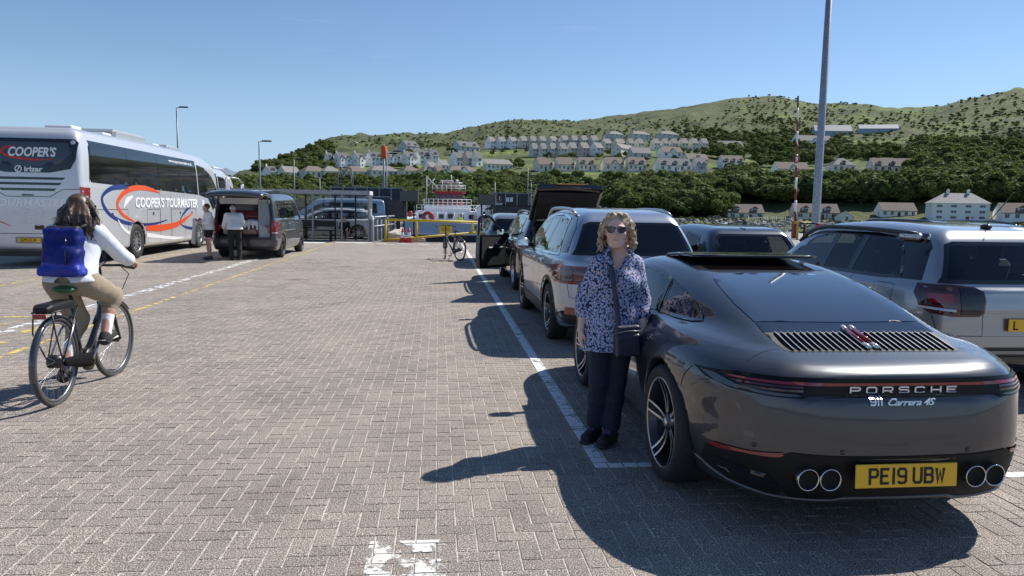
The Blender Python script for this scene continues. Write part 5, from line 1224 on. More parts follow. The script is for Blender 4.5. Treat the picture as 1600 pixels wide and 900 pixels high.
    c.interior(rows=((2.15, 2),), z=.12, w=.36)
    for s in 'LR': c.split('door', s, [(1.72, .94), (1.60, .80), (1.62, .55), (1.78, .30), (2.4, .25), (2.95, .27), (3.02, .5), (3.02, .75), (3.10, .93), (2.4, .935)], PGREY)
    c.split('engine_lid', 'T', [(-.745, .302), (-.65, .345), (-.54, .375), (-.505, .37), (.505, .37), (.54, .375), (.65, .345), (.745, .302), (.70, .10), (-.70, .10)], PGREY)
    c.split('rear_bumper', 'B', [(-.93, .70), (.93, .70), (.93, .12), (-.93, .12)], PGREY)
    c.body(PGREY)
porsche_parts(PC, PROOT)
# ------------------------------------------------------------------ other cars
TPL = {
 'suv': dict(L=4.5, W=1.86, H=1.66, yr=.93, yf=3.66, r=.355, rim=.24,
    low=[(.12, .30), (.03, .40), (0, .55), (.02, .75), (.035, .98), (.14, 1.08), (1, 1.08), (2.5, 1.03), (3.25, 1.01), (3.75, .98), (4.2, .88), (4.42, .74), (4.5, .5), (4.44, .27), (3.8, .21), (1, .21), (.35, .23)],
    cab=[(.05, .9), (.11, 1.10), (.31, 1.40), (.46, 1.56), (.70, 1.62), (1.4, 1.66), (2.2, 1.65), (2.7, 1.575), (3.2, 1.29), (3.58, 1.03), (3.7, .85), (.05, .85)],
    plan=[(0, 0), (.42, .015), (.64, .06), (.79, .16), (.875, .38), (.92, .9), (.93, 1.6), (.93, 3.0), (.925, 3.66), (.87, 4.12), (.70, 4.38), (.40, 4.48), (0, 4.5)],
    cplan=[(0, .03), (.50, .045), (.74, .13), (.84, .42), (.875, 1.2), (.88, 2.4), (.85, 3.2), (.72, 3.58), (0, 3.72)],
    inset=[(.1, .10), (.25, .05), (.40, .012), (.6, .0), (.85, .008), (1.0, .03), (1.1, .07), (1.3, .3)],
    cinset=[(.8, 0), (1.05, .025), (1.25, .10), (1.45, .20), (1.58, .28), (1.7, .40)],
    win=[(.62, 1.12), (.86, 1.50), (1.4, 1.545), (2.2, 1.535), (2.62, 1.46), (3.05, 1.20), (3.12, 1.07), (2.0, 1.09), (.95, 1.10)], pil=[1.55, 2.15], rear=[(-.74, 1.11), (-.70, 1.17), (-.58, 1.46), (-.50, 1.49), (.50, 1.49), (.58, 1.46), (.70, 1.17), (.74, 1.11)], front=[(-.64, 1.06), (-.52, 1.54), (.52, 1.54), (.64, 1.06)]),
 'hatch': dict(L=4.26, W=1.79, H=1.44, yr=.80, yf=3.42, r=.325, rim=.225,
    low=[(.12, .26), (.03, .34), (0, .5), (.02, .70), (.06, .86), (.16, .93), (1, .95), (2.3, .92), (3.0, .90), (3.6, .84), (4.0, .74), (4.2, .60), (4.26, .42), (4.18, .24), (3.6, .18), (1, .18), (.35, .2)],
    cab=[(.05, .8), (.12, .95), (.32, 1.20), (.50, 1.365), (.75, 1.41), (1.4, 1.44), (2.0, 1.43), (2.5, 1.345), (3.0, 1.09), (3.4, .87), (3.5, .7), (.05, .7)],
    plan=[(0, 0), (.45, .01), (.68, .05), (.81, .15), (.865, .38), (.89, .8), (.895, 1.6), (.895, 2.9), (.885, 3.42), (.82, 3.88), (.64, 4.14), (.36, 4.24), (0, 4.26)],
    cplan=[(0, .03), (.48, .05), (.70, .13), (.79, .42), (.825, 1.2), (.83, 2.3), (.80, 3.0), (.68, 3.4), (0, 3.52)],
    inset=[(.1, .09), (.22, .04), (.36, .01), (.55, .0), (.75, .008), (.88, .03), (.98, .07), (1.2, .3)],
    cinset=[(.7, 0), (.92, .02), (1.1, .07), (1.27, .15), (1.38, .22), (1.5, .34)],
    win=[(.55, .98), (.80, 1.28), (1.3, 1.335), (2.0, 1.325), (2.42, 1.26), (2.88, 1.03), (2.95, .93), (1.9, .945), (.9, .95)], pil=[1.42, 2.05], rear=[(-.68, .93), (-.56, 1.28), (-.50, 1.31), (.50, 1.31), (.56, 1.28), (.68, .93)], front=[(-.62, .90), (-.50, 1.32), (.50, 1.32), (.62, .90)]),
 'estate': dict(L=4.7, W=1.83, H=1.48, yr=.95, yf=3.68, r=.33, rim=.235,
    low=[(.12, .26), (.03, .36), (0, .5), (.02, .72), (.05, .90), (.14, .97), (1, .96), (2.5, .93), (3.3, .90), (3.9, .84), (4.4, .72), (4.63, .58), (4.7, .42), (4.6, .24), (3.9, .18), (1, .18), (.35, .2)],
    cab=[(.05, .8), (.12, .98), (.30, 1.22), (.45, 1.38), (.8, 1.43), (1.6, 1.48), (2.4, 1.47), (2.9, 1.37), (3.4, 1.11), (3.8, .88), (3.9, .7), (.05, .7)],
    plan=[(0, 0), (.45, .01), (.70, .05), (.83, .15), (.885, .38), (.91, .9), (.915, 1.6), (.915, 3.0), (.905, 3.7), (.84, 4.2), (.66, 4.5), (.36, 4.66), (0, 4.7)],
    cplan=[(0, .03), (.48, .05), (.70, .12), (.80, .42), (.84, 1.2), (.85, 2.6), (.82, 3.4), (.70, 3.8), (0, 3.92)],
    inset=[(.1, .09), (.22, .04), (.36, .01), (.55, .0), (.75, .008), (.88, .03), (.98, .07), (1.2, .3)],
    cinset=[(.7, 0), (.92, .02), (1.1, .07), (1.3, .15), (1.42, .22), (1.55, .34)],
    win=[(.42, 1.06), (.62, 1.30), (1.4, 1.37), (2.3, 1.365), (2.8, 1.29), (3.28, 1.04), (3.35, .94), (2.2, .955), (.7, 1.0)], pil=[1.2, 1.95, 2.5], rear=[(-.62, .98), (-.50, 1.33), (.50, 1.33), (.62, .98)], front=[(-.64, .92), (-.52, 1.36), (.52, 1.36), (.64, .92)]),
 'van': dict(L=4.9, W=1.90, H=1.97, yr=.95, yf=3.95, r=.345, rim=.24,
    low=[(.06, .30), (.02, .40), (0, .6), (.02, 1.1), (.2, 1.2), (2.5, 1.2), (3.6, 1.17), (4.1, 1.08), (4.6, .95), (4.82, .80), (4.9, .55), (4.85, .28), (4.2, .22), (1, .22), (.3, .24)],
    cab=[(.03, 1.0), (.05, 1.3), (.10, 1.75), (.20, 1.90), (.5, 1.95), (1.6, 1.97), (2.9, 1.96), (3.35, 1.86), (3.8, 1.50), (4.25, 1.14), (4.4, .95), (.03, .95)],
    plan=[(0, 0), (.60, .005), (.84, .03), (.92, .12), (.945, .4), (.95, 1.2), (.95, 3.0), (.94, 3.9), (.88, 4.45), (.70, 4.76), (.40, 4.88), (0, 4.9)],
    cplan=[(0, .02), (.60, .03), (.82, .06), (.895, .2), (.92, 1.0), (.92, 3.2), (.89, 3.9), (.76, 4.3), (0, 4.45)],
    inset=[(.1, .10), (.25, .05), (.40, .012), (.6, .0), (1.0, .0), (1.15, .02), (1.3, .08), (1.5, .3)],
    cinset=[(.9, 0), (1.2, .01), (1.5, .05), (1.75, .10), (1.9, .17), (2.05, .34)],
    win=[(.45, 1.22), (.50, 1.74), (2.8, 1.76), (3.2, 1.70), (3.7, 1.32), (3.75, 1.18), (2.9, 1.20)], pil=[1.55, 2.75], rear=[(-.72, 1.18), (-.66, 1.72), (.66, 1.72), (.72, 1.18)], front=[(-.72, 1.20), (-.62, 1.80), (.62, 1.80), (.72, 1.20)])}
def scaled(kind, L=None, W=None, H=None, **kw):
    t = TPL[kind]; fy = (L or t['L'])/t['L']; fx = (W or t['W'])/t['W']; fz = (H or t['H'])/t['H']; o = dict(L=L or t['L'], W=W or t['W'], H=H or t['H'], yr=t['yr']*fy, yf=t['yf']*fy, r=t['r'], rim=t['rim'])
    for k in ('low', 'cab', 'win'): o[k] = [(p[0]*fy, p[1]*fz) for p in t[k]]
    for k in ('plan', 'cplan'): o[k] = [(p[0]*fx, p[1]*fy) for p in t[k]]
    for k in ('inset', 'cinset'): o[k] = [(p[0]*fz, p[1]) for p in t[k]]
    for k in ('rear', 'front'): o[k] = [(p[0]*fx, p[1]*fz) for p in t[k]]
    o['pil'] = [p*fy for p in t['pil']]; o.update(dict(h=.03, k=.07, ck=.09, cb=.035, tw=.23)); o.update(kw); return o
def clip_poly(P, y0, y1):
    def cl(P, f, v, keep):
        o = []
        for i in range(len(P)):
            a, b = P[i], P[(i+1) % len(P)]; ia, ib = keep(a[f]), keep(b[f])
            if ia: o.append(a)
            if ia != ib: t = (v-a[f])/(b[f]-a[f]); o.append((a[0]+(b[0]-a[0])*t, a[1]+(b[1]-a[1])*t))
        return o
    return cl(cl(P, 0, y0, lambda q: q >= y0), 0, y1, lambda q: q <= y1)
def zmid(c, z): return z*c.sp['H']
def std_car(name, label, cat, loc, rz, kind, pm, glassr=GLD, rear_hole=True, rails=False, style='five', dark=False, plate=None, lights=True, clad=False, hatch_seam=True, mirrors=True, handles=True, detail=True, open_boot=False, group=None, sidelamp=True, open_door=False, key=None, **kw):
    root = thing(name, label, cat, loc, rz, group); sp = scaled(kind, **kw); c = Car(sp, root); W, L, H = sp['W'], sp['L'], sp['H']
    win = sp['win']; ys = [min(p[0] for p in win)-.01]+sp['pil']+[max(p[0] for p in win)+.01]
    for s in 'LR':
        for i in range(len(ys)-1):
            a, b = ys[i]+(.018 if i else 0), ys[i+1]-(.018 if i < len(ys)-2 else 0); P = clip_poly(win, a, b)
            if len(P) < 3: continue
            c.window('side_window' if i else 'quarter_window', s, P, GLM if i >= len(ys)-2 else glassr, .03)
        # dark pillars between the panes
        for y in sp['pil']: P = clip_poly(win, y-.03, y+.03); c.patch('door_pillar', s, P, GLOSSBLK, .005, .06)
    if open_boot:
        bo = open_boot; c.hole('B', bo, .0); me = patch(c.bvh, 'B', [(p[0]*1.06, (p[1]-1)*1.04+1) for p in bo], .006, .05, [shrink([(p[0]*1.0, p[1]) for p in bo], .02)]); me.materials.append(BLK); link('boot_seal', me, root)
    else: c.window('rear_window', 'B', sp['rear'], glassr, .035, hole=rear_hole)
    c.window('windscreen', 'F', sp['front'], GLM, .035)
    zb = sp['rear'][0][1]
    if clad:
        for s in 'LR':
            for y in (sp['yr'], sp['yf']):
                R0 = sp['r']+.052; out = [(y+(R0+.055)*math.cos(t), sp['r']+(R0+.055)*math.sin(t)) for t in np.linspace(-.45, math.pi+.45, 22)]; inn = [(y+R0*math.cos(t), sp['r']+R0*math.sin(t)) for t in np.linspace(-.45, math.pi+.45, 22)]
                c.patch('arch_cladding', s, out+inn[::-1], BLK, .008, .05)
            c.patch('sill_cladding', s, [(sp['yr']+.42, .26), (sp['yf']-.42, .26), (sp['yf']-.42, .42), (sp['yr']+.42, .42)], BLK, .008, .08)
        c.patch('lower_bumper', 'B', [(-W/2+.03, .30), (W/2-.03, .30), (W/2-.03, .44), (.55, .50), (-.55, .50), (-W/2+.03, .44)], BLK, .008, .06)
    else: c.patch('lower_bumper', 'B', [(-W/2+.12, .25), (W/2-.12, .25), (W/2-.16, .36), (-W/2+.16, .36)], BLK, .006, .06)
    if lights:
        f = mir; P = lights if isinstance(lights, list) else [(-W/2-.02, zb-.10), (-W/2-.02, zb-.28), (-W/2+.16, zb-.30), (-W/2+.34, zb-.26), (-W/2+.36, zb-.14), (-W/2+.18, zb-.09)]
        LM = REDL if sidelamp else DKREDL; c.patch('tail_light', 'B', P, LM, .008, .04); c.patch('tail_light', 'B', mir(P), LM, .008, .04)
        zc = (P[0][1]+P[1][1])/2
        for s in ('LR' if sidelamp else ''): c.patch('side_lamp', s, [(.10, zc+.09), (.10, zc-.08), (.30, zc-.05), (.36, zc+.07)], DKREDL, .008, .04)
        for s in (-1, 1): c.patch('headlight', 'F', [(s*(W/2-.05), zb-.25), (s*(W/2-.42), zb-.32), (s*(W/2-.40), zb-.42), (s*(W/2-.06), zb-.38)], WHITEL, .006, .05)
    c.patch('front_grille', 'F', [(-.42, zb-.30), (.42, zb-.30), (.36, zb-.45), (-.36, zb-.45)], GLOSSBLK, .006, .06)
    yd = sp['pil']; zw = zb
    for s in 'LR':
        yb = yd[-1]; ya = yd[-2] if len(yd) > 1 else yd[0]-.7
        c.seams([(s, [(yb, zb), (yb+.01, zb-.35), (yb, .30)]), (s, [(yb, .30), (sp['yf']-.55, .29), (sp['yf']-.48, zb-.3), (sp['yf']-.55, zb)]), (s, [(yb, .30), (ya+.22, .30), (ya+.02, zb-.35), (ya-.1, zb)])])
    c.seams([('B', [(-W/2+.10, zb-.12), (-W/2+.16, .62), (-W/2+.30, .60), (W/2-.30, .60), (W/2-.16, .62), (W/2-.10, zb-.12)])])
    if rails:
        for sx in (-1, 1):
            m = MB(); pts = []
            for i in range(13):
                y = L*.16+(L*.47)*i/12; q, _, _, _ = c.bvh.ray_cast(Vector((sx*W*.315, y, 5)), Vector((0, 0, -1)), 9); u = min(1, i/1.5, (12-i)/1.5); pts.append((sx*W*.325, y, (q.z if q else H)+.008+.048*u))
            m.tube(pts, .022, 8); m.build('roof_rail', rails, root)
    if mirrors: c.mirror(sp['yf']-.72*(L/4.5), zb+.02, pm)
    if handles: c.handle([(s, y-.14, zb-.14) for s in 'LR' for y in yd[-2:]], pm)
    c.wheels(key or kind+str(dark)+style+str(round(sp['r'], 2)), style, dark)
    c.interior(rows=((yd[-1]+.25, 2), (yd[-1]-.75, 2)), z=.24 if H < 1.55 else .30)
    for s in 'LR':
        yb = yd[-1]; ya = yd[-2] if len(yd) > 1 else yd[0]-.7
        fd = [(yb, zb), (yb+.01, zb-.35), (yb, .30), (sp['yf']-.55, .29), (sp['yf']-.48, zb-.3), (sp['yf']-.55, zb)]; rd = [(yb, zb), (yb+.01, zb-.35), (yb, .30), (ya+.22, .30), (ya+.02, zb-.35), (ya-.1, zb)]
        if open_door and s == 'L': c.alive &= ~c.sel(s, fd)
        else: c.split('front_door', s, fd, pm)
        if kind != 'van': c.split('rear_door', s, rd, pm)
    if not open_boot: c.split('tailgate', 'B', [(-W/2+.10, zb+.02), (-W/2+.16, .62), (-W/2+.30, .60), (W/2-.30, .60), (W/2-.16, .62), (W/2-.10, zb+.02)], pm)
    if plate: number_plate(root, plate[0], plate[1], plate[2] if len(plate) > 2 else True)
    return c, root
P_SIL = paint('silver_blue_paint', (.36, .40, .46), .75, .28); P_SIL2 = paint('silver_sand_paint', (.33, .34, .355), .75, .28); P_BLK = paint('black_paint', (.010, .011, .013), .2, .2); P_NAVY = paint('dark_blue_grey_paint', (.030, .042, .055), .4, .25)
P_WHT = paint('pearl_white_paint', (.62, .65, .66), .1, .3); P_VAN = paint('slate_grey_paint', (.045, .052, .060), .2, .3); P_BLUE = paint('ice_blue_paint', (.30, .38, .46), .5, .3)
GLT = glass('green_glass', (.70, .77, .75), .85)
SILV = mat('satin_silver', (.5, .51, .53), .3, .9)
def cars():
    # silver-blue suv directly ahead of the sports car
    tl = [(-.95, .985), (-.95, .80), (-.88, .775), (-.52, .775), (-.50, .80), (-.50, .955), (-.56, .985)]
    c, r = std_car('suv', 'silver blue SUV with black roof pillars and twin block tail lights, behind the woman', 'car', (2.29, 8.32, 0), R(.4), 'suv', P_SIL, GLP, rear_hole=False, rails=SILV, style='twin', lights=tl, clad=True, W=1.85, H=1.665, h=.024, tw=.235)
    for s in 'LR':
        c.patch('rear_pillar_panel', s, [(.30, 1.13), (.60, 1.12), (.84, 1.49), (1.0, 1.56), (.60, 1.55), (.40, 1.42)], GLOSSBLK, .005, .05)
        ch = [(.60, 1.10), (.87, 1.525), (1.4, 1.575), (2.1, 1.565), (2.3, 1.53)]; c.patch('window_trim', s, line2d(ch, .026), CHROME, .010, .05); c.patch('window_trim', s, line2d([(.60, 1.095), (1.2, 1.075), (2.2, 1.068), (3.1, 1.05)], .024), CHROME, .010, .05)
    for sg in (1, -1):
        f = (lambda P: P) if sg > 0 else mir
        for x0, x1 in ((-.93, -.73), (-.71, -.53)):
            for z in (.815, .875, .935): c.patch('lamp_bar', 'B', f([(x0, z-.022), (x1, z-.022), (x1, z+.022), (x0, z+.022)]), DKREDL, .013, .05)
        c.patch('rear_reflector', 'B', f([(-.80, .42), (-.66, .42), (-.66, .50), (-.80, .50)]), REDL, .014, .04)
        pass
    c.patch('hatch_handle_strip', 'B', [(-.45, .965), (.45, .965), (.45, 1.0), (-.45, 1.0)], CHROME, .009, .05); c.body(P_SIL)
    # black car with raised boot and an open front door
    boot = [(-.56, .74), (-.64, 1.05), (-.58, 1.38), (-.50, 1.50), (.50, 1.50), (.58, 1.38), (.64, 1.05), (.56, .74)]
    c, r = std_car('estate_car', 'black car with its tailgate raised and nearside front door wide open', 'car', (2.42, 13.95, 0), R(.3), 'suv', P_BLK, GLD, H=1.60, L=4.65, style='y', open_door=True, open_boot=boot, rails=GLOSSBLK, lights=[(-.95, 1.0), (-.95, .86), (-.64, .88), (-.66, .98)])
    door = [(2.22, 1.03), (2.24, .60), (2.22, .30), (3.15, .29), (3.25, .62), (3.16, 1.0)]
    c.body(P_BLK)
    lid = MB(); 
    def lidpt(u, x): return (x, .48-1.0*u*math.cos(.56)-.03*math.sin(3*u), 1.555+1.0*u*math.sin(.56)+.07*math.sin(math.pi*u*.9)-abs(x)**2*.09)
    N = 8; xs = [-.66, -.60, -.4, -.2, 0, .2, .4, .60, .66]; vs = []
    for i in range(N+1):
        for x in xs: vs.append(lidpt(i/N, x*(1-.06*(i/N))))
    n = len(xs); fs = [(i*n+j, i*n+j+1, (i+1)*n+j+1, (i+1)*n+j) for i in range(N) for j in range(n-1)]; vs += [(a, b+.03, c_-.10) for a, b, c_ in vs]; m_ = (N+1)*n
    fs += [tuple(q+m_ for q in f[::-1]) for f in fs]; bd = [j for j in range(n)]+[i*n+n-1 for i in range(1, N+1)]+[N*n+j for j in range(n-2, -1, -1)]+[i*n for i in range(N-1, 0, -1)]
    fs += [(bd[i], bd[(i+1) % len(bd)], bd[(i+1) % len(bd)]+m_, bd[i]+m_) for i in range(len(bd))]
    lid.add(vs, fs, True); lo = lid.build('tailgate', P_BLK, r)
    li = MB(); ivs = [lidpt(u, x) for u in (.06, .94) for x in (-.58, .58)]; li.add([(a, b+.035, c_-.112) for a, b, c_ in ivs], [(0, 1, 3, 2)]); li.build('tailgate_lining', TRIM, lo)
    lg = MB(); lg.box(lidpt(1.0, 0)[:1]+(lidpt(1.0, 0)[1]-.012, lidpt(1.0, 0)[2]-.012), (.52, .02, .018), rx=-.4, bev=.004); lg.build('high_brake_light', mat('amber_reflector', (.55, .28, .05), .2, coat=.5), lo)
    for sx in (-1, 1):
        g = MB(); g.cyl((sx*.60, .30, 1.15), (sx*.58, .02, 1.70), .012, 8); g.build('gas_strut', BLK, lo)
    bb = MB(); bb.bb((-.58, .06, .70), (.58, 1.1, .73)); bb.bb((-.62, .06, .70), (-.58, 1.1, 1.3)); bb.bb((.58, .06, .70), (.62, 1.1, 1.3)); bb.bb((-.58, 1.08, .70), (.58, 1.12, 1.25)); bb.build('boot_lining', TRIM, r)
    # open door, hinged at its front edge
    dm = MB(); hinge = Vector((-.93, 3.12, 0)); dr = bpy.data.objects.new('front_door', None); 
    P = [(-.95, .30), (0, .29), (.03, .62), (0, 1.02), (-.95, 1.04), (-.98, .62)]; dm.prism([(a, b) for a, b in P], 0, .10, 'X'); dd = dm.build('front_door', P_BLK, r, hinge, (0, 0, R(-42)))
    fr = MB(); fp = [(0, -.02, 1.03), (0, -.46, 1.40), (0, -.62, 1.47), (0, -.80, 1.47), (0, -.93, 1.40), (0, -.95, 1.04)]; fr.tube([(.05, b, c_) for a, b, c_ in fp], .028, 8); fr.build('door_frame', GLOSSBLK, dd)
    gg = MB(); gg.add([(.05, b, c_) for a, b, c_ in fp], [(0, 1, 2, 3, 4, 5)]); gg.build('door_window', GLM, dd)
    tr = MB(); tr.prism([(-.90, .36), (-.04, .36), (-.03, .98), (-.90, 1.0)], .10, .125, 'X'); tr.build('door_card', TRIM, dd); ar = MB(); ar.box((.15, -.45, .74), (.06, .55, .07), bev=.02); ar.build('armrest', BLK, dd); ha = MB(); ha.tube([(.14, -.25, .86), (.16, -.33, .80), (.14, -.42, .86)], .012, 6); ha.build('pull_handle', SILV, dd)
    # silver car at the head of the lane
    c, r = std_car('hatchback', 'silver hatchback at the head of the lane, mostly hidden by the open black door', 'car', (2.15, 20.1, 0), R(.3), 'suv', P_SIL2, GLD, L=4.3, W=1.8, H=1.50, h=.035); c.body(P_SIL2)
    # right lane
    c, r = std_car('compact_car', 'dark blue grey hatchback with roof fin, seen over the sports car roof', 'car', (4.78, 10.55, 0), 0, 'hatch', P_NAVY, GLT, H=1.435, style='seven'); c.body(P_NAVY)
    m = MB(); m.prism([(.62, 1.42), (.85, 1.425), (.66, 1.50), (.60, 1.50)], -.012, .012, 'X'); m.build('roof_fin', GLOSSBLK, r)
    t2 = [(-.76, 1.035), (-.80, .95), (-.80, .84), (-.76, .785), (-.62, .765), (-.40, .77), (-.35, .80), (-.335, .90), (-.35, .985), (-.42, 1.02), (-.6, 1.04)]
    c, r = std_car('crossover', 'silver crossover with black roof rails and rounded dark tail light, right of the sports car', 'car', (5.10, 5.93, 0), R(.5), 'suv', P_SIL2, GLT, L=4.15, W=1.765, H=1.57, h=.022, rails=False, style='five', lights=t2, clad=True, sidelamp=False)
    for sg in (1, -1):
        f = (lambda P: P) if sg > 0 else mir
        c.patch('lamp_cover', 'B', f([(-.56, 1.02), (-.56, .785), (-.41, .785), (-.36, .82), (-.35, .95), (-.41, 1.01)]), GLOSSBLK, .013, .035)
        c.patch('lamp_frame', 'B', f([(-.775, 1.0), (-.78, .85), (-.75, .80), (-.57, .785), (-.57, 1.02)]), DKREDL, .012, .03); c.patch('lamp_core', 'B', f([(-.76, .96), (-.76, .88), (-.62, .88), (-.62, .96)]), REDL, .017, .03)
        c.patch('reversing_light', 'B', f([(-.80, .825), (-.60, .81), (-.60, .83), (-.80, .845)]), WHITEL, .018, .03)
    for s in 'LR':
        c.patch('rear_pillar_panel', s, [(.34, 1.06), (.60, 1.055), (.80, 1.42), (.92, 1.47), (.55, 1.47), (.42, 1.36)], GLP, .005, .05)
        c.seams([(s, [(.62, 1.0), (.62, .85), (.66, .80), (.86, .80), (.90, .85), (.90, .97), (.86, 1.0), (.66, 1.0), (.62, .98)])], w=.005)
    c.patch('plate_recess', 'B', [(-.36, .60), (.36, .60), (.36, .80), (-.36, .80)], P_SIL2, .004, .05); number_plate(r, 'L', (.115, -.006, .70), align=-.19)
    c.patch('bumper_insert', 'B', [(-.70, .28), (.70, .28), (.66, .42), (-.66, .42)], GLOSSBLK, .016, .06); c.patch('bumper_trim', 'B', line2d([(-.78, .28), (-.70, .46), (.70, .46), (.78, .28)], .03), mat('trim_grey', (.25, .26, .27), .4, .4), .020, .05)
    for sx in (-1, 1):
        m = MB(); pts = []
        for i in range(15):
            y = .62+2.2*i/14; q, _, _, _ = c.bvh.ray_cast(Vector((sx*.60, y, 5)), Vector((0, 0, -1)), 9); u = min(1, (14-i)/4); pts.append((sx*.62, y, (q.z if q else 1.5)+.01+.055*u))
        m.tube(pts, .024, 8); q = m.build('roof_rail', mat('rail_black', (.015, .015, .016), .35), r); e = MB(); e.box((pts[0][0], pts[0][1]+.1, pts[0][2]-.018), (.06, .30, .07), bev=.02); e.build('rail_end', SILV, q)
    m = MB(); m.sphere((.05, .60, 1.545), .05, 10, (.9, 1.2, .6)); m.tube([(.05, .60, 1.56), (.05, .42, 1.74), (.05, .30, 1.86)], .005, 5); m.build('aerial', BLK, r); c.body(P_SIL2)
    # roof of the car beyond it
    c, r = std_car('dark_suv', 'dark SUV beyond the silver crossover, only its black roof rails showing', 'car', (7.75, 9.2, 0), 0, 'suv', P_BLK, GLD, H=1.57, rails=GLOSSBLK, h=.035); c.body(P_BLK)
    # vehicles waiting behind the shelter
    c, r = std_car('estate_car', 'pearl white estate car parked side on behind the glass shelter', 'car', (-2.95, 37.6, 0), R(90), 'estate', P_WHT, GLT, h=.035, style='ten', rails=SILV); c.body(P_WHT)
    c, r = std_car('panel_van', 'long pale blue van behind the white estate car', 'van', (-2.70, 40.6, 0), R(90), 'van', P_BLUE, GLD, L=5.4, H=2.0, h=.04); c.body(P_BLUE)
    c, r = std_car('people_carrier', 'olive dark car half hidden between the camper van and the shelter', 'car', (-7.9, 36.4, 0), R(90), 'suv', paint('olive_paint', (.05, .05, .035), .3, .3), GLD, h=.04); c.body(MAT['olive_paint'])
    c, r = std_car('black_van', 'black van with red tail light standing right of the pale blue van', 'van', (-3.4, 42.6, 0), R(8), 'van', P_BLK, GLD, L=5.0, H=2.2, h=.04); c.body(P_BLK)
cars()
# ------------------------------------------------------------------ coaches and the camper van
def flat_text(parent, name, txt, size, m, side, cx, cz, c, width=None, shear=0., off=.004, offset=.0, spacing=1., ext=.002, xscale=1.):
    t = text_mesh(txt, size, ext, font_shear=shear, offset=offset, spacing=spacing, xscale=xscale)
    if width:
        lo = min(v.co.x for v in t.vertices); hi = max(v.co.x for v in t.vertices); t.transform(Matrix.Diagonal((width/(hi-lo), 1, 1, 1)))
    conform(c, t, side, cx, cz, off); t.materials.append(m); return link(name, t, parent)
def swoosh(pts, ws):
    P = spline(pts, 8, closed=False); W_ = np.interp(np.linspace(0, 1, len(P)), np.linspace(0, 1, len(ws)), ws); L, Rr = [], []
    for i in range(len(P)):
        d = P[min(i+1, len(P)-1)]-P[max(0, i-1)]; d = d/(np.linalg.norm(d)+1e-9); n = np.array([-d[1], d[0]]); L.append(tuple(P[i]+n*W_[i]/2)); Rr.append(tuple(P[i]-n*W_[i]/2))
    return L, Rr
def strip_patch(c, name, side, L, Rr, m, off, parent):
    V = []; Fc = []; o, d = AXD[side]
    for a, b in zip(L, Rr):
        for k in range(3):
            p = (a[0]+(b[0]-a[0])*k/2, a[1]+(b[1]-a[1])*k/2); q, n, _, _ = c.bvh.ray_cast(to3(side, *p), d, 12)
            if q is None: q = V[-1] if V else Vector((0, 0, 0)); n = Vector((1, 0, 0))
            if n.dot(d) > 0: n = -n
            V.append(q+n*off)
    for i in range(len(L)-1):
        for k in range(2): a = i*3+k; Fc.append((a, a+1, a+4, a+3))
    mb = MB(); mb.add(V, Fc, True); return link(name, mb.mesh(name, m), parent)
P_COACH = paint('silver_coach_paint', (.62, .63, .65), .30, .32)
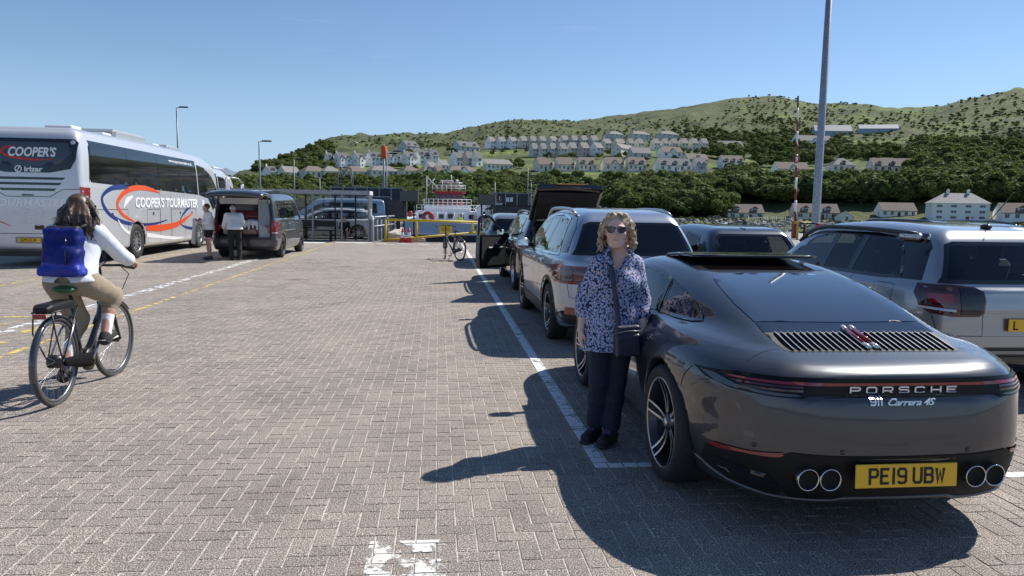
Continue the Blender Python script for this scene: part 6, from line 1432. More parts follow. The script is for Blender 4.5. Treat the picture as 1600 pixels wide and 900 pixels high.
def coach(name, label, loc, rz, livery=True, L=12.0):
    root = thing(name, label, 'coach', loc, rz)
    k = L/12.
    sp = dict(L=L, W=2.55, H=3.56, h=.05 if livery else .07, k=.16, r=.50, rim=.30, tw=.30, yr=3.32, yf=L-2.93, gap=.06, archd=.34, inb=.015,
        low=[(.20, .42), (.06, .50), (.02, .8), (0, 1.4), (.03, 2.1), (.10, 2.8), (.16, 3.15), (.34, 3.36), (.9, 3.44), (6, 3.50), (L-2.6, 3.42), (L-1.5, 3.26), (L-.75, 2.9), (L-.3, 2.2), (L-.05, 1.3), (L, .8), (L-.1, .36), (L-1, .30), (6, .30), (1, .34)],
        plan=[(0, 0), (.7, .01), (1.05, .05), (1.20, .15), (1.265, .4), (1.275, 1.0), (1.275, 6), (1.275, L-1.2), (1.22, L-.55), (1.0, L-.18), (.6, L-.03), (0, L)],
        inset=[(.1, .04), (.4, .0), (1.8, .0), (2.1, .012), (2.7, .05), (3.1, .11), (3.3, .19), (3.42, .30), (3.6, .6)])
    c = Car(sp, root)
    DG = mat('coach_glass', (.007, .008, .010), .05, coat=.2, spec=.5)
    for s in 'LR':
        # one long dark band of panes
        xs = [.50, 2.85, 5.15, 7.0, 8.85]
        for i in range(4):
            b0, b1 = 2.13-(.035*i), 2.13-(.035*(i+1)); P = [(xs[i]+.012, b0), (xs[i]+(.16 if i == 0 else .012), 3.10), (xs[i+1]-.012, 3.10-.0*i), (xs[i+1]-.012, b1)]
            c.patch('side_window', s, P, DG, .006, .16)
        c.patch('window_band', s, [(.42, 2.10), (.60, 3.14), (8.92, 3.12), (8.92, 1.92)], GLOSSBLK, .002, .2)
        c.patch('driver_window', s, [(9.02, 1.92), (9.02, 3.0), (L-2.2, 2.95), (L-1.35, 2.68), (L-.75, 2.25), (L-.60, 1.75), (L-1.3, 1.35), (L-1.9, 1.80)], DG, .006, .1)
        # hatches along the skirt
        for a, b in ((.75, 2.65), (4.05, 5.10), (6.10, 7.4), (7.4, 8.6)): c.seams([(s, [(a, .42), (a, 1.42), (b, 1.42), (b, .42)])], w=.016)
        c.seams([(s, [(5.10, .42), (5.15, 2.04)]), (s, [(6.08, .42), (6.05, 2.0)])], w=.018)
        for x in (1.6, 4.5, 6.9, 8.1): c.patch('hatch_handle', s, [(x, 1.25), (x+.10, 1.25), (x+.10, 1.33), (x, 1.33)], BLK, .008, .06)
        c.patch('marker_light', s, rrect(.9, .62, 1.02, .68, .02), REDL, .008, .05); c.patch('fuel_flap', s, rrect(1.35, .60, 1.55, .76, .02), BLK, .006, .06)
    c.patch('windscreen', 'F', [(-1.1, 1.3), (1.1, 1.3), (.98, 2.95), (.6, 3.12), (-.6, 3.12), (-.98, 2.95)], DG, .006, .15)
    if livery:
        ORA = mat('orange_livery', (.75, .085, .012), .4, coat=.6); NAV = mat('navy_livery', (.012, .035, .17), .4, coat=.6); WH = mat('white_livery', (.80, .80, .80), .4, coat=.5); GRY = mat('pale_grey_livery', (.86, .87, .88), .5)
        for s, f in (('R', 1),):
            SW = [('blue_swoosh', NAV, [(2.75, 2.02), (2.2, 2.03), (1.6, 1.97), (1.10, 1.78), (1.10, 1.55), (1.5, 1.28), (2.3, 1.08), (3.3, .985), (4.6, .98), (5.7, 1.08)], [.05, .14, .12, .10, .12, .10, .10, .09, .07, .02]),
                  ('orange_swoosh', ORA, [(5.1, 1.93), (4.3, 2.02), (3.4, 2.04), (2.6, 1.93), (2.08, 1.70), (1.98, 1.50), (2.35, 1.26), (3.1, 1.07)], [.03, .12, .15, .15, .14, .12, .10, .03]),
                  ('orange_tail_swoosh', ORA, [(3.9, .88), (5.0, .84), (6.4, .90), (7.3, 1.05), (8.2, 1.27)], [.16, .20, .18, .13, .03]),
                  ('white_swoosh', WH, [(3.05, 1.80), (2.6, 1.66), (2.35, 1.46)], [.03, .18, .02]), ('white_arc', WH, [(1.95, 1.16), (2.2, .95), (2.6, .78), (3.1, .70)], [.02, .09, .10, .04]),
                  ('blue_tail_swoosh', NAV, [(8.0, 1.52), (7.35, 1.30), (6.95, 1.08), (7.0, .90), (7.6, .78), (8.4, .72), (9.1, .72)], [.10, .09, .04, .03, .09, .11, .12]), ('white_base_stripe', WH, [(3.95, .66), (5.2, .55), (6.3, .47), (7.2, .44)], [.14, .10, .10, .02])]
            for nm, m, pts, ws in SW: L_, R_ = swoosh(pts, ws); strip_patch(c, nm, s, L_, R_, m, .009, root)
            flat_text(root, 'side_lettering', "COOPER'S TOURMASTER", .40, mat('white_lettering', (.86, .86, .86), .4), s, 5.95, 1.60, c, width=5.6, shear=.12, off=.014, offset=.009, spacing=1.0)
            flat_text(root, 'web_address', 'www.cooperstourmaster.co.uk', .13, WH, s, 7.35, 2.98, c, width=2.3, off=.012, offset=.002)
            c.patch('round_emblem', s, circ(9.45, 1.62, .13), WH, .009, .05)
        # rear face
        wn = [(-1.06, 3.12), (1.06, 3.12), (1.13, 3.04), (1.09, 2.62), (.98, 2.40), (.5, 2.30), (-.5, 2.30), (-.98, 2.40), (-1.09, 2.62), (-1.13, 3.04)]
        rw = c.patch('rear_window', 'B', wn, GLOSSBLK, .012, .06); c.patch('rear_window_pane', 'B', [(-.92, 3.03), (.92, 3.03), (1.02, 2.78), (.72, 2.50), (.3, 2.45), (-.3, 2.45), (-.72, 2.50), (-1.02, 2.78)], mat('rear_pane', (.035, .045, .06), .06, coat=.6), .018, .08, parent=rw)
        for sx in (-1, 1): c.patch('rear_marker', 'B', circ(sx*1.03, 3.04, .05, 14), WHITEL, .022, .04, parent=rw)
        flat_text(rw, 'rear_lettering', "COOPER'S", .30, WH, 'B', .10, 2.78, c, width=1.10, shear=.22, off=.030, offset=.010)
        for nm, pts, ws in (('red_swoosh', [(-.30, 2.93), (-.50, 2.88), (-.58, 2.78), (-.35, 2.66), (.1, 2.61), (.62, 2.62)], [.02, .06, .06, .05, .05, .01]),): L_, R_ = swoosh(pts, ws); strip_patch(c, nm, 'B', L_, R_, mat('red_livery', (.55, .03, .03), .4), .026, rw)
        flat_text(rw, 'maker_lettering', 'irizar', .17, WH, 'B', .14, 2.375, c, width=.42, off=.020, offset=.006)
        ring = circ(-.20, 2.38, .085, 20); me = patch(c.bvh, 'B', ring, .020, .04, [circ(-.20, 2.38, .060, 16)]); me.materials.append(WH); link('maker_emblem', me, rw); c.patch('maker_emblem_bar', 'B', [(-.24, 2.34), (-.22, 2.32), (-.16, 2.42), (-.18, 2.44)], WH, .020, .03, parent=rw)
        for w_, z in ((.80, 2.16), (.72, 2.03), (.60, 1.89)): c.patch('grille_slot', 'B', [(-w_, z-.028), (w_, z-.028), (w_+.06, z+.03), (-w_-.06, z+.03)], GLOSSBLK, .006, .1)
        c.patch('latch', 'B', rrect(-.14, 1.74, .14, 1.775, .012), GLOSSBLK, .006, .06)
        flat_text(root, 'rear_lettering', 'TOURMASTER', .24, GRY, 'B', 0, 1.57, c, width=1.75, shear=.2, off=.007, offset=.006)
        for i, tx in enumerate(('BEDLINGTON', 'NORTHUMBERLAND', '&', 'EDINBURGH', 'SCOTLAND')): flat_text(root, 'rear_small_lettering', tx, .095, GRY, 'B', .02, 1.40-.088*i, c, off=.006, offset=.001)
        for pts, ws in (([(-1.2, 1.26), (-.9, 1.20), (-.6, 1.08), (-.42, 1.0)], [.03, .03, .02, .01]), ([(-1.2, 1.34), (-.95, 1.32), (-.75, 1.26)], [.02, .02, .01])): L_, R_ = swoosh(pts, ws); strip_patch(c, 'red_stroke', 'B', L_, R_, MAT['red_livery'], .007, root)
        c.seams([('B', [(-1.2, 1.92), (-.8, 1.90), (-.5, 1.72), (.5, 1.72), (.8, 1.90), (1.2, 1.92)]), ('B', [(-1.2, .82), (1.2, .82)])], w=.014)
        for sx in (-1, 1):
            c.patch('tail_light', 'B', [(sx*1.16, 1.98), (sx*1.27, 1.96), (sx*1.27, 1.70), (sx*1.18, 1.72)] if sx > 0 else [(-1.27, 1.96), (-1.16, 1.98), (-1.18, 1.72), (-1.27, 1.70)], REDL, .010, .05)
            c.patch('bumper_light', 'B', rrect(sx*.95-.12, .60, sx*.95+.12, .64, .015), DKREDL, .008, .05)
        c.patch('vent', 'B', rrect(.12, .92, .34, 1.03, .02), GLOSSBLK, .006, .05)
        c.patch('plate_recess', 'B', rrect(-.34, .58, .34, .74, .02), mat('recess', (.3, .3, .31), .4), .005, .06); number_plate(root, '325 CCH', (.0, .012, .665), align=-.03)
    # roof equipment
    for a, b, w_, h_ in ((3.3, 5.6, 1.5, .16), (8.0, 9.1, 1.2, .10)):
        m = MB(); m.box((0, (a+b)/2, 3.52), (w_, b-a, h_*2), bev=.07); m.build('roof_unit', mat('roof_unit_grey', (.30, .33, .36), .4), root)
    for y in (1.2, 3.0, 6.7): m = MB(); m.box((.35, y, 3.485), (.65, .55, .10), bev=.03); m.build('roof_hatch', mat('hatch_white', (.62, .63, .65), .4), root)
    for sx in (-1, 1):
        m = MB(); m.tube([(sx*.95, L-.6, 3.05), (sx*1.25, L+.15, 3.0), (sx*1.38, L+.42, 2.75)], .035, 8); m.box((sx*1.38, L+.42, 2.42), (.18, .12, .55), bev=.05); m.build('mirror_arm', P_COACH, root)
    c.wheels('coach', 'hub' if False else 'ten', False)
    w = wheel_meshes('coach', .50, .30, .30, 'ten')
    c.body(P_COACH)
    m = MB(); m.bb((-1.1, .3, .25), (1.1, L-.4, .40)); m.build('underside', BLK, root)
    return root
coach('tour_coach', "silver tour coach with orange and navy swooshes behind the cyclist", (-9.895, 19.08, 0), R(.3))
coach('tour_coach', 'second coach, only its pale curved nose showing past the first coach', (-12.9, 30.5, 0), R(-3.), False)
def camper():
    root = thing('camper_van', 'slate grey camper van with raised tailgate and packed boot', 'van', (-5.72, 22.6, 0), R(-.5))
    sp = scaled('van', h=.026, inb=.01); c = Car(sp, root); P = [(-.76, .62), (-.78, 1.2), (-.70, 1.78), (.70, 1.78), (.78, 1.2), (.76, .62)]
    win = sp['win']; ys = [.44]+[.95, 1.55, 2.75]+[3.76]
    c.hole('B', P, 0.)
    for s in 'LR':
        for i, (a, b) in enumerate(((.50, 1.52), (1.58, 2.72), (2.80, 3.76))):
            q = clip_poly(win, a, b); c.window('side_window', s, q, GLD, .03)
        c.seams([(s, [(1.55, 1.18), (1.55, .30)]), (s, [(2.76, 1.18), (2.76, .30), (3.5, .30), (3.6, .85), (3.74, 1.15)]), (s, [(.4, 1.14), (2.7, 1.14)])])
        c.patch('chrome_strip', s, [(.46, 1.175), (2.74, 1.165), (2.74, 1.19), (.46, 1.20)], CHROME, .006, .08)
        c.patch('side_lamp', s, [(.02, 1.12), (.02, .78), (.14, .76), (.16, .9), (.15, 1.13)], REDL, .006, .04)
    for sg in (-1, 1):
        f = (lambda Q: Q) if sg < 0 else mir
        c.patch('tail_light', 'B', f([(-.94, 1.14), (-.95, .78), (-.93, .75), (-.80, .76), (-.80, 1.12), (-.84, 1.15)]), REDL, .008, .04); c.patch('reversing_light', 'B', f([(-.93, .77), (-.81, .77), (-.81, .80), (-.93, .80)]), WHITEL, .014, .03)
        c.patch('rear_reflector', 'B', f(rrect(-.84, .44, -.66, .48, .01)), REDL, .010, .04)
    me = patch(c.bvh, 'B', [(-.80, .58), (-.82, 1.2), (-.75, 1.83), (.75, 1.83), (.82, 1.2), (.80, .58)], .006, .05, [shrink(P, .02)]); me.materials.append(BLK); link('boot_seal', me, root)
    c.window('windscreen', 'F', sp['front'], GLM, .035); c.patch('rear_bumper', 'B', [(-.92, .40), (.92, .40), (.93, .56), (-.93, .56)], P_VAN, .02, .06); c.patch('lower_bumper', 'B', [(-.85, .30), (.85, .30), (.85, .38), (-.85, .38)], BLK, .01, .06)
    c.body(P_VAN); c.mirror(3.72, 1.22, GLOSSBLK, .22); c.wheels('van', 'y', True); c.handle([('L', 1.75, 1.03), ('R', 1.75, 1.03), ('R', 3.0, 1.03), ('L', 3.0, 1.03)], P_VAN)
    m = MB(); m.prism([(.20, 1.955), (.30, 2.02), (1.0, 2.05), (2.6, 2.05), (3.2, 1.99), (3.4, 1.90)], -.66, .66, 'X'); m.build('pop_top_roof', P_VAN, root)
    ti = MB(); n = 7; vs = []
    for i in range(n):
        u = i/(n-1)
        for x in (-.78, -.70, -.35, 0, .35, .70, .78): vs.append((x, .10-1.12*u, 1.93+.10*u+.05*math.sin(math.pi*u)-abs(x)**3*.14-(.10*u**5)))
    N = len(vs); fs = [(i*7+j, i*7+j+1, (i+1)*7+j+1, (i+1)*7+j) for i in range(n-1) for j in range(6)]; vs += [(a, b+.01, z-.09) for a, b, z in vs]; fs += [tuple(q+N for q in f[::-1]) for f in fs]
    bd = list(range(7))+[i*7+6 for i in range(1, n)]+[(n-1)*7+j for j in range(5, -1, -1)]+[i*7 for i in range(n-2, 0, -1)]; fs += [(bd[i], bd[(i+1) % len(bd)], bd[(i+1) % len(bd)]+N, bd[i]+N) for i in range(len(bd))]
    ti.add(vs, fs, True); lid = ti.build('tailgate', P_VAN, root)
    g = MB(); g.add([(-.6, -.15, 1.862), (.6, -.15, 1.862), (.55, -.85, 1.905), (-.55, -.85, 1.905)], [(0, 1, 2, 3)]); g.build('tailgate_window', GLD, lid)
    for sx in (-1, 1): q = MB(); q.cyl((sx*.77, .06, 1.30), (sx*.76, -.42, 1.88), .014, 8); q.build('gas_strut', BLK, lid)
    wl = mat('camper_cabinet', (.45, .46, .47), .5)
    q = MB(); q.bb((.42, .12, .58), (.74, 1.6, 1.76)); q.build('cabinet', wl, root); q = MB(); q.bb((-.72, .12, 1.62), (.42, .5, 1.80)); q.build('ceiling_locker', mat('cream_lining', (.62, .60, .56), .7), root)
    q = MB(); q.bb((.40, .10, .58), (.42, .14, 1.76)); q.bb((.45, .105, 1.0), (.72, .12, 1.70)); q.build('cabinet_door', mat('cabinet_panel', (.25, .30, .34), .4), root)
    q = MB(); q.bb((-.72, .10, .60), (.41, 1.6, .70)); q.bb((-.72, .14, .93), (.41, 1.6, 1.0)); q.bb((-.17, .12, .70), (-.14, .16, .93)); q.build('bed_platform', TRIM, root)
    q = MB(); q.bb((-.75, 1.6, .5), (.75, 1.65, 1.8)); q.build('bulkhead', TRIM, root)
    def inside(name, label, cat, c_, d, m, **k): t = thing(name, label, cat, Vector((-5.72, 22.6, 0))+Vector(c_)-Vector((0, 0, d[2]/2)), k.get('rz', 0)); b = MB(); b.box((0, 0, d[2]/2), d, bev=k.get('bev', .05)); b.build('shell', m, t); return t
    s = inside('suitcase', 'dark red suitcase lying on the bed of the camper van', 'suitcase', (.02, .55, 1.27), (.78, .42, .34), mat('maroon_fabric', (.16, .015, .03), .7, noise=(30, .2)))
    q = MB(); q.bb((-.395, -.215, .16), (.395, -.2115, .17)); q.build('zip', mat('zip_grey', (.4, .38, .38), .4), s); q = MB(); q.tube([(-.1, -.22, .22), (-.06, -.25, .24), (.06, -.25, .24), (.1, -.22, .22)], .012, 6); q.build('handle', BLK, s)
    DUV = mat('white_bedding', (.66, .68, .73), .9, bump=(7, 1))
    g = Grid((-.55, -.1, -.35), (.6, 1.2, .35), .025); rr = random.Random(4)
    for i in range(26): g.ell((rr.uniform(-.42, .46), rr.uniform(.06, .9), rr.uniform(-.02, .06)), (rr.uniform(.1, .2), rr.uniform(.1, .25), rr.uniform(.04, .09)), .05, rot=(rr.uniform(-.3, .3), rr.uniform(-.3, .3), rr.uniform(0, 3)))
    for i in range(6): g.cap((-.2+i*.12, .02, .05), (-.18+i*.12, -.01, -.12-.05*(i % 2)), .05, .03, .05)
    a, b = g.surface(); t = thing('duvet', 'crumpled white bedding spilling over the camper boot edge', 'bedding', (-5.78, 22.72, 1.05)); link('cloth', np_mesh('cloth', a, b, True, DUV), t)
    g = Grid((-.5, -.3, -.3), (.5, .5, .4), .03)
    for i in range(10): g.ell((rr.uniform(-.3, .3), rr.uniform(0, .2), rr.uniform(-.1, .2)), (.18, .12, .12), .08)
    a, b = g.surface(); t = thing('pillow', 'pale pillows piled behind the red suitcase', 'pillow', (-5.95, 23.55, 1.45)); link('cloth', np_mesh('cloth', a, b, True, DUV), t)
    inside('storage_box', 'clear plastic box under the camper bed, left one', 'box', (-.42, .36, .82), (.46, .4, .22), mat('frosted_box', (.35, .40, .45), .3)); inside('storage_box', 'reddish plastic box under the camper bed, right one', 'box', (.13, .36, .82), (.46, .4, .22), mat('pink_box', (.35, .20, .18), .4))
    pass
    # sun canopy side step
camper()
# ------------------------------------------------------------------ people
SKIN = mat('skin', (.52, .31, .235), .5, noise=(9, .08), spec=.35); SKIN2 = mat('skin_tanned', (.45, .26, .19), .5)
def v3(*a): return np.array(a, float)
def hand(g, wr, tip, side, pn, curl=.5, s=1., k=.004):
    """palm, four bent fingers of unequal length and a thumb; side: unit vector towards the thumb, pn: palm side"""
    wr, tip, side, pn = [np.array(q, float) for q in (wr, tip, side, pn)]; d = tip-wr; L = np.linalg.norm(d); d = d/L; side = side-d*(side@d); side /= np.linalg.norm(side); pn = np.cross(d, side)*np.sign(np.cross(d, side)@pn+1e-9)
    pl = .50*L; a = wr+d*.012
    for u, r in ((-.024, .0135), (-.008, .0150), (.009, .0150), (.025, .0135)): g.cap(a+side*u*.75*s, wr+d*pl+side*u*s, .0155*s, r*s, .010)
    for u, ln, r in ((.027, .43, .0082), (.009, .50, .0086), (-.009, .46, .0083), (-.026, .36, .0074)):
        b = wr+d*pl*.97+side*u*s; c1 = curl*.45; d1 = d*math.cos(c1)+pn*math.sin(c1); m = b+d1*L*ln*.48; c2 = curl*1.25; d2 = d*math.cos(c2)+pn*math.sin(c2); m2 = m+d2*L*ln*.30; c3 = curl*1.9; d3 = d*math.cos(c3)+pn*math.sin(c3)
        g.cap(b, m, r*1.08*s, r*s, k); g.cap(m, m2, r*s, r*.92*s, k*.6); g.cap(m2, m2+d3*L*ln*.22, r*.92*s, r*.75*s, k*.6)
    b = wr+d*L*.12+side*.022*s; m = b+(d*.72+side*.62+pn*.35)*L*.22; g.cap(b, m, .0125*s, .0105*s, .010); g.cap(m, m+(d*.95+side*.15+pn*.35)*L*.20, .0100*s, .0075*s, .003)
def head(g, c, f, s=1., jaw=1., ears=True):
    """c: centre of the head, f: direction of the face"""
    c = np.array(c, float); f = np.array([f[0], f[1], f[2] if len(f) > 2 else 0], float); f /= np.linalg.norm(f); r = np.cross(f, [0, 0, 1]); r /= np.linalg.norm(r); u = np.cross(r, f)
    P = lambda a, b, e: c+(r*a+f*b+u*e)*s
    rz = math.atan2(-f[0], f[1])
    g.ell(P(0, -.012, .028), np.array((.073, .092, .083))*s, .01, rot=(0, 0, rz)); g.ell(P(0, .030, -.022), np.array((.058, .058, .078))*s, .03, rot=(0, 0, rz)); g.ell(P(0, .050, -.078), np.array((.032*jaw, .030, .026))*s, .035, rot=(0, 0, rz))
    g.cap(P(-.045, .0, -.06), P(-.02, .055, -.085), .020*s, .018*s, .03); g.cap(P(.045, .0, -.06), P(.02, .055, -.085), .020*s, .018*s, .03)
    g.cap(P(0, .078, .018), P(0, .104, -.022), .0075*s, .0125*s, .010); g.ell(P(-.012, .090, -.026), np.array((.008, .009, .007))*s, .006); g.ell(P(.012, .090, -.026), np.array((.008, .009, .007))*s, .006)
    for a in (-1, 1):
        g.ell(P(a*.030, .070, .012), np.array((.016, .008, .010))*s, .010, '-'); g.ell(P(a*.030, .066, .012), np.array((.0125, .0115, .0105))*s, .003); g.cap(P(a*.016, .083, .032), P(a*.045, .070, .031), .007*s, .005*s, .012); g.ell(P(a*.042, .058, -.022), np.array((.022, .018, .02))*s, .02)
        if ears: g.ell(P(a*.075, -.008, -.002), np.array((.008, .017, .030))*s, .006, rot=(0, 0, rz))
    g.cap(P(-.020, .082, -.050), P(.020, .082, -.050), .0055*s, .0055*s, .005); g.cap(P(-.017, .081, -.060), P(.017, .081, -.060), .0065*s, .0065*s, .005)
    return P
def eyes_mouth(root, P, s=1., eyes=True):
    m = MB(); 
    m.tube([P(-.021, .0835, -.0545), P(-.01, .088, -.0535), (P(0, .0895, -.0545)), P(.01, .088, -.0535), P(.021, .0835, -.0545)], .0030*s, 5); m.build('lips', mat('lips', (.42, .13, .12), .5), root)
    if eyes:
        for a in (-1, 1): m = MB(); m.sphere(P(a*.030, .071, .012), .0105*s, 8); e = m.build('eye', WHITEP, root); m = MB(); m.sphere(P(a*.030, .0785, .012), .0048*s, 6); m.build('iris', GLOSSBLK, e)
def mesh_of(g, name, m, root, smooth=True): a, b = g.surface(); return link(name, np_mesh(name, a, b, smooth, m), root)
def box_for(pts, pad=.22): A = np.array(pts, float); return A.min(0)-pad, A.max(0)+pad
def figure(root, J, f, cfg, h=.02, det=False):
    f = np.array([f[0], f[1], 0.]); J = {k: np.array(q, float) for k, q in J.items()}; s = cfg.get('s', 1.); w = cfg.get('w', 1.); lo, hi = box_for(list(J.values()), .17); hi[2] = J['head'][2]+.16*s; lo[2] = max(lo[2], -.01)
    up = J['chest']-J['pelvis']
    # --- skin: one surface from head to feet
    g = Grid(lo, hi, h); hs_ = cfg.get('hs', 1.)*s; P = head(g, J['head'], f, hs_)
    g.cap(J['head']-v3(0, 0, .06)-v3(*f[:2], 0)*.01, J['neck'], .048*s, .054*s, .02)
    g.cap(J['neck']-v3(0, 0, .02), J['chest'], .06*s, .11*s, .06); g.cap(J['shL'], J['shR'], .050*s, .050*s, .06); g.cap(J['chest'], J['pelvis'], .115*s*w, .125*s*w, .05, sq=(.82, 1.15, 1))
    for a in 'LR':
        g.cap(J['sh'+a], J['el'+a], .046*s*w, .036*s*w, .03); g.cap(J['el'+a], J['wr'+a], .038*s*w, .026*s, .012)
        d = J['ha'+a]-J['wr'+a]
        hand(g, J['wr'+a], J['ha'+a], cfg.get('th'+a, f), cfg.get('pn'+a, (1, 0, 0) if a == 'L' else (-1, 0, 0)), cfg.get('curl'+a, .45), s)
        g.cap(J['hip'+a], J['kn'+a], .085*s*w, .058*s*w, .05); g.cap(J['kn'+a], J['kn'+a]*.62+J['an'+a]*.38, .056*s*w, .055*s*w, .03); g.cap(J['kn'+a]*.62+J['an'+a]*.38, J['an'+a], .055*s*w, .037*s, .03)
        g.cap(J['an'+a]-v3(0, 0, .02), J['to'+a], .036*s, .026*s, .02)
    if 'vcut' in cfg: pass
    mesh_of(g, 'body', cfg.get('skin', SKIN), root)
    if det or h < .015: eyes_mouth(root, P, hs_, cfg.get('eyes', True))
    # --- trousers / shorts
    t = cfg.get('trousers')
    if t:
        g = Grid(lo, hi, h); r0 = t.get('loose', .012); L = t.get('len', 1.)
        g.cap(J['pelvis']+up*.18, J['pelvis'], (.118+r0)*s*w, (.130+r0)*s*w, .03, sq=(.80, 1.08, 1))
        for a in 'LR':
            if L <= .6:
                e = J['hip'+a]+(J['kn'+a]-J['hip'+a])*L/.6; g.cap(J['hip'+a], e, (.094+r0)*s*w, (.078+r0*1.4)*s*w, .04)
            else:
                g.cap(J['hip'+a], J['kn'+a], (.090+r0)*s*w, (.062+r0)*s*w, .04); u = (L-.6)/.4; e = J['kn'+a]+(J['an'+a]-J['kn'+a])*u; m_ = J['kn'+a]+(e-J['kn'+a])*.4
                g.cap(J['kn'+a], m_, (.062+r0)*s*w, (.060+r0)*s*w, .025); g.cap(m_, e, (.060+r0)*s*w, (.052+r0*.6)*s, .02)
                if det:
                    dd = (J['an'+a]-J['kn'+a]); dd /= np.linalg.norm(dd)
                    for q in (.72, .80, .88, .95):
                        if q < u: c_ = J['kn'+a]+(J['an'+a]-J['kn'+a])*q; g.ell(c_, (.062*s, .062*s, .014), .02, rot=(.25*(-1)**int(q*50), .2, 0))
        # cut above the waist and below the hem
        if 'waist' in t: g.F[:, :, g.ax[2] > t['waist']] = .05
        mesh_of(g, 'trousers' if L > .6 else 'shorts', t['m'], root)
    # --- top
    t = cfg.get('shirt')
    if t:
        g = Grid(lo, hi, h); r0 = t.get('loose', .014); U = t.get('sleeve', .5)
        g.cap(J['chest']+up*.25, J['chest'], (.075+r0)*s*w, (.118+r0)*s*w, .06, sq=(.80, 1.05, 1)); 
        hm = t.get('hem', J['pelvis'][2]-.02); fr = t.get('flare', 1.); low = J['pelvis']+(J['pelvis']-J['chest'])/max(.05, abs(J['pelvis'][2]-J['chest'][2]))*(J['pelvis'][2]-hm) if abs(up[2]) > .12 else J['pelvis']
        g.cap(J['chest'], J['pelvis'], (.122+r0)*s*w, (.134+r0*fr)*s*w, .05, sq=(.80, 1.08, 1)); g.cap(J['pelvis'], low, (.134+r0*fr)*s*w, (.140+r0*1.4*fr)*s*w, .04, sq=(.80, 1.05, 1))
        if t.get('bust'): fx = np.array([f[0], f[1], 0]); rr = np.array([f[1], -f[0], 0]); [g.ell(J['chest']+fx*.085*s+rr*q*.075*s-v3(0, 0, .03), np.array((.075, .065, .070))*s*w, .05) for q in (-1, 1)]
        g.cap(J['shL'], J['shR'], (.050+r0*.6)*s*w, (.050+r0*.6)*s*w, .05)
        for a in 'LR':
            A, B, Cc = J['sh'+a], J['el'+a], J['wr'+a]
            if U <= .5: g.cap(A, A+(B-A)*U/.5, (.052+r0)*s*w, (.048+r0*1.3)*s*w, .03)
            else:
                g.cap(A, B, (.052+r0)*s*w, (.043+r0)*s*w, .03); e = B+(Cc-B)*(U-.5)/.5; g.cap(B, e, (.043+r0)*s*w, (.036+r0*1.1)*s*w, .015)
                if det:
                    for q in (.15, .45, .75, 1.0): c_ = B+(e-B)*q; g.ell(c_, (.052*s*w, .052*s*w, .013), .018, rot=(.4*(-1)**int(q*9), .5, 0))
        # opening for the neck and a level hem
        g.F[:, :, g.ax[2] < hm] = np.maximum(g.F[:, :, g.ax[2] < hm], .04)
        for kk in t.get('cuts', []): g.cap(*kk[:2], kk[2], kk[3], .008, '-')
        if 'vneck' in t:
            a_, b_, ra, rb = t['vneck']; g.cap(a_, b_, ra, rb, .006, '-')
        if det:
            rng = random.Random(9)
            for i in range(16): z = hm+rng.uniform(.03, .5); a_ = rng.uniform(0, 6.28); c_ = J['pelvis']*.5+J['chest']*.5; p1 = (c_[0]+.16*math.cos(a_), c_[1]+.13*math.sin(a_), z); g.cap(p1, (p1[0]+rng.uniform(-.05, .05), p1[1], z+rng.uniform(.06, .14)), .012, .006, .03)
        mesh_of(g, 'shirt', t['m'], root)
    # --- shoes
    sh = cfg.get('shoes')
    if sh:
        for a in 'LR':
            A, T = J['an'+a], J['to'+a]; g = Grid(np.minimum(A, T)-.12, np.maximum(A, T)+.12, min(h, .012)); d = T-A; d[2] = 0; d /= np.linalg.norm(d); zs = T[2]-.022
            g.cap(A+v3(0, 0, -.035)-d*.02, T-v3(0, 0, -.004), .050*s, .040*s, .02, sq=(1, 1, 1.05)); g.cap(A-v3(0, 0, .0), A-v3(0, 0, .04), .046*s, .05*s, .02)
            q = mesh_of(g, 'shoe', sh, root)
            g2 = Grid(np.minimum(A, T)-.12, np.maximum(A, T)+.12, min(h, .012)); B0 = A-d*.03; g2.cap((B0[0], B0[1], zs), (T[0]+d[0]*.01, T[1]+d[1]*.01, zs), .046*s, .044*s, .01, sq=(1, 1, 2.6)); mesh_of(g2, 'sole', cfg.get('sole', BLK), q)
            if 'laces' in cfg:
                m = MB(); sd = np.array([-d[1], d[0], 0])
                for i in range(5): u = .25+.12*i; c_ = A+(T-A)*u+v3(0, 0, .030-.02*u); m.tube([c_-sd*.026, c_+v3(0, 0, .008), c_+sd*.026+d*.014], .0035, 5); m.tube([c_+sd*.026, c_+v3(0, 0, .010), c_-sd*.026+d*.014], .0035, 5)
                m.build('laces', cfg['laces'], q)
    # --- short hair
    hr = cfg.get('hair')
    if hr:
        c = J['head']; g = Grid(c-.2, c+.2, min(h, .012)); ff = v3(f[0], f[1], 0); 
        g.ell(c-ff*.022*s+v3(0, 0, .036), np.array((.086, .096, .090))*s, .02)
        if hr.get('beard'): g.ell(c+ff*.06*s-v3(0, 0, .09), np.array((.045, .04, .045))*s, .02)
        g.ell(c+ff*.09*s-v3(0, 0, .015), np.array((.075, .085, .085))*s, .02, '-') if not hr.get('beard') else g.ell(c+ff*.11*s+v3(0, 0, .0), np.array((.06, .07, .06))*s, .01, '-')
        mesh_of(g, 'hair', hr['m'], root)
    return P
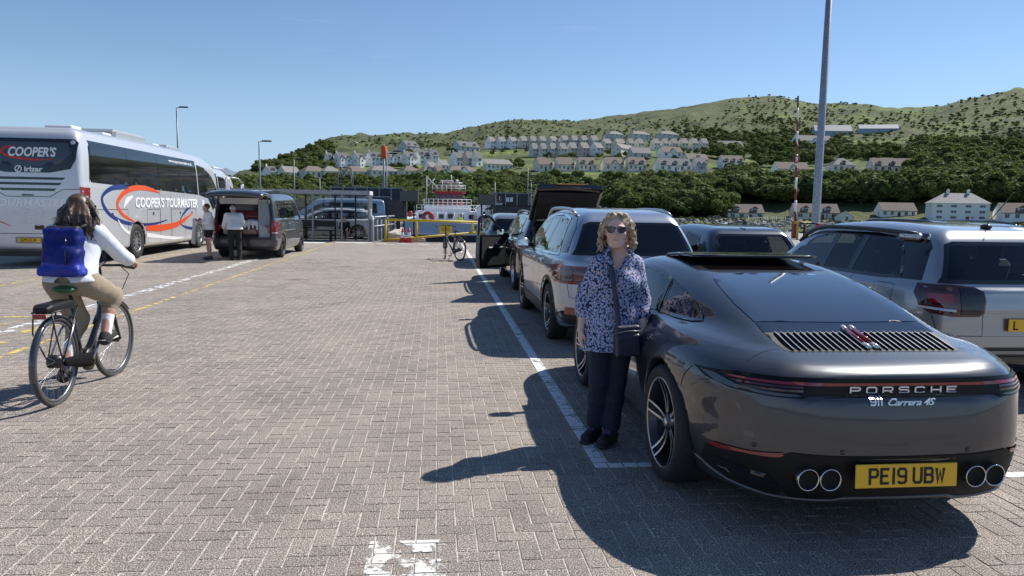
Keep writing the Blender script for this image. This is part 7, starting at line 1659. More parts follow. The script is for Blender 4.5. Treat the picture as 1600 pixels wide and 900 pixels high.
def person_small(root, top, legs, H=1.7, kind='stand'):
    k = H/1.7
    J = dict(head=(0, 0, 1.57), neck=(0, .02, 1.43), chest=(0, .02, 1.25), pelvis=(0, .02, .95), shL=(.18, .02, 1.37), shR=(-.18, .02, 1.37), elL=(.24, .03, 1.10), elR=(-.24, .03, 1.10), wrL=(.24, -.03, .86), wrR=(-.24, -.03, .86), haL=(.24, -.06, .70), haR=(-.24, -.06, .70), hipL=(.09, .02, .90), hipR=(-.09, .02, .90), knL=(.10, 0, .50), knR=(-.10, 0, .50), anL=(.10, .03, .09), anR=(-.10, .03, .09), toL=(.12, -.10, .035), toR=(-.12, -.10, .035))
    if kind == 'sit':
        dz = -.48
        for q in ('head', 'neck', 'chest', 'pelvis', 'shL', 'shR', 'elL', 'elR'): J[q] = (J[q][0], J[q][1], J[q][2]+dz)
        J.update(wrL=(.16, -.24, .60), wrR=(-.16, -.24, .60), haL=(.12, -.38, .58), haR=(-.12, -.38, .58), hipL=(.09, -.02, .48), hipR=(-.09, -.02, .48), knL=(.10, -.42, .48), knR=(-.10, -.42, .48), anL=(.10, -.42, .09), anR=(-.10, -.42, .09), toL=(.11, -.55, .035), toR=(-.11, -.55, .035))
    J = {a: tuple(x*k for x in b) for a, b in J.items()}
    figure(root, J, (0, -1), dict(shirt=dict(m=mat('top%d' % int(top[0]*1000+top[1]*77), top, .8), sleeve=.9, hem=(.88 if kind == 'stand' else .42)*k), trousers=dict(m=mat('legs%d' % int(legs[0]*1000+7), legs, .8)), shoes=BLK, hair=dict(m=mat('hair_dark', (.03, .02, .015), .7))), h=.022)
# floral cotton
def floral():
    m = mat('floral_cotton', (.1, .1, .2), .8); n, b = tex_nodes(m); N = n.nodes.new; Lk = n.links.new; t = N('ShaderNodeTexCoord')
    ds = N('ShaderNodeTexNoise'); ds.inputs['Scale'].default_value = 55; ad = N('ShaderNodeVectorMath'); ad.operation = 'MULTIPLY_ADD'; ad.inputs[1].default_value = (.010, .010, .010); Lk(t.outputs['Object'], ds.inputs[0]); Lk(ds.outputs['Color'], ad.inputs[0]); Lk(t.outputs['Object'], ad.inputs[2])
    v = N('ShaderNodeTexVoronoi'); v.inputs['Scale'].default_value = 74; Lk(ad.outputs[0], v.inputs['Vector'])
    r = N('ShaderNodeValToRGB'); e = r.color_ramp.elements; r.color_ramp.interpolation = 'CONSTANT'; e[0].position = 0; e[0].color = (.35, .2, .2, 1); e[1].position = .56; e[1].color = (.016, .025, .085, 1)
    for p, c in ((.12, (.48, .52, .70, 1)), (.30, (.15, .21, .46, 1)), (.40, (.36, .42, .62, 1))): q = e.new(p); q.color = c
    Lk(v.outputs['Distance'], r.inputs[0]); sp = N('ShaderNodeSeparateColor'); Lk(v.outputs['Color'], sp.inputs[0]); gt = N('ShaderNodeMath'); gt.operation = 'GREATER_THAN'; gt.inputs[1].default_value = .80; Lk(sp.outputs[0], gt.inputs[0])
    lt = N('ShaderNodeMath'); lt.operation = 'LESS_THAN'; lt.inputs[1].default_value = .42; Lk(v.outputs['Distance'], lt.inputs[0]); ml = N('ShaderNodeMath'); ml.operation = 'MULTIPLY'; Lk(gt.outputs[0], ml.inputs[0]); Lk(lt.outputs[0], ml.inputs[1])
    mx = N('ShaderNodeMixRGB'); mx.inputs[2].default_value = (.60, .36, .28, 1); Lk(ml.outputs[0], mx.inputs[0]); Lk(r.outputs[0], mx.inputs[1]); Lk(mx.outputs[0], b.inputs['Base Color']); return m
def curls(c, f, n, m, root, rx=.092, rz=.12, length=.12, rad=.0042, seed=1, low=-.10, wave=.012, down=.6, name='curls', face=.45):
    rng = random.Random(seed); mb = MB(); c = Vector(c); f = Vector((f[0], f[1], 0)).normalized()
    for i in range(n):
        a = rng.uniform(0, 2*math.pi); z = rng.uniform(low, .085); d = Vector((math.cos(a), math.sin(a), 0))
        if d.dot(f) > face and z < (.092 if face < .3 else .055): continue
        rr = rx*math.sqrt(max(.05, 1-(max(z, 0)/.115)**2))*rng.uniform(.86, 1.12); p = c+d*rr+Vector((0, 0, z+.01)); ph = rng.uniform(0, 6.28); ln = length*rng.uniform(.5, 1.1); pts = []
        tg = Vector((-d.y, d.x, 0)); q = p.copy()
        for k in range(9):
            u = k/8; pts.append(q+tg*math.sin(ph+u*8)*wave+d*math.cos(ph+u*8)*wave*.8); q = q+(Vector((0, 0, -1))*down+d*(1-down)*(.6-u))*ln/8
        mb.tube(pts, [rad*(1-.5*abs(2*k/8-1)**3) for k in range(9)], 5)
    return mb.build(name, m, root)
def lady():
    root = thing('person', 'woman in sunglasses and floral blouse with curly blond hair standing beside the sports car', 'person', (1.145, 5.05, 0)); f = v3(-.30, -.95, 0); f /= np.linalg.norm(f)
    J = dict(head=(.085, -.02, 1.498), neck=(.105, .03, 1.375), chest=(.105, .03, 1.17), pelvis=(.085, .02, .86), shR=(-.025, .0, 1.262), shL=(.222, .03, 1.262), elR=(-.118, .05, 1.02), elL=(.288, .01, 1.015), wrR=(-.145, .0, .805), wrL=(.268, -.12, .80), haR=(-.152, -.03, .655), haL=(.252, -.165, .655),
             hipR=(.00, .02, .80), hipL=(.155, .02, .80), knR=(-.005, -.01, .44), knL=(.115, -.01, .44), anR=(-.015, .06, .085), anL=(.085, -.02, .085), toR=(-.10, -.06, .040), toL=(-.005, -.16, .040))
    JM = mat('dark_jeans', (.012, .018, .040), .85, noise=(40, .3), bump=(90, .3)); FL = floral()
    P = figure(root, J, f, dict(s=.98, w=1.0, hs=1.08, skin=mat('skin_fair', (.66, .43, .35), .5, noise=(9, .07), spec=.3), eyes=False, thR=(0, -1, 0), thL=(0, -1, 0), pnR=(1, 0, 0), pnL=(-1, 0, 0), curlR=.5, curlL=.65,
        trousers=dict(m=JM, loose=.010, len=.97, waist=.98), shirt=dict(m=FL, sleeve=.70, hem=.665, loose=.020, flare=1.5, bust=True, vneck=((.072, -.125, 1.19), (.096, -.045, 1.42), .022, .088)), shoes=mat('walking_shoe', (.025, .018, .028), .8, noise=(60, .5)), laces=mat('purple_laces', (.16, .07, .20), .7), sole=mat('sole_dark', (.03, .028, .03), .7)), h=.0068, det=True)
    # open collar, cuffs, placket
    m = MB(); m.tube([(.02, -.095, 1.30), (.062, -.128, 1.23), (.073, -.136, 1.17), (.073, -.145, 1.05), (.070, -.150, .95), (.065, -.155, .80), (.06, -.15, .70)], .0045, 5); m.build('placket', FL, root)
    for sx, pts in ((-1, [(.030, -.055, 1.385), (-.005, -.075, 1.335), (.035, -.118, 1.27), (.070, -.135, 1.205)]), (1, [(.160, -.050, 1.385), (.195, -.070, 1.335), (.130, -.118, 1.27), (.078, -.135, 1.205)])):
        m = MB(); m.tube(pts, [.012, .017, .015, .006], 8); m.build('collar', FL, root)
    # sunglasses
    GL = thing('sunglasses', 'dark framed sunglasses worn by the woman in the floral blouse', 'sunglasses', (1.145, 5.05, 0)); FRM = mat('sunglass_frame', (.012, .008, .008), .25, coat=.5); LNS = mat('brown_lens', (.045, .022, .022), .08, coat=.8)
    m = MB()
    for a in (-1, 1):
        out = [(.010, .026), (.034, .031), (.060, .027), (.058, .008), (.045, -.006), (.026, -.008), (.013, .004)]; O = [P(a*x, .092-.35*max(0, x-.02)-(.010 if x > .05 else 0), z) for x, z in out]; m.tube(O, .0032, 6, closed=True)
        l = MB(); l.add(O, [tuple(range(7))]); l.build('lens', LNS, GL); m.tube([P(a*.060, .070, .024), P(a*.074, .03, .022), P(a*.078, -.02, .016)], .003, 5)
    m.tube([P(-.010, .094, .022), P(0, .098, .024), P(.010, .094, .022)], .003, 5); m.build('frame', FRM, GL)
    # hair
    HM = mat('blond_grey_hair', (.34, .26, .175), .6, noise=(28, .7, 6)); c = v3(*J['head']); g = Grid(c-.22, c+.22, .007); rng = random.Random(2)
    g.ell(c-f*.026+v3(0, 0, .042), (.094, .100, .094), .02)
    for i in range(420):
        a = rng.uniform(0, 6.28); z = rng.uniform(-.135, .105); d = v3(math.cos(a), math.sin(a), 0); q = d@f
        if q > .28 and z < .090: continue
        if q > .05 and z < -.03: continue
        rr = .094*math.sqrt(max(.10, 1-(max(z, 0)/.118)**2))*(1.08 if z < 0 else 1)*(1+.15*min(1, max(0, -z*9))); p = c+d*rr*rng.uniform(.90, 1.14)+v3(0, 0, z+.012); g.ell(p, np.array((rng.uniform(.008, .019), rng.uniform(.008, .019), rng.uniform(.012, .026))), .008, rot=(rng.uniform(-1, 1), rng.uniform(-1, 1), 0))
    h_ = mesh_of(g, 'hair', HM, root); curls(c+v3(0, 0, .01), f, 300, mat('blond_curls', (.55, .44, .29), .5, noise=(40, .4)), h_, rx=.112, length=.10, rad=.0034, wave=.011, down=.75, low=-.09, face=.25)
    # handbag
    b = thing('handbag', 'navy crossbody handbag hanging at the hip of the woman', 'handbag', (1.145, 5.05, 0)); NV = mat('navy_leather', (.022, .026, .050), .42, noise=(12, .2), bump=(60, .2)); g = Grid((.03, -.32, .58), (.34, -.08, .95), .007)
    g.rbox((.135, -.195, .765), (.090, .032, .105), .022, .01, rot=(0, -.05, .1)); g.rbox((.135, -.225, .735), (.086, .020, .075), .016, .012, rot=(0, -.05, .1)); mesh_of(g, 'bag_body', NV, b)
    m = MB(); m.tube([(.06, -.236, .822), (.11, -.245, .835), (.165, -.243, .838), (.215, -.23, .835)], .003, 5); m.build('zip', mat('zip_light', (.30, .30, .33), .4, .6), b)
    g = Grid((-.12, -.28, .80), (.36, .22, 1.46), .009); st = [(.02, -.075, 1.34), (.03, -.128, 1.25), (.045, -.160, 1.12), (.060, -.180, 1.0), (.07, -.19, .90), (.08, -.20, .84)]
    for p, q in zip(st, st[1:]): g.cap(p, q, .022, .022, .006, sq=(1, 2.6, 1))
    g.cap((.02, -.075, 1.34), (.0, .02, 1.375), .020, .020, .006); mesh_of(g, 'strap', NV, b)
    # wedding: nothing else; bracelet line
lady()
def bicycle(name, label, loc, rz, steer=0., ebike=True, step=True, stand=False):
    root = thing(name, label, 'bicycle', loc, rz); FR = mat('frame_graphite', (.09, .11, .12), .35, .6, coat=.6); BK = mat('bike_black', (.015, .015, .016), .4); r = .345; WB = 1.06
    def wheel(y, par, z=.35):
        w = bpy.data.objects.new('wheel', None); COL.objects.link(w); w.parent = par; w.location = (0, y, z); m = MB(); n = 48
        m.tube([(0, r*math.cos(2*math.pi*k/n), r*math.sin(2*math.pi*k/n)) for k in range(n)], .020, 8, closed=True); m.build('tyre', mat('tyre_grey_edge', (.045, .045, .047), .7), w)
        m = MB(); m.tube([(0, (r-.03)*math.cos(2*math.pi*k/n), (r-.03)*math.sin(2*math.pi*k/n)) for k in range(n)], .011, 6, closed=True); m.build('rim', mat('rim_grey', (.25, .26, .27), .35, .8), w)
        m = MB()
        for k in range(32):
            a = 2*math.pi*k/32; s = -1 if k % 2 else 1; b = a+(.35 if (k//2) % 2 else -.35); m.tube([(s*.028, .025*math.cos(b), .025*math.sin(b)), (0, (r-.035)*math.cos(a), (r-.035)*math.sin(a))], .0013, 3, cap=False)
        o = m.build('spokes', mat('spoke_steel', (.5, .5, .52), .3, .9), w); o['kind'] = 'stuff'; m = MB(); m.cyl((-.045, 0, 0), (.045, 0, 0), .030, 12); m.build('hub', BK, w); return w
    wheel(0, root); m = MB(); m.tube([(0, 0, .35), (.0, .43, .28)], .014, 8)
    # frame: low step-through tube, seat tube, stays
    def part(nm, segs, mt, rr=.02, n=10):
        m = MB()
        for s in segs: m.tube(s, rr, n)
        return m.build(nm, mt, root)
    SD = .06
    part('down_tube', [[(0, .90, .80), (0, .78, .56), (0, .60, .38), (0, .46, .29)] if step else [(0, .90, .74), (0, .45, .29)]], FR, .026); part('seat_tube', [[(0, .44, .28), (0, .34, .62), (0, .31, .76)]], FR, .019)
    if not step: part('top_tube', [[(0, .90, .80), (0, .32, .72)]], FR, .018)
    for s in (-1, 1): part('chain_stay', [[(s*.055, .0, .35), (s*.05, .25, .30), (s*.02, .44, .28)]], FR, .010, 8); part('seat_stay', [[(s*.055, .0, .35), (s*.045, .2, .58), (s*.015, .33, .68)]], mat('stay_silver', (.42, .43, .44), .3, .8), .009, 8)
    part('seat_post', [[(0, .31, .74), (0, .285, .88)]], BK, .015); part('head_tube', [[(0, .885, .88), (0, .915, .70)]], FR, .024)
    # saddle
    g = Grid((-.13, .08, .82), (.13, .50, 1.0), .008); g.ell((0, .20, .915), (.095, .10, .030), .03); g.cap((0, .22, .915), (0, .42, .905), .04, .022, .03, sq=(1, 1, 1.6)); mesh_of(g, 'saddle', mat('green_saddle' if ebike else 'black_saddle', (.035, .13, .05) if ebike else (.02, .02, .02), .6), root)
    # steering assembly
    st = bpy.data.objects.new('steering', None); COL.objects.link(st); st.parent = root; st.location = (0, .915, 0); st.rotation_euler = (0, 0, steer)
    def sp(nm, segs, mt, rr=.012, n=8, par=st):
        m = MB()
        for q in segs: m.tube([(a, b-.915, c) for a, b, c in q], rr, n)
        return m.build(nm, mt, par)
    sp('fork_crown', [[(-.055, .925, .70), (.055, .925, .70)]], BK, .02)
    for s in (-1, 1): sp('fork_leg', [[(s*.055, .925, .72), (s*.055, WB, .35)]], BK, .017)
    sp('stem', [[(0, .885, .86), (0, .86, 1.04), (0, .88, 1.06)]], BK, .016); bars = [(-.31, .74, 1.03), (-.20, .84, 1.055), (-.08, .885, 1.06), (.08, .885, 1.06), (.20, .84, 1.055), (.31, .74, 1.03)]
    if ebike: bars = [(-.30, .76, 1.05), (-.18, .85, 1.065), (-.06, .885, 1.06), (.06, .885, 1.06), (.18, .87, 1.065), (.33, .82, 1.05)]
    sp('handlebar', [bars], BK, .012); 
    for q in (bars[:2], bars[-2:]): a, b = [Vector(x) for x in q]; e = a if abs(a.x) > abs(b.x) else b; o = b if e is a else a; sp('grip', [[tuple(e), tuple(e+(o-e)*.75)]], mat('brown_grip', (.07, .045, .03), .7), .018)
    sp('brake_cable', [[(.20, .86, 1.05), (.22, .95, .98), (.14, .99, .84), (.05, .96, .72)]], BK, .004, 5); sp('brake_cable', [[(-.20, .86, 1.05), (-.16, .98, 1.02), (-.05, 1.0, .88), (0, .96, .76)]], BK, .004, 5)
    m = MB(); m.box((0, .075, .80), (.07, .06, .06), bev=.02); m.build('front_lamp', BK, st); wheel(WB-.915, st)
    # mudguards
    def guard(a0, a1, y, par):
        m = MB(); n = 18; vs = []; fs = []; R_ = r+.032
        for k in range(n+1):
            t = R(a0+(a1-a0)*k/n)
            for x, dr in ((-.027, -.012), (-.015, 0), (.015, 0), (.027, -.012)): vs.append((x, y+(R_+dr)*math.cos(t), .35+(R_+dr)*math.sin(t)))
            if k: b = 4*(k-1); fs += [(b+j, b+j+1, b+5+j, b+4+j) for j in range(3)]
        m.add(vs, fs, True); o = m.build('mudguard', mat('mudguard_dark', (.03, .033, .04), .2, coat=1), par); md = o.modifiers.new('s', 'SOLIDIFY'); md.thickness = .003; return o
    guard(35, 195, 0, root); guard(40, 150, WB-.915, st)
    # crank, chain case, pedals
    m = MB(); m.lathe([(0, -.02), (.095, -.02), (.10, 0), (.095, .02), (0, .02)], (.055, .44, .28), 20, 'X'); m.build('chain_ring', BK, root)
    g = Grid((.02, -.12, .18), (.12, .60, .46), .01); g.cap((.065, .44, .28), (.065, .03, .34), .066, .036, .02, sq=(2.0, 1, 1)); mesh_of(g, 'chain_case', mat('chain_case', (.008, .008, .009), .85, spec=.1), root)
    if ebike:
        g = Grid((-.09, .32, .16), (.09, .62, .44), .01); g.rbox((0, .46, .29), (.05, .10, .075), .04, .02); mesh_of(g, 'motor', BK, root)
        g = Grid((-.12, -.24, .72), (.12, .32, .90), .01); g.rbox((0, .02, .80), (.075, .20, .034), .03, .02); g.rbox((0, -.16, .79), (.06, .05, .028), .02, .02); mesh_of(g, 'battery', mat('battery_case', (.012, .012, .013), .5, spec=.3), root); m = MB(); m.box((0, -.222, .745), (.10, .02, .04), bev=.008); m.build('rear_light', REDL, root)
    for s in (-1, 1): part('rack_strut', [[(s*.07, -.17, .76), (s*.085, -.16, .60), (s*.06, -.02, .37)], [(s*.08, .22, .765), (s*.06, .0, .37)]], BK, .006, 6); part('rack_rail', [[(s*.07, -.19, .77), (s*.07, .26, .77)]], BK, .007, 6)
    for sx, dy, dz in ((.12, .10, .135), (-.12, -.10, -.135)): part('crank_arm', [[(sx*.75, .44, .28), (sx*.85, .44+dy, .28+dz)]], SILV, .012, 8); m = MB(); m.box((sx*1.25, .44+dy, .28+dz), (.10, .085, .022), bev=.006); m.build('pedal', BK, root)
    part('rear_hub_gear', [[(-.05, 0, .35), (.05, 0, .35)]], BK, .055, 14)
    if stand: part('kickstand', [[(-.03, .36, .30), (-.24, .30, .0)]], BK, .010)
    else: part('kickstand', [[(-.03, .10, .33), (-.06, .30, .18)]], BK, .010)
    return root
bicycle('electric_bicycle', 'dark step-through electric bicycle with green saddle ridden by the cyclist', (-3.06, 6.20, 0), R(0.5), R(-5))
bicycle('parked_bicycle', 'dark bicycle parked on its kickstand alone in the lane before the gate', (.66, 22.75, 0), R(28), R(-25), False, False, True)
def cyclist():
    root = thing('person', 'cyclist with long wavy brown hair and pale shirt seen from behind on the electric bicycle', 'person', (-3.06, 6.20, 0), R(.5)); f = v3(.42, .9, 0); f /= np.linalg.norm(f)
    J = dict(head=(.01, .54, 1.575), neck=(0, .49, 1.45), chest=(0, .45, 1.25), pelvis=(0, .33, 1.0), shL=(-.165, .46, 1.375), shR=(.165, .46, 1.375), elL=(-.27, .64, 1.17), elR=(.265, .66, 1.17), wrL=(-.27, .78, 1.09), wrR=(.285, .82, 1.105), haL=(-.27, .86, 1.06), haR=(.295, .93, 1.05),
             hipL=(-.11, .33, .955), hipR=(.11, .34, .955), knR=(.125, .78, .80), knL=(-.125, .68, .60), anR=(.13, .60, .46), anL=(-.135, .40, .17), toR=(.14, .74, .445), toL=(-.135, .52, .165))
    SH = mat('pale_blue_shirt', (.66, .70, .76), .8, noise=(14, .06), bump=(9, 1.)); 
    P = figure(root, J, f, dict(s=.97, thL=(1, 0, 0), thR=(-1, 0, 0), pnL=(0, 0, -1), pnR=(0, 0, -1), curlL=1.1, curlR=1.1, trousers=dict(m=mat('khaki_cotton', (.30, .25, .175), .85, noise=(10, .12), bump=(14, .8)), loose=.030, len=.72), shirt=dict(m=SH, sleeve=.86, hem=.965, loose=.024, flare=1.0), shoes=mat('black_canvas', (.02, .02, .022), .8), sole=mat('white_sole', (.62, .60, .52), .6), laces=WHITEP), h=.0085, det=True)
    for a, (A, B) in dict(R=(J['knR'], J['anR']), L=(J['knL'], J['anL'])).items():
        g = Grid(np.minimum(A, B)-.12, np.maximum(A, B)+.12, .009); A, B = np.array(A), np.array(B); g.cap(A+(B-A)*.50, B+v3(0, .01, -.01), .052, .042, .01); mesh_of(g, 'sock', mat('white_sock', (.78, .78, .80), .8, bump=(120, .4)), root)
    HM = mat('brown_hair', (.055, .030, .018), .45, noise=(24, .7, 6)); c = v3(*J['head']); g = Grid((-.32, .22, 1.22), (.32, .80, 1.76), .008); rng = random.Random(4)
    g.ell(c-f*.03+v3(0, 0, .035), (.092, .098, .095), .02)
    for i in range(150):
        a = rng.uniform(0, 6.28); d = v3(math.cos(a), math.sin(a), 0)
        if d@f > .35: continue
        z0 = rng.uniform(-.02, .07); p = c+d*.080+v3(0, 0, z0); back = d@f < -.2
        L_ = rng.uniform(.14, .24); q = p+v3(d[0]*.06+rng.uniform(-.03, .03), -.05+d[1]*.04, -L_*.6); e = q+v3(d[0]*.02+rng.uniform(-.03, .03), -.03 if q[1] > .35 else .01, -L_*.45); g.cap(p, q, .022, .018, .012); g.cap(q, e, .018, .007, .010)
    g.ell(P(0, .075, -.01), (.05, .05, .08), .01, '-'); h_ = mesh_of(g, 'hair', HM, root)
    mb = MB()
    for i in range(420):
        a = rng.uniform(0, 6.28); d = v3(math.cos(a), math.sin(a), 0)
        if d@f > .25: continue
        p = c+d*.095+v3(0, 0, rng.uniform(-.03, .07)); pts = []; ph = rng.uniform(0, 6); L_ = rng.uniform(.16, .29)
        for k in range(10): u = k/9; pts.append(tuple(p+v3(d[0]*.10*u+.017*math.sin(ph+u*11), d[1]*.06*u-.05*u, -L_*u)+d*.012*math.cos(ph+u*11)))
        mb.tube(pts, [.0050*(1-.55*k/9) for k in range(10)], 4)
    mb.build('hair_strands', mat('brown_strands', (.085, .045, .027), .45, noise=(20, .6)), h_)
    gl = thing('sunglasses', 'dark sunglasses worn by the cyclist', 'sunglasses', (-3.06, 6.20, 0), R(.5)); m = MB()
    for a in (-1, 1): m.tube([P(a*.074, -.02, .016), P(a*.074, .03, .022), P(a*.066, .075, .022)], .004, 5); m.box(tuple(P(a*.036, .094, .012)), (.052, .010, .040), rz=math.atan2(-f[0], f[1]), bev=.004)
    m.build('frame', GLOSSBLK, gl)
    # backpack
    b = thing('backpack', 'royal blue roll-top backpack on the cyclist back', 'backpack', (-3.06, 6.20, 0), R(.5)); BL = mat('royal_blue_tarpaulin', (.014, .030, .32), .55, noise=(5, .25), bump=(11, 1.0), coat=.0); g = Grid((-.24, .0, .96), (.24, .42, 1.50), .008)
    g.rbox((.0, .205, 1.225), (.146, .075, .195), .045, .02, rot=(-.10, .02, 0)); g.ell((.02, .135, 1.16), (.11, .05, .12), .06)
    g.F += (.0045*np.sin(g.x*31+g.z*23)*np.sin(g.z*41-g.x*13+1)+.003*np.sin(g.x*75-g.z*52)).astype(np.float32)
    for s_ in (-1, 1): g.cap((s_*.165, .16, 1.05), (s_*.175, .17, 1.035), .02, .01, .02); g.rbox((.0, .175, 1.06), (.158, .085, .03), .02, .03, rot=(-.10, 0, 0)); mesh_of(g, 'pack_body', BL, b)
    m = MB(); m.box((0.005, .215, 1.412), (.262, .075, .045), rx=-.1, bev=.018); m.build('roll_top', mat('pack_black', (.02, .02, .022), .6), b); m = MB(); m.tube([(.065, .112, 1.36), (.067, .088, 1.22), (.068, .082, 1.12)], .006, 6); m.build('zip', GLOSSBLK, b)
    m = MB(); m.tube([(-.03, .25, 1.45), (-.03, .25, 1.51), (.03, .25, 1.51), (.03, .25, 1.45)], .010, 6); m.build('haul_loop', MAT['pack_black'], b)
    for s in (-1, 1):
        m = MB(); m.tube([(s*.10, .28, 1.42), (s*.125, .42, 1.455), (s*.135, .56, 1.40), (s*.15, .60, 1.25), (s*.185, .52, 1.12), (s*.165, .34, 1.05), (s*.14, .26, 1.04)], .015, 6); m.build('shoulder_strap', MAT['pack_black'], b)
cyclist()
def others():
    p = thing('person', 'woman in white top and black shorts standing at the left of the camper van', 'person', (-6.66, 22.3, 0), R(-60))
    J = dict(head=(0, -.03, 1.50), neck=(0, .0, 1.375), chest=(0, .02, 1.20), pelvis=(0, .02, .92), shL=(.17, .02, 1.31), shR=(-.17, .02, 1.31), elL=(.22, -.04, 1.06), elR=(-.22, -.04, 1.06), wrL=(.12, -.24, 1.10), wrR=(-.12, -.24, 1.12), haL=(.04, -.34, 1.15), haR=(-.04, -.34, 1.17), hipL=(.09, .02, .86), hipR=(-.09, .02, .86), knL=(.10, 0, .47), knR=(-.10, .02, .47), anL=(.11, .03, .09), anR=(-.11, .06, .09), toL=(.13, -.11, .03), toR=(-.13, -.08, .03))
    WT = mat('white_linen', (.74, .74, .74), .85, bump=(10, .8))
    figure(p, J, (0, -1), dict(s=.96, trousers=dict(m=mat('black_cotton', (.012, .012, .014), .85), len=.22, loose=.02), shirt=dict(m=WT, sleeve=.75, hem=.86, loose=.03), shoes=BLK, hair=dict(m=mat('auburn_hair', (.09, .035, .018), .6))), h=.014)
    q = thing('garment', 'pale grey garment held up by the woman in black shorts', 'garment', (-6.66, 22.3, 0), R(-60)); g = Grid((-.2, -.6, .35), (.25, -.2, 1.3), .02)
    for i in range(7): x = -.10+.035*i; g.cap((x, -.36, 1.18), (x*1.2+.02, -.40-.02*(i % 2), .48), .022, .030, .02)
    mesh_of(g, 'cloth', mat('pale_grey_cloth', (.48, .47, .46), .9), q)
    p = thing('person', 'grey haired man in white shirt and black trousers leaning into the camper boot', 'person', (-5.86, 22.12, 0), R(200))
    J = dict(head=(0, -.30, 1.46), neck=(0, -.20, 1.36), chest=(0, -.10, 1.20), pelvis=(0, .05, .93), shL=(.18, -.15, 1.29), shR=(-.18, -.15, 1.29), elL=(.25, -.18, 1.02), elR=(-.26, -.30, 1.06), wrL=(.24, -.32, .84), wrR=(-.24, -.52, 1.0), haL=(.24, -.42, .72), haR=(-.22, -.68, .96), hipL=(.09, .05, .88), hipR=(-.09, .05, .88), knL=(.10, -.02, .48), knR=(-.11, .02, .48), anL=(.10, .04, .09), anR=(-.12, .08, .09), toL=(.13, -.12, .03), toR=(-.15, -.08, .03))
    figure(p, J, (-.5, -1), dict(s=1.02, trousers=dict(m=MAT['black_cotton'], loose=.014), shirt=dict(m=WT, sleeve=.95, hem=.90, loose=.03), shoes=BLK, hair=dict(m=mat('grey_hair', (.45, .43, .40), .7), beard=True)), h=.014)
    p = thing('person', 'person in dark top and maroon skirt sitting on the shelter bench', 'person', (-4.37, 35.45, 0)); person_small(p, (.012, .012, .014), (.07, .012, .02), 1.55, 'sit')
    p = thing('person', 'dark haired person in white shirt sitting on the pier beyond the dark hatchback', 'person', (18.36, 46.4, 0), R(190)); person_small(p, (.74, .75, .76), (.03, .03, .04), 1.72, 'sit')
others()
# ------------------------------------------------------------------ shelter, barriers, ferry, masts
GRYM = mat('grey_painted_steel', (.24, .26, .28), .5, .3); YEL = mat('yellow_painted_steel', (.62, .42, .03), .5, noise=(6, .15)); DKS = mat('dark_steel', (.03, .032, .034), .5, .4)
def shelter():
    t = thing('passenger_shelter', 'long open glass and steel passenger shelter left of the yellow gate', 'shelter', (-6.6, 34.9, 0))
    x0, x1, y0, y1, H = -3.9, 3.45, -.7, .9, 2.12
    for i, x in enumerate((x0, -2.2, -.95+.0, .97, 2.25, x1)):
        m = MB(); w = .13 if i in (2,) else .07; m.bb((x-w/2, y0-w/2, 0), (x+w/2, y0+w/2, H)); m.build('post', GRYM, t)
    for x in (x0, -1.6, .4, 1.75, 2.7, x1): m = MB(); m.bb((x-.035, y1-.035, 0), (x+.035, y1+.035, H)); m.build('post', DKS, t)
    m = MB(); m.bb((x0-.06, y0-.09, H), (x1+.06, y0+.05, H+.18)); m.build('roof_beam', STEEL, t); m = MB(); m.bb((x0-.06, y1-.05, H), (x1+.06, y1+.09, H+.18)); m.build('roof_beam', STEEL, t)
    m = MB(); m.bb((x1-.04, y0+.05, H), (x1+.06, y1-.05, H+.18)); m.build('roof_end', mat('white_steel', (.7, .71, .72), .4), t)
    for i in range(9): x = x0+.4+i*.85; m = MB(); m.bb((x-.025, y0+.05, H+.02), (x+.025, y1-.05, H+.10)); m.build('rafter', STEEL, t)
    m = MB(); m.bb((x0, y0+.06, H+.105), (x1-.05, y1-.06, H+.125)); m.build('roof_sheet', glass('shelter_roof', (.75, .8, .82), 1.), t)
    for a, b in ((x0, -1.6), (-1.6, .4), (.4, 1.75), (1.75, 2.7), (2.7, x1)):
        m = MB(); m.bb((a+.05, y1-.006, .15), (b-.05, y1+.006, H-.05)); m.build('glass_panel', glass('shelter_glass', (.88, .90, .90), 1.), t)
    for i in range(7): y = y0+.14+i*(y1-y0-.28)/6; m = MB(); m.bb((x1-.02, y-.03, 0), (x1+.04, y+.03, H)); m.build('end_slat', STEEL, t)
    m = MB(); m.bb((x1+.05, y0+.5, 1.15), (x1+.06, y0+.78, 1.5)); m.build('notice', WHITEP, t)
    m = MB(); m.bb((x0+.1, y1-.1, .52), (.9, y1-.06, .60)); m.build('rail', DKS, t)
    b = thing('bench', 'dark slatted bench inside the shelter', 'bench', (-6.3, 35.3, 0))
    for i in range(4): m = MB(); m.bb((-1.5, -.20+i*.11, .44), (1.5, -.12+i*.11, .48)); m.build('slat', DKS, b)
    m = MB(); m.bb((-1.5, .25, .62), (1.5, .28, .92)); m.build('backrest', DKS, b)
    for x in (-1.3, 0, 1.3): m = MB(); m.bb((x-.04, -.15, 0), (x+.04, .22, .44)); m.build('leg', DKS, b)
shelter()
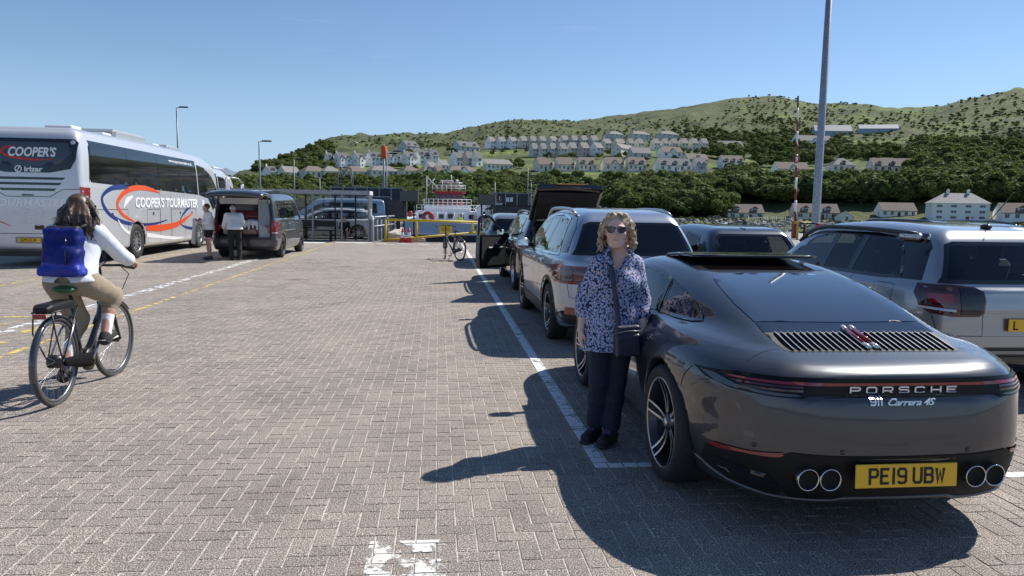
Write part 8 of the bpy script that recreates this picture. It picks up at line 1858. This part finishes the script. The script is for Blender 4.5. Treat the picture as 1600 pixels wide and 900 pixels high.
def rails():
    # yellow gate across the slip
    t = thing('barrier_gate', 'long yellow tubular gate with warning sign across the slipway', 'gate', (-2.38, 34.25, 0))
    m = MB(); m.tube([(0, 0, 1.02), (4.3, 0, .96)], .055, 10); m.build('rail', YEL, t); m = MB(); m.tube([(0, 0, .12), (.5, 0, .13), (4.3, 0, .50)], .05, 10); m.build('rail', YEL, t)
    for x, a, b in ((0, 0, 1.04), (1.40, .18, 1.0), (3.95, .46, .97), (4.25, .3, 1.0)): m = MB(); m.cyl((x, 0, a), (x, 0, b), .055, 10); m.build('post', YEL, t)
    s = MB(); s.box((2.72, -.07, .63), (.55, .02, .42), bev=.008); sg = s.build('sign_panel', mat('sign_yellow', (.75, .50, .02), .4), t)
    hb = MB(); hb.bb((2.46, -.085, .78), (2.98, -.081, .82)); hb.build('sign_header', GLOSSBLK, sg)
    for z in (.72, .66, .60, .54): m = MB(); m.bb((2.52, -.0835, z), (2.92, -.081, z+.022)); m.build('sign_print', GLOSSBLK, sg)
    # bollard fence to the left of the slip
    for i in range(9):
        x, y = -3.02+.10*i, 34.3+i*1.1; b = thing('bollard', ['thick grey post at the near end of the bollard row' if i == 0 else 'grey metal post in the row beside the concrete ramp'][0], 'bollard', (x, y, 0), 0, 'grey posts along the concrete ramp')
        m = MB(); m.lathe([(.11, 0), (.11, 1.0), (.09, 1.04), (0, 1.05)], n=14); m.build('shaft', GRYM, b)
    t = thing('guard_rail', 'pale guard rail running back along the top of the posts', 'railing', (-2.9, 34.3, 0)); m = MB(); m.tube([(0, 0, 1.12), (.95, 9, 1.12)], .04, 8); m.build('rail', STEEL, t); m = MB(); m.tube([(0, 0, .7), (.95, 9, .7)], .03, 8); m.build('rail', STEEL, t)
    w = MB(); w.prism([(0, 0), (1.7, 0), (1.7, .15), (0, .42)], 0, .35, 'Y'); w.bb((0, .35, 0), (.35, 9, .42)); o = w.build('ramp_kerb', mat('pale_concrete', (.46, .42, .36), .9, noise=(4, .15)), None, (-2.30, 34.5, 0)); tag(o, 'pale concrete ramp wall under the yellow gate', 'wall')
    for i, (px, lab) in enumerate(((628, 'left traffic cone beside the yellow gate'), (638.5, 'right traffic cone beside the yellow gate'))):
        p = gp(px, 380); p.y = 34.0; c = thing('traffic_cone', lab, 'traffic cone', (p.x, 34.0, 0), 0, 'cones at the gate')
        m = MB(); m.box((0, 0, .02), (.34, .34, .04), bev=.01); m.build('base', REDM, c); m = MB(); m.lathe([(.15, .04), (.11, .22)], n=16); m.build('cone_lower', REDM, c); m = MB(); m.lathe([(.11, .22), (.07, .46)], n=16); m.build('reflective_band', WHITEP, c); m = MB(); m.lathe([(.07, .46), (.03, .66), (0, .67)], n=16); m.build('cone_top', REDM, c)
    # black message boards and dark screens
    for px, Y, w_, h_, z, lab in ((639, 38, .95, .55, 2.05, 'black box shaped message board on posts left of the ferry'), (760.5, 38, .9, .55, 1.95, 'black box shaped message board on posts right of the ferry')):
        p = yp(px, 310, Y); b = thing('message_board', lab, 'message board', (p.x, Y, 0)); m = MB(); m.box((0, 0, z+.1), (w_, .3, h_), bev=.02); m.build('box', GLOSSBLK, b)
        for s in (-.25, .25): m = MB(); m.cyl((s, .05, 0), (s, .05, z), .04, 8); m.build('post', DKS, b)
        m = MB(); m.bb((w_/2-.02, -.17, z-.2), (w_/2+.03, -.13, z+.4)); m.build('edge_strip', STEEL, b)
    DS = mat('dark_screen_panel', (.035, .04, .045), .6); p0 = yp(497, 300, 44); 
    def screen(label, xa, xb, Y, z0, z1, n):
        t = thing('screen_fence', label, 'fence', (xa, Y, 0)); w_ = (xb-xa)/n
        for i in range(n): m = MB(); m.bb((i*w_+.03, -.02, z0), ((i+1)*w_-.03, .02, z1)); m.build('panel', DS, t)
        for i in range(n+1): m = MB(); m.bb((i*w_-.04, -.05, 0), (i*w_+.04, .05, z1+.1)); m.build('post', GRYM, t)
        for z in (z0+.1, z1): m = MB(); m.bb((0, -.06, z-.03), (xb-xa, -.03, z+.03)); m.build('rail', GRYM, t)
    a, b = yp(517, 300, 46).x, yp(630, 300, 46).x; screen('dark panelled screen fence behind the parked vans', a, b, 46, 1.6, yp(600, 294, 46).z, 6)
    a, b = yp(772, 300, 48).x, yp(826, 300, 48).x; screen('dark panelled screen fence right of the ferry', a, b, 48, .6, yp(800, 302, 48).z, 3)
    q = thing('dark_cabin', 'dark grey cabin wall right of the ferry under the screen fence', 'cabin', (yp(800, 330, 42).x, 42, 0)); m = MB(); m.bb((-1.0, 0, 0), (1.6, 1.5, yp(800, 322, 42).z)); m.build('wall', mat('dark_cabin_grey', (.05, .055, .06), .7), q); m = MB(); m.bb((-1.08, -.06, yp(800, 322, 42).z), (1.68, 1.56, yp(800, 322, 42).z+.06)); m.build('roof', DKS, q)
    q = thing('dark_cabin', 'dark box cabin left of the ferry below the message board', 'cabin', (yp(622, 330, 40).x, 40, 0)); m = MB(); m.bb((-.75, 0, .9), (.45, .8, yp(622, 312, 40).z)); m.build('wall', mat('dark_cabin_grey', (.05, .055, .06), .7), q); m = MB(); m.bb((-.1, .2, 0), (.1, .4, .9)); m.build('leg', DKS, q)
    # two white notices on the right screen
    for px in (793, 799): p = yp(px, 312, 47.9); n = thing('notice', 'left' if px == 793 else 'right', 'notice', (p.x, 47.88, p.z)); n['label'] = ('left' if px == 793 else 'right')+' small white notice on the dark screen fence'; m = MB(); m.bb((-.1, -.01, -.14), (.1, .01, .14)); m.build('sheet', WHITEP, n)
REDM = mat('red_plastic', (.55, .03, .02), .45)
rails()
def ferry():
    t = thing('ferry', 'small car ferry with white superstructure and dark red wheelhouse at the slip', 'ferry', (.65, 60, -3.9))
    WS = mat('ship_white', (.72, .73, .74), .5, noise=(1.5, .06)); HB = mat('hull_black', (.02, .022, .026), .5); HR_ = mat('ship_red', (.30, .02, .02), .5)
    z = 3.9
    h = MB(); h.prism([(-3.6, 0), (3.9, 0), (4.3, z-.55), (-4.0, z-.55)], 0, 26, 'Y'); h.build('hull', HB, t)
    h = MB(); h.prism([(-4.0, z-.55), (4.3, z-.55), (4.35, z+.25), (-4.05, z+.55)], .05, 26, 'Y'); h.build('bulwark', mat('hull_blue_white', (.50, .55, .62), .5), t)
    h = MB(); h.bb((-4.1, -.1, z-.62), (4.4, .05, z-.48)); h.build('fender_strip', WS, t)
    h = MB(); h.bb((-1.9, .05, z-2.4), (1.9, -3.0, z-2.1)); h.prism([(-2.4, z-3.2), (2.4, z-3.2), (2.2, z-1.6), (-2.2, z-1.6)], -.25, .0, 'Y'); h.build('bow_ramp', DKS, t)
    h = MB(); h.bb((-2.6, 4, z+.2), (2.9, 14, z+1.25)); h.build('deckhouse', WS, t)
    h = MB(); h.bb((-1.9, 5, z+1.25), (2.2, 12, z+1.75)); h.build('upper_deck', WS, t)
    for i in range(6): m = MB(); m.bb((-2.3+i*.85, 3.94, z+.65), (-1.9+i*.85, 4.02, z+1.0)); m.build('window', PANE, t)
    h = MB(); h.prism([(-1.15, z+1.75), (1.65, z+1.75), (1.45, z+2.9), (-.95, z+2.9)], 6, 9, 'Y'); wh = h.build('wheelhouse', HR_, t)
    for i in range(5): m = MB(); m.bb((-.98+i*.52, 5.93, z+2.15), (-.58+i*.52, 6.02, z+2.7)); m.build('pane', PANE, wh)
    h = MB(); h.bb((-1.25, 5.8, z+2.9), (1.75, 9.2, z+3.0)); h.build('wheelhouse_roof', HR_, t)
    for sx, y in ((-1.9, 5.0), (2.2, 5.0)): pass
    def rail(name, x0, x1, y, zz, n, m_=WS, hgt=.55):
        for i in range(n+1): m = MB(); x = x0+(x1-x0)*i/n; m.cyl((x, y, zz), (x, y, zz+hgt), .025, 5); m.build('rail_post', m_, t)
        for k in (.5, 1): m = MB(); m.cyl((x0, y, zz+hgt*k), (x1, y, zz+hgt*k), .022, 5); m.build(name, m_, t)
    rail('railing', -1.9, 2.2, 5.0, z+1.75, 10); rail('railing', -4.0, -2.4, 3.0, z+.5, 5); rail('railing', 2.2, 4.3, 3.0, z+.35, 6, HR_); rail('railing', -2.5, 2.8, 3.95, z+1.25, 12); rail('railing', -1.2, 1.7, 6, z+3.0, 7)
    m = MB(); m.tube([(-1.7, 7, z+1.7), (-1.7, 7, z+4.3)], [.07, .04], 6); m.build('mast', WS, t); m = MB(); m.tube([(.5, 7.5, z+3.0), (.5, 7.5, z+4.5)], [.07, .03], 6); m.build('mast', WS, t)
    for a, b in (((-1.7, 7, z+4.3), (-.6, 7, z+3.2)), ((-1.7, 7, z+3.4), (-1.0, 7, z+4.1)), ((-.6, 7.5, z+3.8), (1.5, 7.5, z+3.8)), ((-.3, 7.5, z+3.0), (-.3, 7.5, z+3.9)), ((1.2, 7.5, z+3.0), (1.2, 7.5, z+3.9)), ((-.6, 7.4, z+3.5), (1.6, 7.4, z+3.5))): m = MB(); m.cyl(a, b, .045, 6); m.build('spar', WS, t)
    m = MB(); m.box((.1, 7.3, z+3.95), (1.2, .12, .12), bev=.03); m.build('radar', WS, t); m = MB(); m.sphere((1.0, 7.5, z+3.98), .14, 8); m.build('radome', WS, t)
    h = MB(); h.prism([(2.6, z+.25), (4.0, z+.25), (4.0, z+1.5), (3.3, z+2.0), (2.6, z+1.5)], 3.4, 6, 'Y'); h.build('crew_hut', WS, t); h = MB(); h.prism([(2.5, z+1.45), (3.3, z+2.05), (4.1, z+1.45), (4.1, z+1.55), (3.3, z+2.17), (2.5, z+1.55)], 3.2, 6.1, 'Y'); h.build('hut_roof', mat('pale_roof', (.6, .6, .6), .5), t)
    m = MB(); m.bb((3.15, 3.35, z+.7), (3.45, 3.42, z+1.3)); m.build('hut_window', PANE, t)
    m = MB(); m.lathe([(.22, -.12), (.48, -.12), (.52, 0), (.48, .12), (.22, .12), (.22, -.12)], (-1.5, 2.6, z+.75), 16, 'Y'); m.build('rescue_ring', HR_, t)
    m = MB(); m.box((-3.0, 2.8, z+1.0), (.35, .3, .5), bev=.08); m.build('red_drum', HR_, t); m = MB(); m.box((.35, 3.8, z+.85), (.4, .1, .4), bev=.02); m.build('hatch_cover', HB, t)
    for x in (-.9, -.2, .5, 1.2): m = MB(); m.cyl((x, 2.2, z+.2), (x+.2, 2.2, z+1.2), .035, 6); m.build('davit', WS, t)
    p = thing('person', 'crew member in hi-vis jacket on the ferry deck', 'person', (1.75, 62.2, -.65)); person_small(p, (.50, .62, .04), (.03, .03, .05), 1.7, kind='stand')
    # hazard striped post cluster at the right of the ferry
    for i in range(4):
        b = thing('striped_marker', 'black and white striped marker board right of the ferry', 'marker', (yp(762+i*6, 340, 44).x, 44, 0), 0, 'striped marker boards'); 
        for k in range(7): m = MB(); m.prism([(-.16, .5+k*.24), (.16, .62+k*.24), (.16, .74+k*.24), (-.16, .62+k*.24)], -.02, .02, 'Y'); m.build('stripe', WHITEP if k % 2 else GLOSSBLK, b)
        m = MB(); m.cyl((0, .05, 0), (0, .05, 2.3), .03, 6); m.build('post', DKS, b)
def masts():
    def lamp(px, py0, py1, Y, label, r=.09, arm=True, grp=None):
        a, b = yp(px, py1, Y), yp(px, py0, Y); t = thing('lamp_post', label, 'lamp post', (b.x, Y, 0), 0, grp); m = MB(); m.tube([(0, 0, 0), (0, 0, a.z)], [r, r*.6], 8); m.build('column', GRYM, t)
        if arm: m = MB(); m.tube([(0, 0, a.z-.03), (.55, -.1, a.z+.05)], .03, 6); m.build('arm', GRYM, t); m = MB(); m.box((.55, -.1, a.z+.03), (.65, .22, .10), bev=.03); m.build('lantern', DKS, t)
    lamp(278, 235, 168, 60, 'tall lamp post rising behind the coach roof'); lamp(406.5, 305, 221, 55, 'lamp post behind the camper van', .085); lamp(460, 305, 249, 62, 'pale lamp post left of the lattice pylon', .07); lamp(773, 320, 285, 58, 'thin pale pole right of the ferry', .05, False); lamp(824, 320, 262, 60, 'thin mast beside the raised black tailgate', .04, False); lamp(829, 330, 285, 50, 'short thin pole beside the raised black tailgate', .05); lamp(500, 305, 278, 70, 'short thin pole right of the pale lamp post', .05, False); lamp(604, 330, 240, 58, 'pale slim mast right of the windsock mast', .07)
    a, b = yp(598, 228, 56), yp(600, 330, 56); t = thing('windsock_mast', 'slim mast carrying an orange drum shaped windsock', 'mast', (b.x, 56, 0)); m = MB(); m.tube([(0, 0, 0), (0, 0, a.z)], [.09, .05], 8); m.build('column', GRYM, t); m = MB(); m.lathe([(.16, a.z-.95), (.22, a.z-.80), (.22, a.z-.10), (.18, a.z)], n=14); m.build('windsock', mat('orange_cloth', (.70, .12, .02), .7), t); m = MB(); m.cyl((0, 0, a.z-.3), (0, 0, a.z+.12), .04, 6); m.build('cap', REDM, t)
    # lattice pylon
    a, b = yp(540, 262, 75), yp(540, 318, 75); t = thing('lattice_pylon', 'low steel lattice pylon behind the shelter', 'pylon', (b.x, 75, 0)); H_ = a.z
    for sx in (-1, 1):
        for sy in (-1, 1): m = MB(); m.cyl((sx*1.1, sy*1.1, 0), (sx*.5, sy*.5, H_), .06, 5); m.build('leg', DKS, t)
    m = MB()
    for i in range(5):
        for sx in (-1, 1): u0, u1 = 1.1-.6*i/5, 1.1-.6*(i+1)/5; m.cyl((sx*u0, -u0, H_*i/5), (-sx*u1, -u1, H_*(i+1)/5), .035, 4); m.cyl((sx*u0, -u0, H_*i/5), (sx*u0, u0, H_*i/5), .03, 4)
        m.cyl((-u1, -u1, H_*(i+1)/5), (u1, -u1, H_*(i+1)/5), .035, 4)
    o = m.build('bracing', DKS, t); o['kind'] = 'stuff'
    # great mast on the pier
    Y = 45; b, tp = yp(1273, 365, Y), yp(1297, -120, Y); t = thing('high_mast', 'very tall thick grey mast rising out of the picture on the right pier', 'mast', (b.x, Y, 0)); m = MB(); m.tube([(0, 0, 0), (0, 0, .6), (0, 0, 24)], [.29, .26, .15], 12); m.build('column', STEEL, t); m = MB(); m.lathe([(.45, 0), (.45, .12), (.3, .2)], n=12); m.build('base_plate', STEEL, t)
    RDK = mat('faded_dark_red', (.22, .035, .03), .55)
    # striped barrier arm held upright
    Y = 46; b = yp(1241, 372, Y); t = thing('barrier_pole', 'raised red and white striped barrier pole with round sign', 'barrier pole', (b.x, Y, 0)); zt = yp(1247, 150, Y).z; lean = yp(1247, 150, Y).x-b.x; n = 11
    m = MB(); m.box((0, 0, .55), (.34, .34, 1.1), bev=.05); m.build('base_box', RDK, t)
    for i in range(n):
        u0, u1 = i/n, (i+1)/n; z0, z1 = 1.0+(zt-1)*u0, 1.0+(zt-1)*u1; m = MB(); m.tube([(lean*u0, 0, z0), (lean*u1, 0, z1)], .085-.03*u0, 8, cap=True); m.build('arm_section', GLOSSBLK if i == n-1 else (WHITEP if i % 2 else RDK), t)
    m = MB(); m.lathe([(.17, -.02), (.25, -.02), (.25, .02), (.17, .02), (.17, -.02)], (lean*.5-.08, -.1, zt*.56), 20, 'Y'); m.build('round_sign', RDK, t)
    # yellow frame and red boxes at the mast foot
    c = yp(1255, 352, 44); t = thing('yellow_barrier', 'short yellow post frame between the striped pole and the mast', 'barrier', (c.x-.1, 44, 0))
    for x in (-.25, .25): m = MB(); m.cyl((x, 0, 0), (x, 0, 1.05), .07, 8); m.build('post', YEL, t)
    m = MB(); m.cyl((-.5, 0, 1.05), (.6, 0, 1.05), .06, 8); m.build('rail', YEL, t)
    for i, x in enumerate((.0, .46)): p = yp(1281, 350, 43.5); q = thing('red_cabinet', ['left', 'right'][i]+' red lifebuoy box on the black rail below the tall mast', 'cabinet', (p.x+x, 43.5, .42)); m = MB(); m.box((0, 0, .27), (.42, .34, .55), bev=.05); m.build('case', REDM, q); m = MB(); m.box((0, 0, .57), (.46, .38, .05), bev=.02); m.build('cap', DKS, q)
    p = yp(1280, 350, 43.8); t = thing('black_railing', 'black railing around the foot of the tall mast', 'railing', (p.x, 43.9, 0))
    for x in (-.9, 0, .95): m = MB(); m.cyl((x, 0, 0), (x, 0, 1.05), .06, 8); m.build('post', DKS, t)
    for z in (.45, 1.02): m = MB(); m.cyl((-1.2, 0, z), (1.1, 0, z), .05, 8); m.build('rail', DKS, t)
    # pier mesh fence
    a, b = yp(1168, 365, 50), yp(1240, 365, 50); t = thing('mesh_fence', 'pale mesh panel fence on the pier edge left of the striped pole', 'fence', (a.x, 50, 0)); L_ = b.x-a.x; n = 5
    for i in range(n+1): m = MB(); m.cyl((L_*i/n, 0, 0), (L_*i/n, 0, 1.35), .03, 6); m.build('post', STEEL, t)
    for i in range(n):
        m = MB(); x0 = L_*i/n; w_ = L_/n
        for k in range(5): m.cyl((x0+w_*k/5, 0, .2), (x0+w_*k/5, 0, 1.3), .012, 4)
        for k in range(4): m.cyl((x0, 0, .25+k*.34), (x0+w_, 0, .25+k*.34), .012, 4)
        o = m.build('mesh_panel', mat('pale_mesh', (.35, .42, .38), .5), t); o['kind'] = 'stuff'
    # gull
    p = dp(557, 223, 160); t = thing('gull', 'white gull gliding against the hill left of the windsock', 'bird', p); g = Grid((-.9, -.4, -.3), (.9, .4, .5), .03); g.ell((0, 0, 0), (.10, .28, .09), .03); g.cap((0, 0, .03), (.35, .02, .16), .07, .05, .04, sq=(1, .7, 1.8)); g.cap((.35, .02, .16), (.75, -.10, .06), .05, .015, .03); g.cap((0, 0, .03), (-.35, .02, .20), .07, .05, .04); g.cap((-.35, .02, .20), (-.75, -.1, .16), .05, .015, .03); g.ell((0, .28, .03), (.05, .07, .05), .03)
    a, b = g.surface(); link('body', np_mesh('body', a, b, True, WHITEP), t, None, None, (0, 0, 1.2))
ferry(); masts()
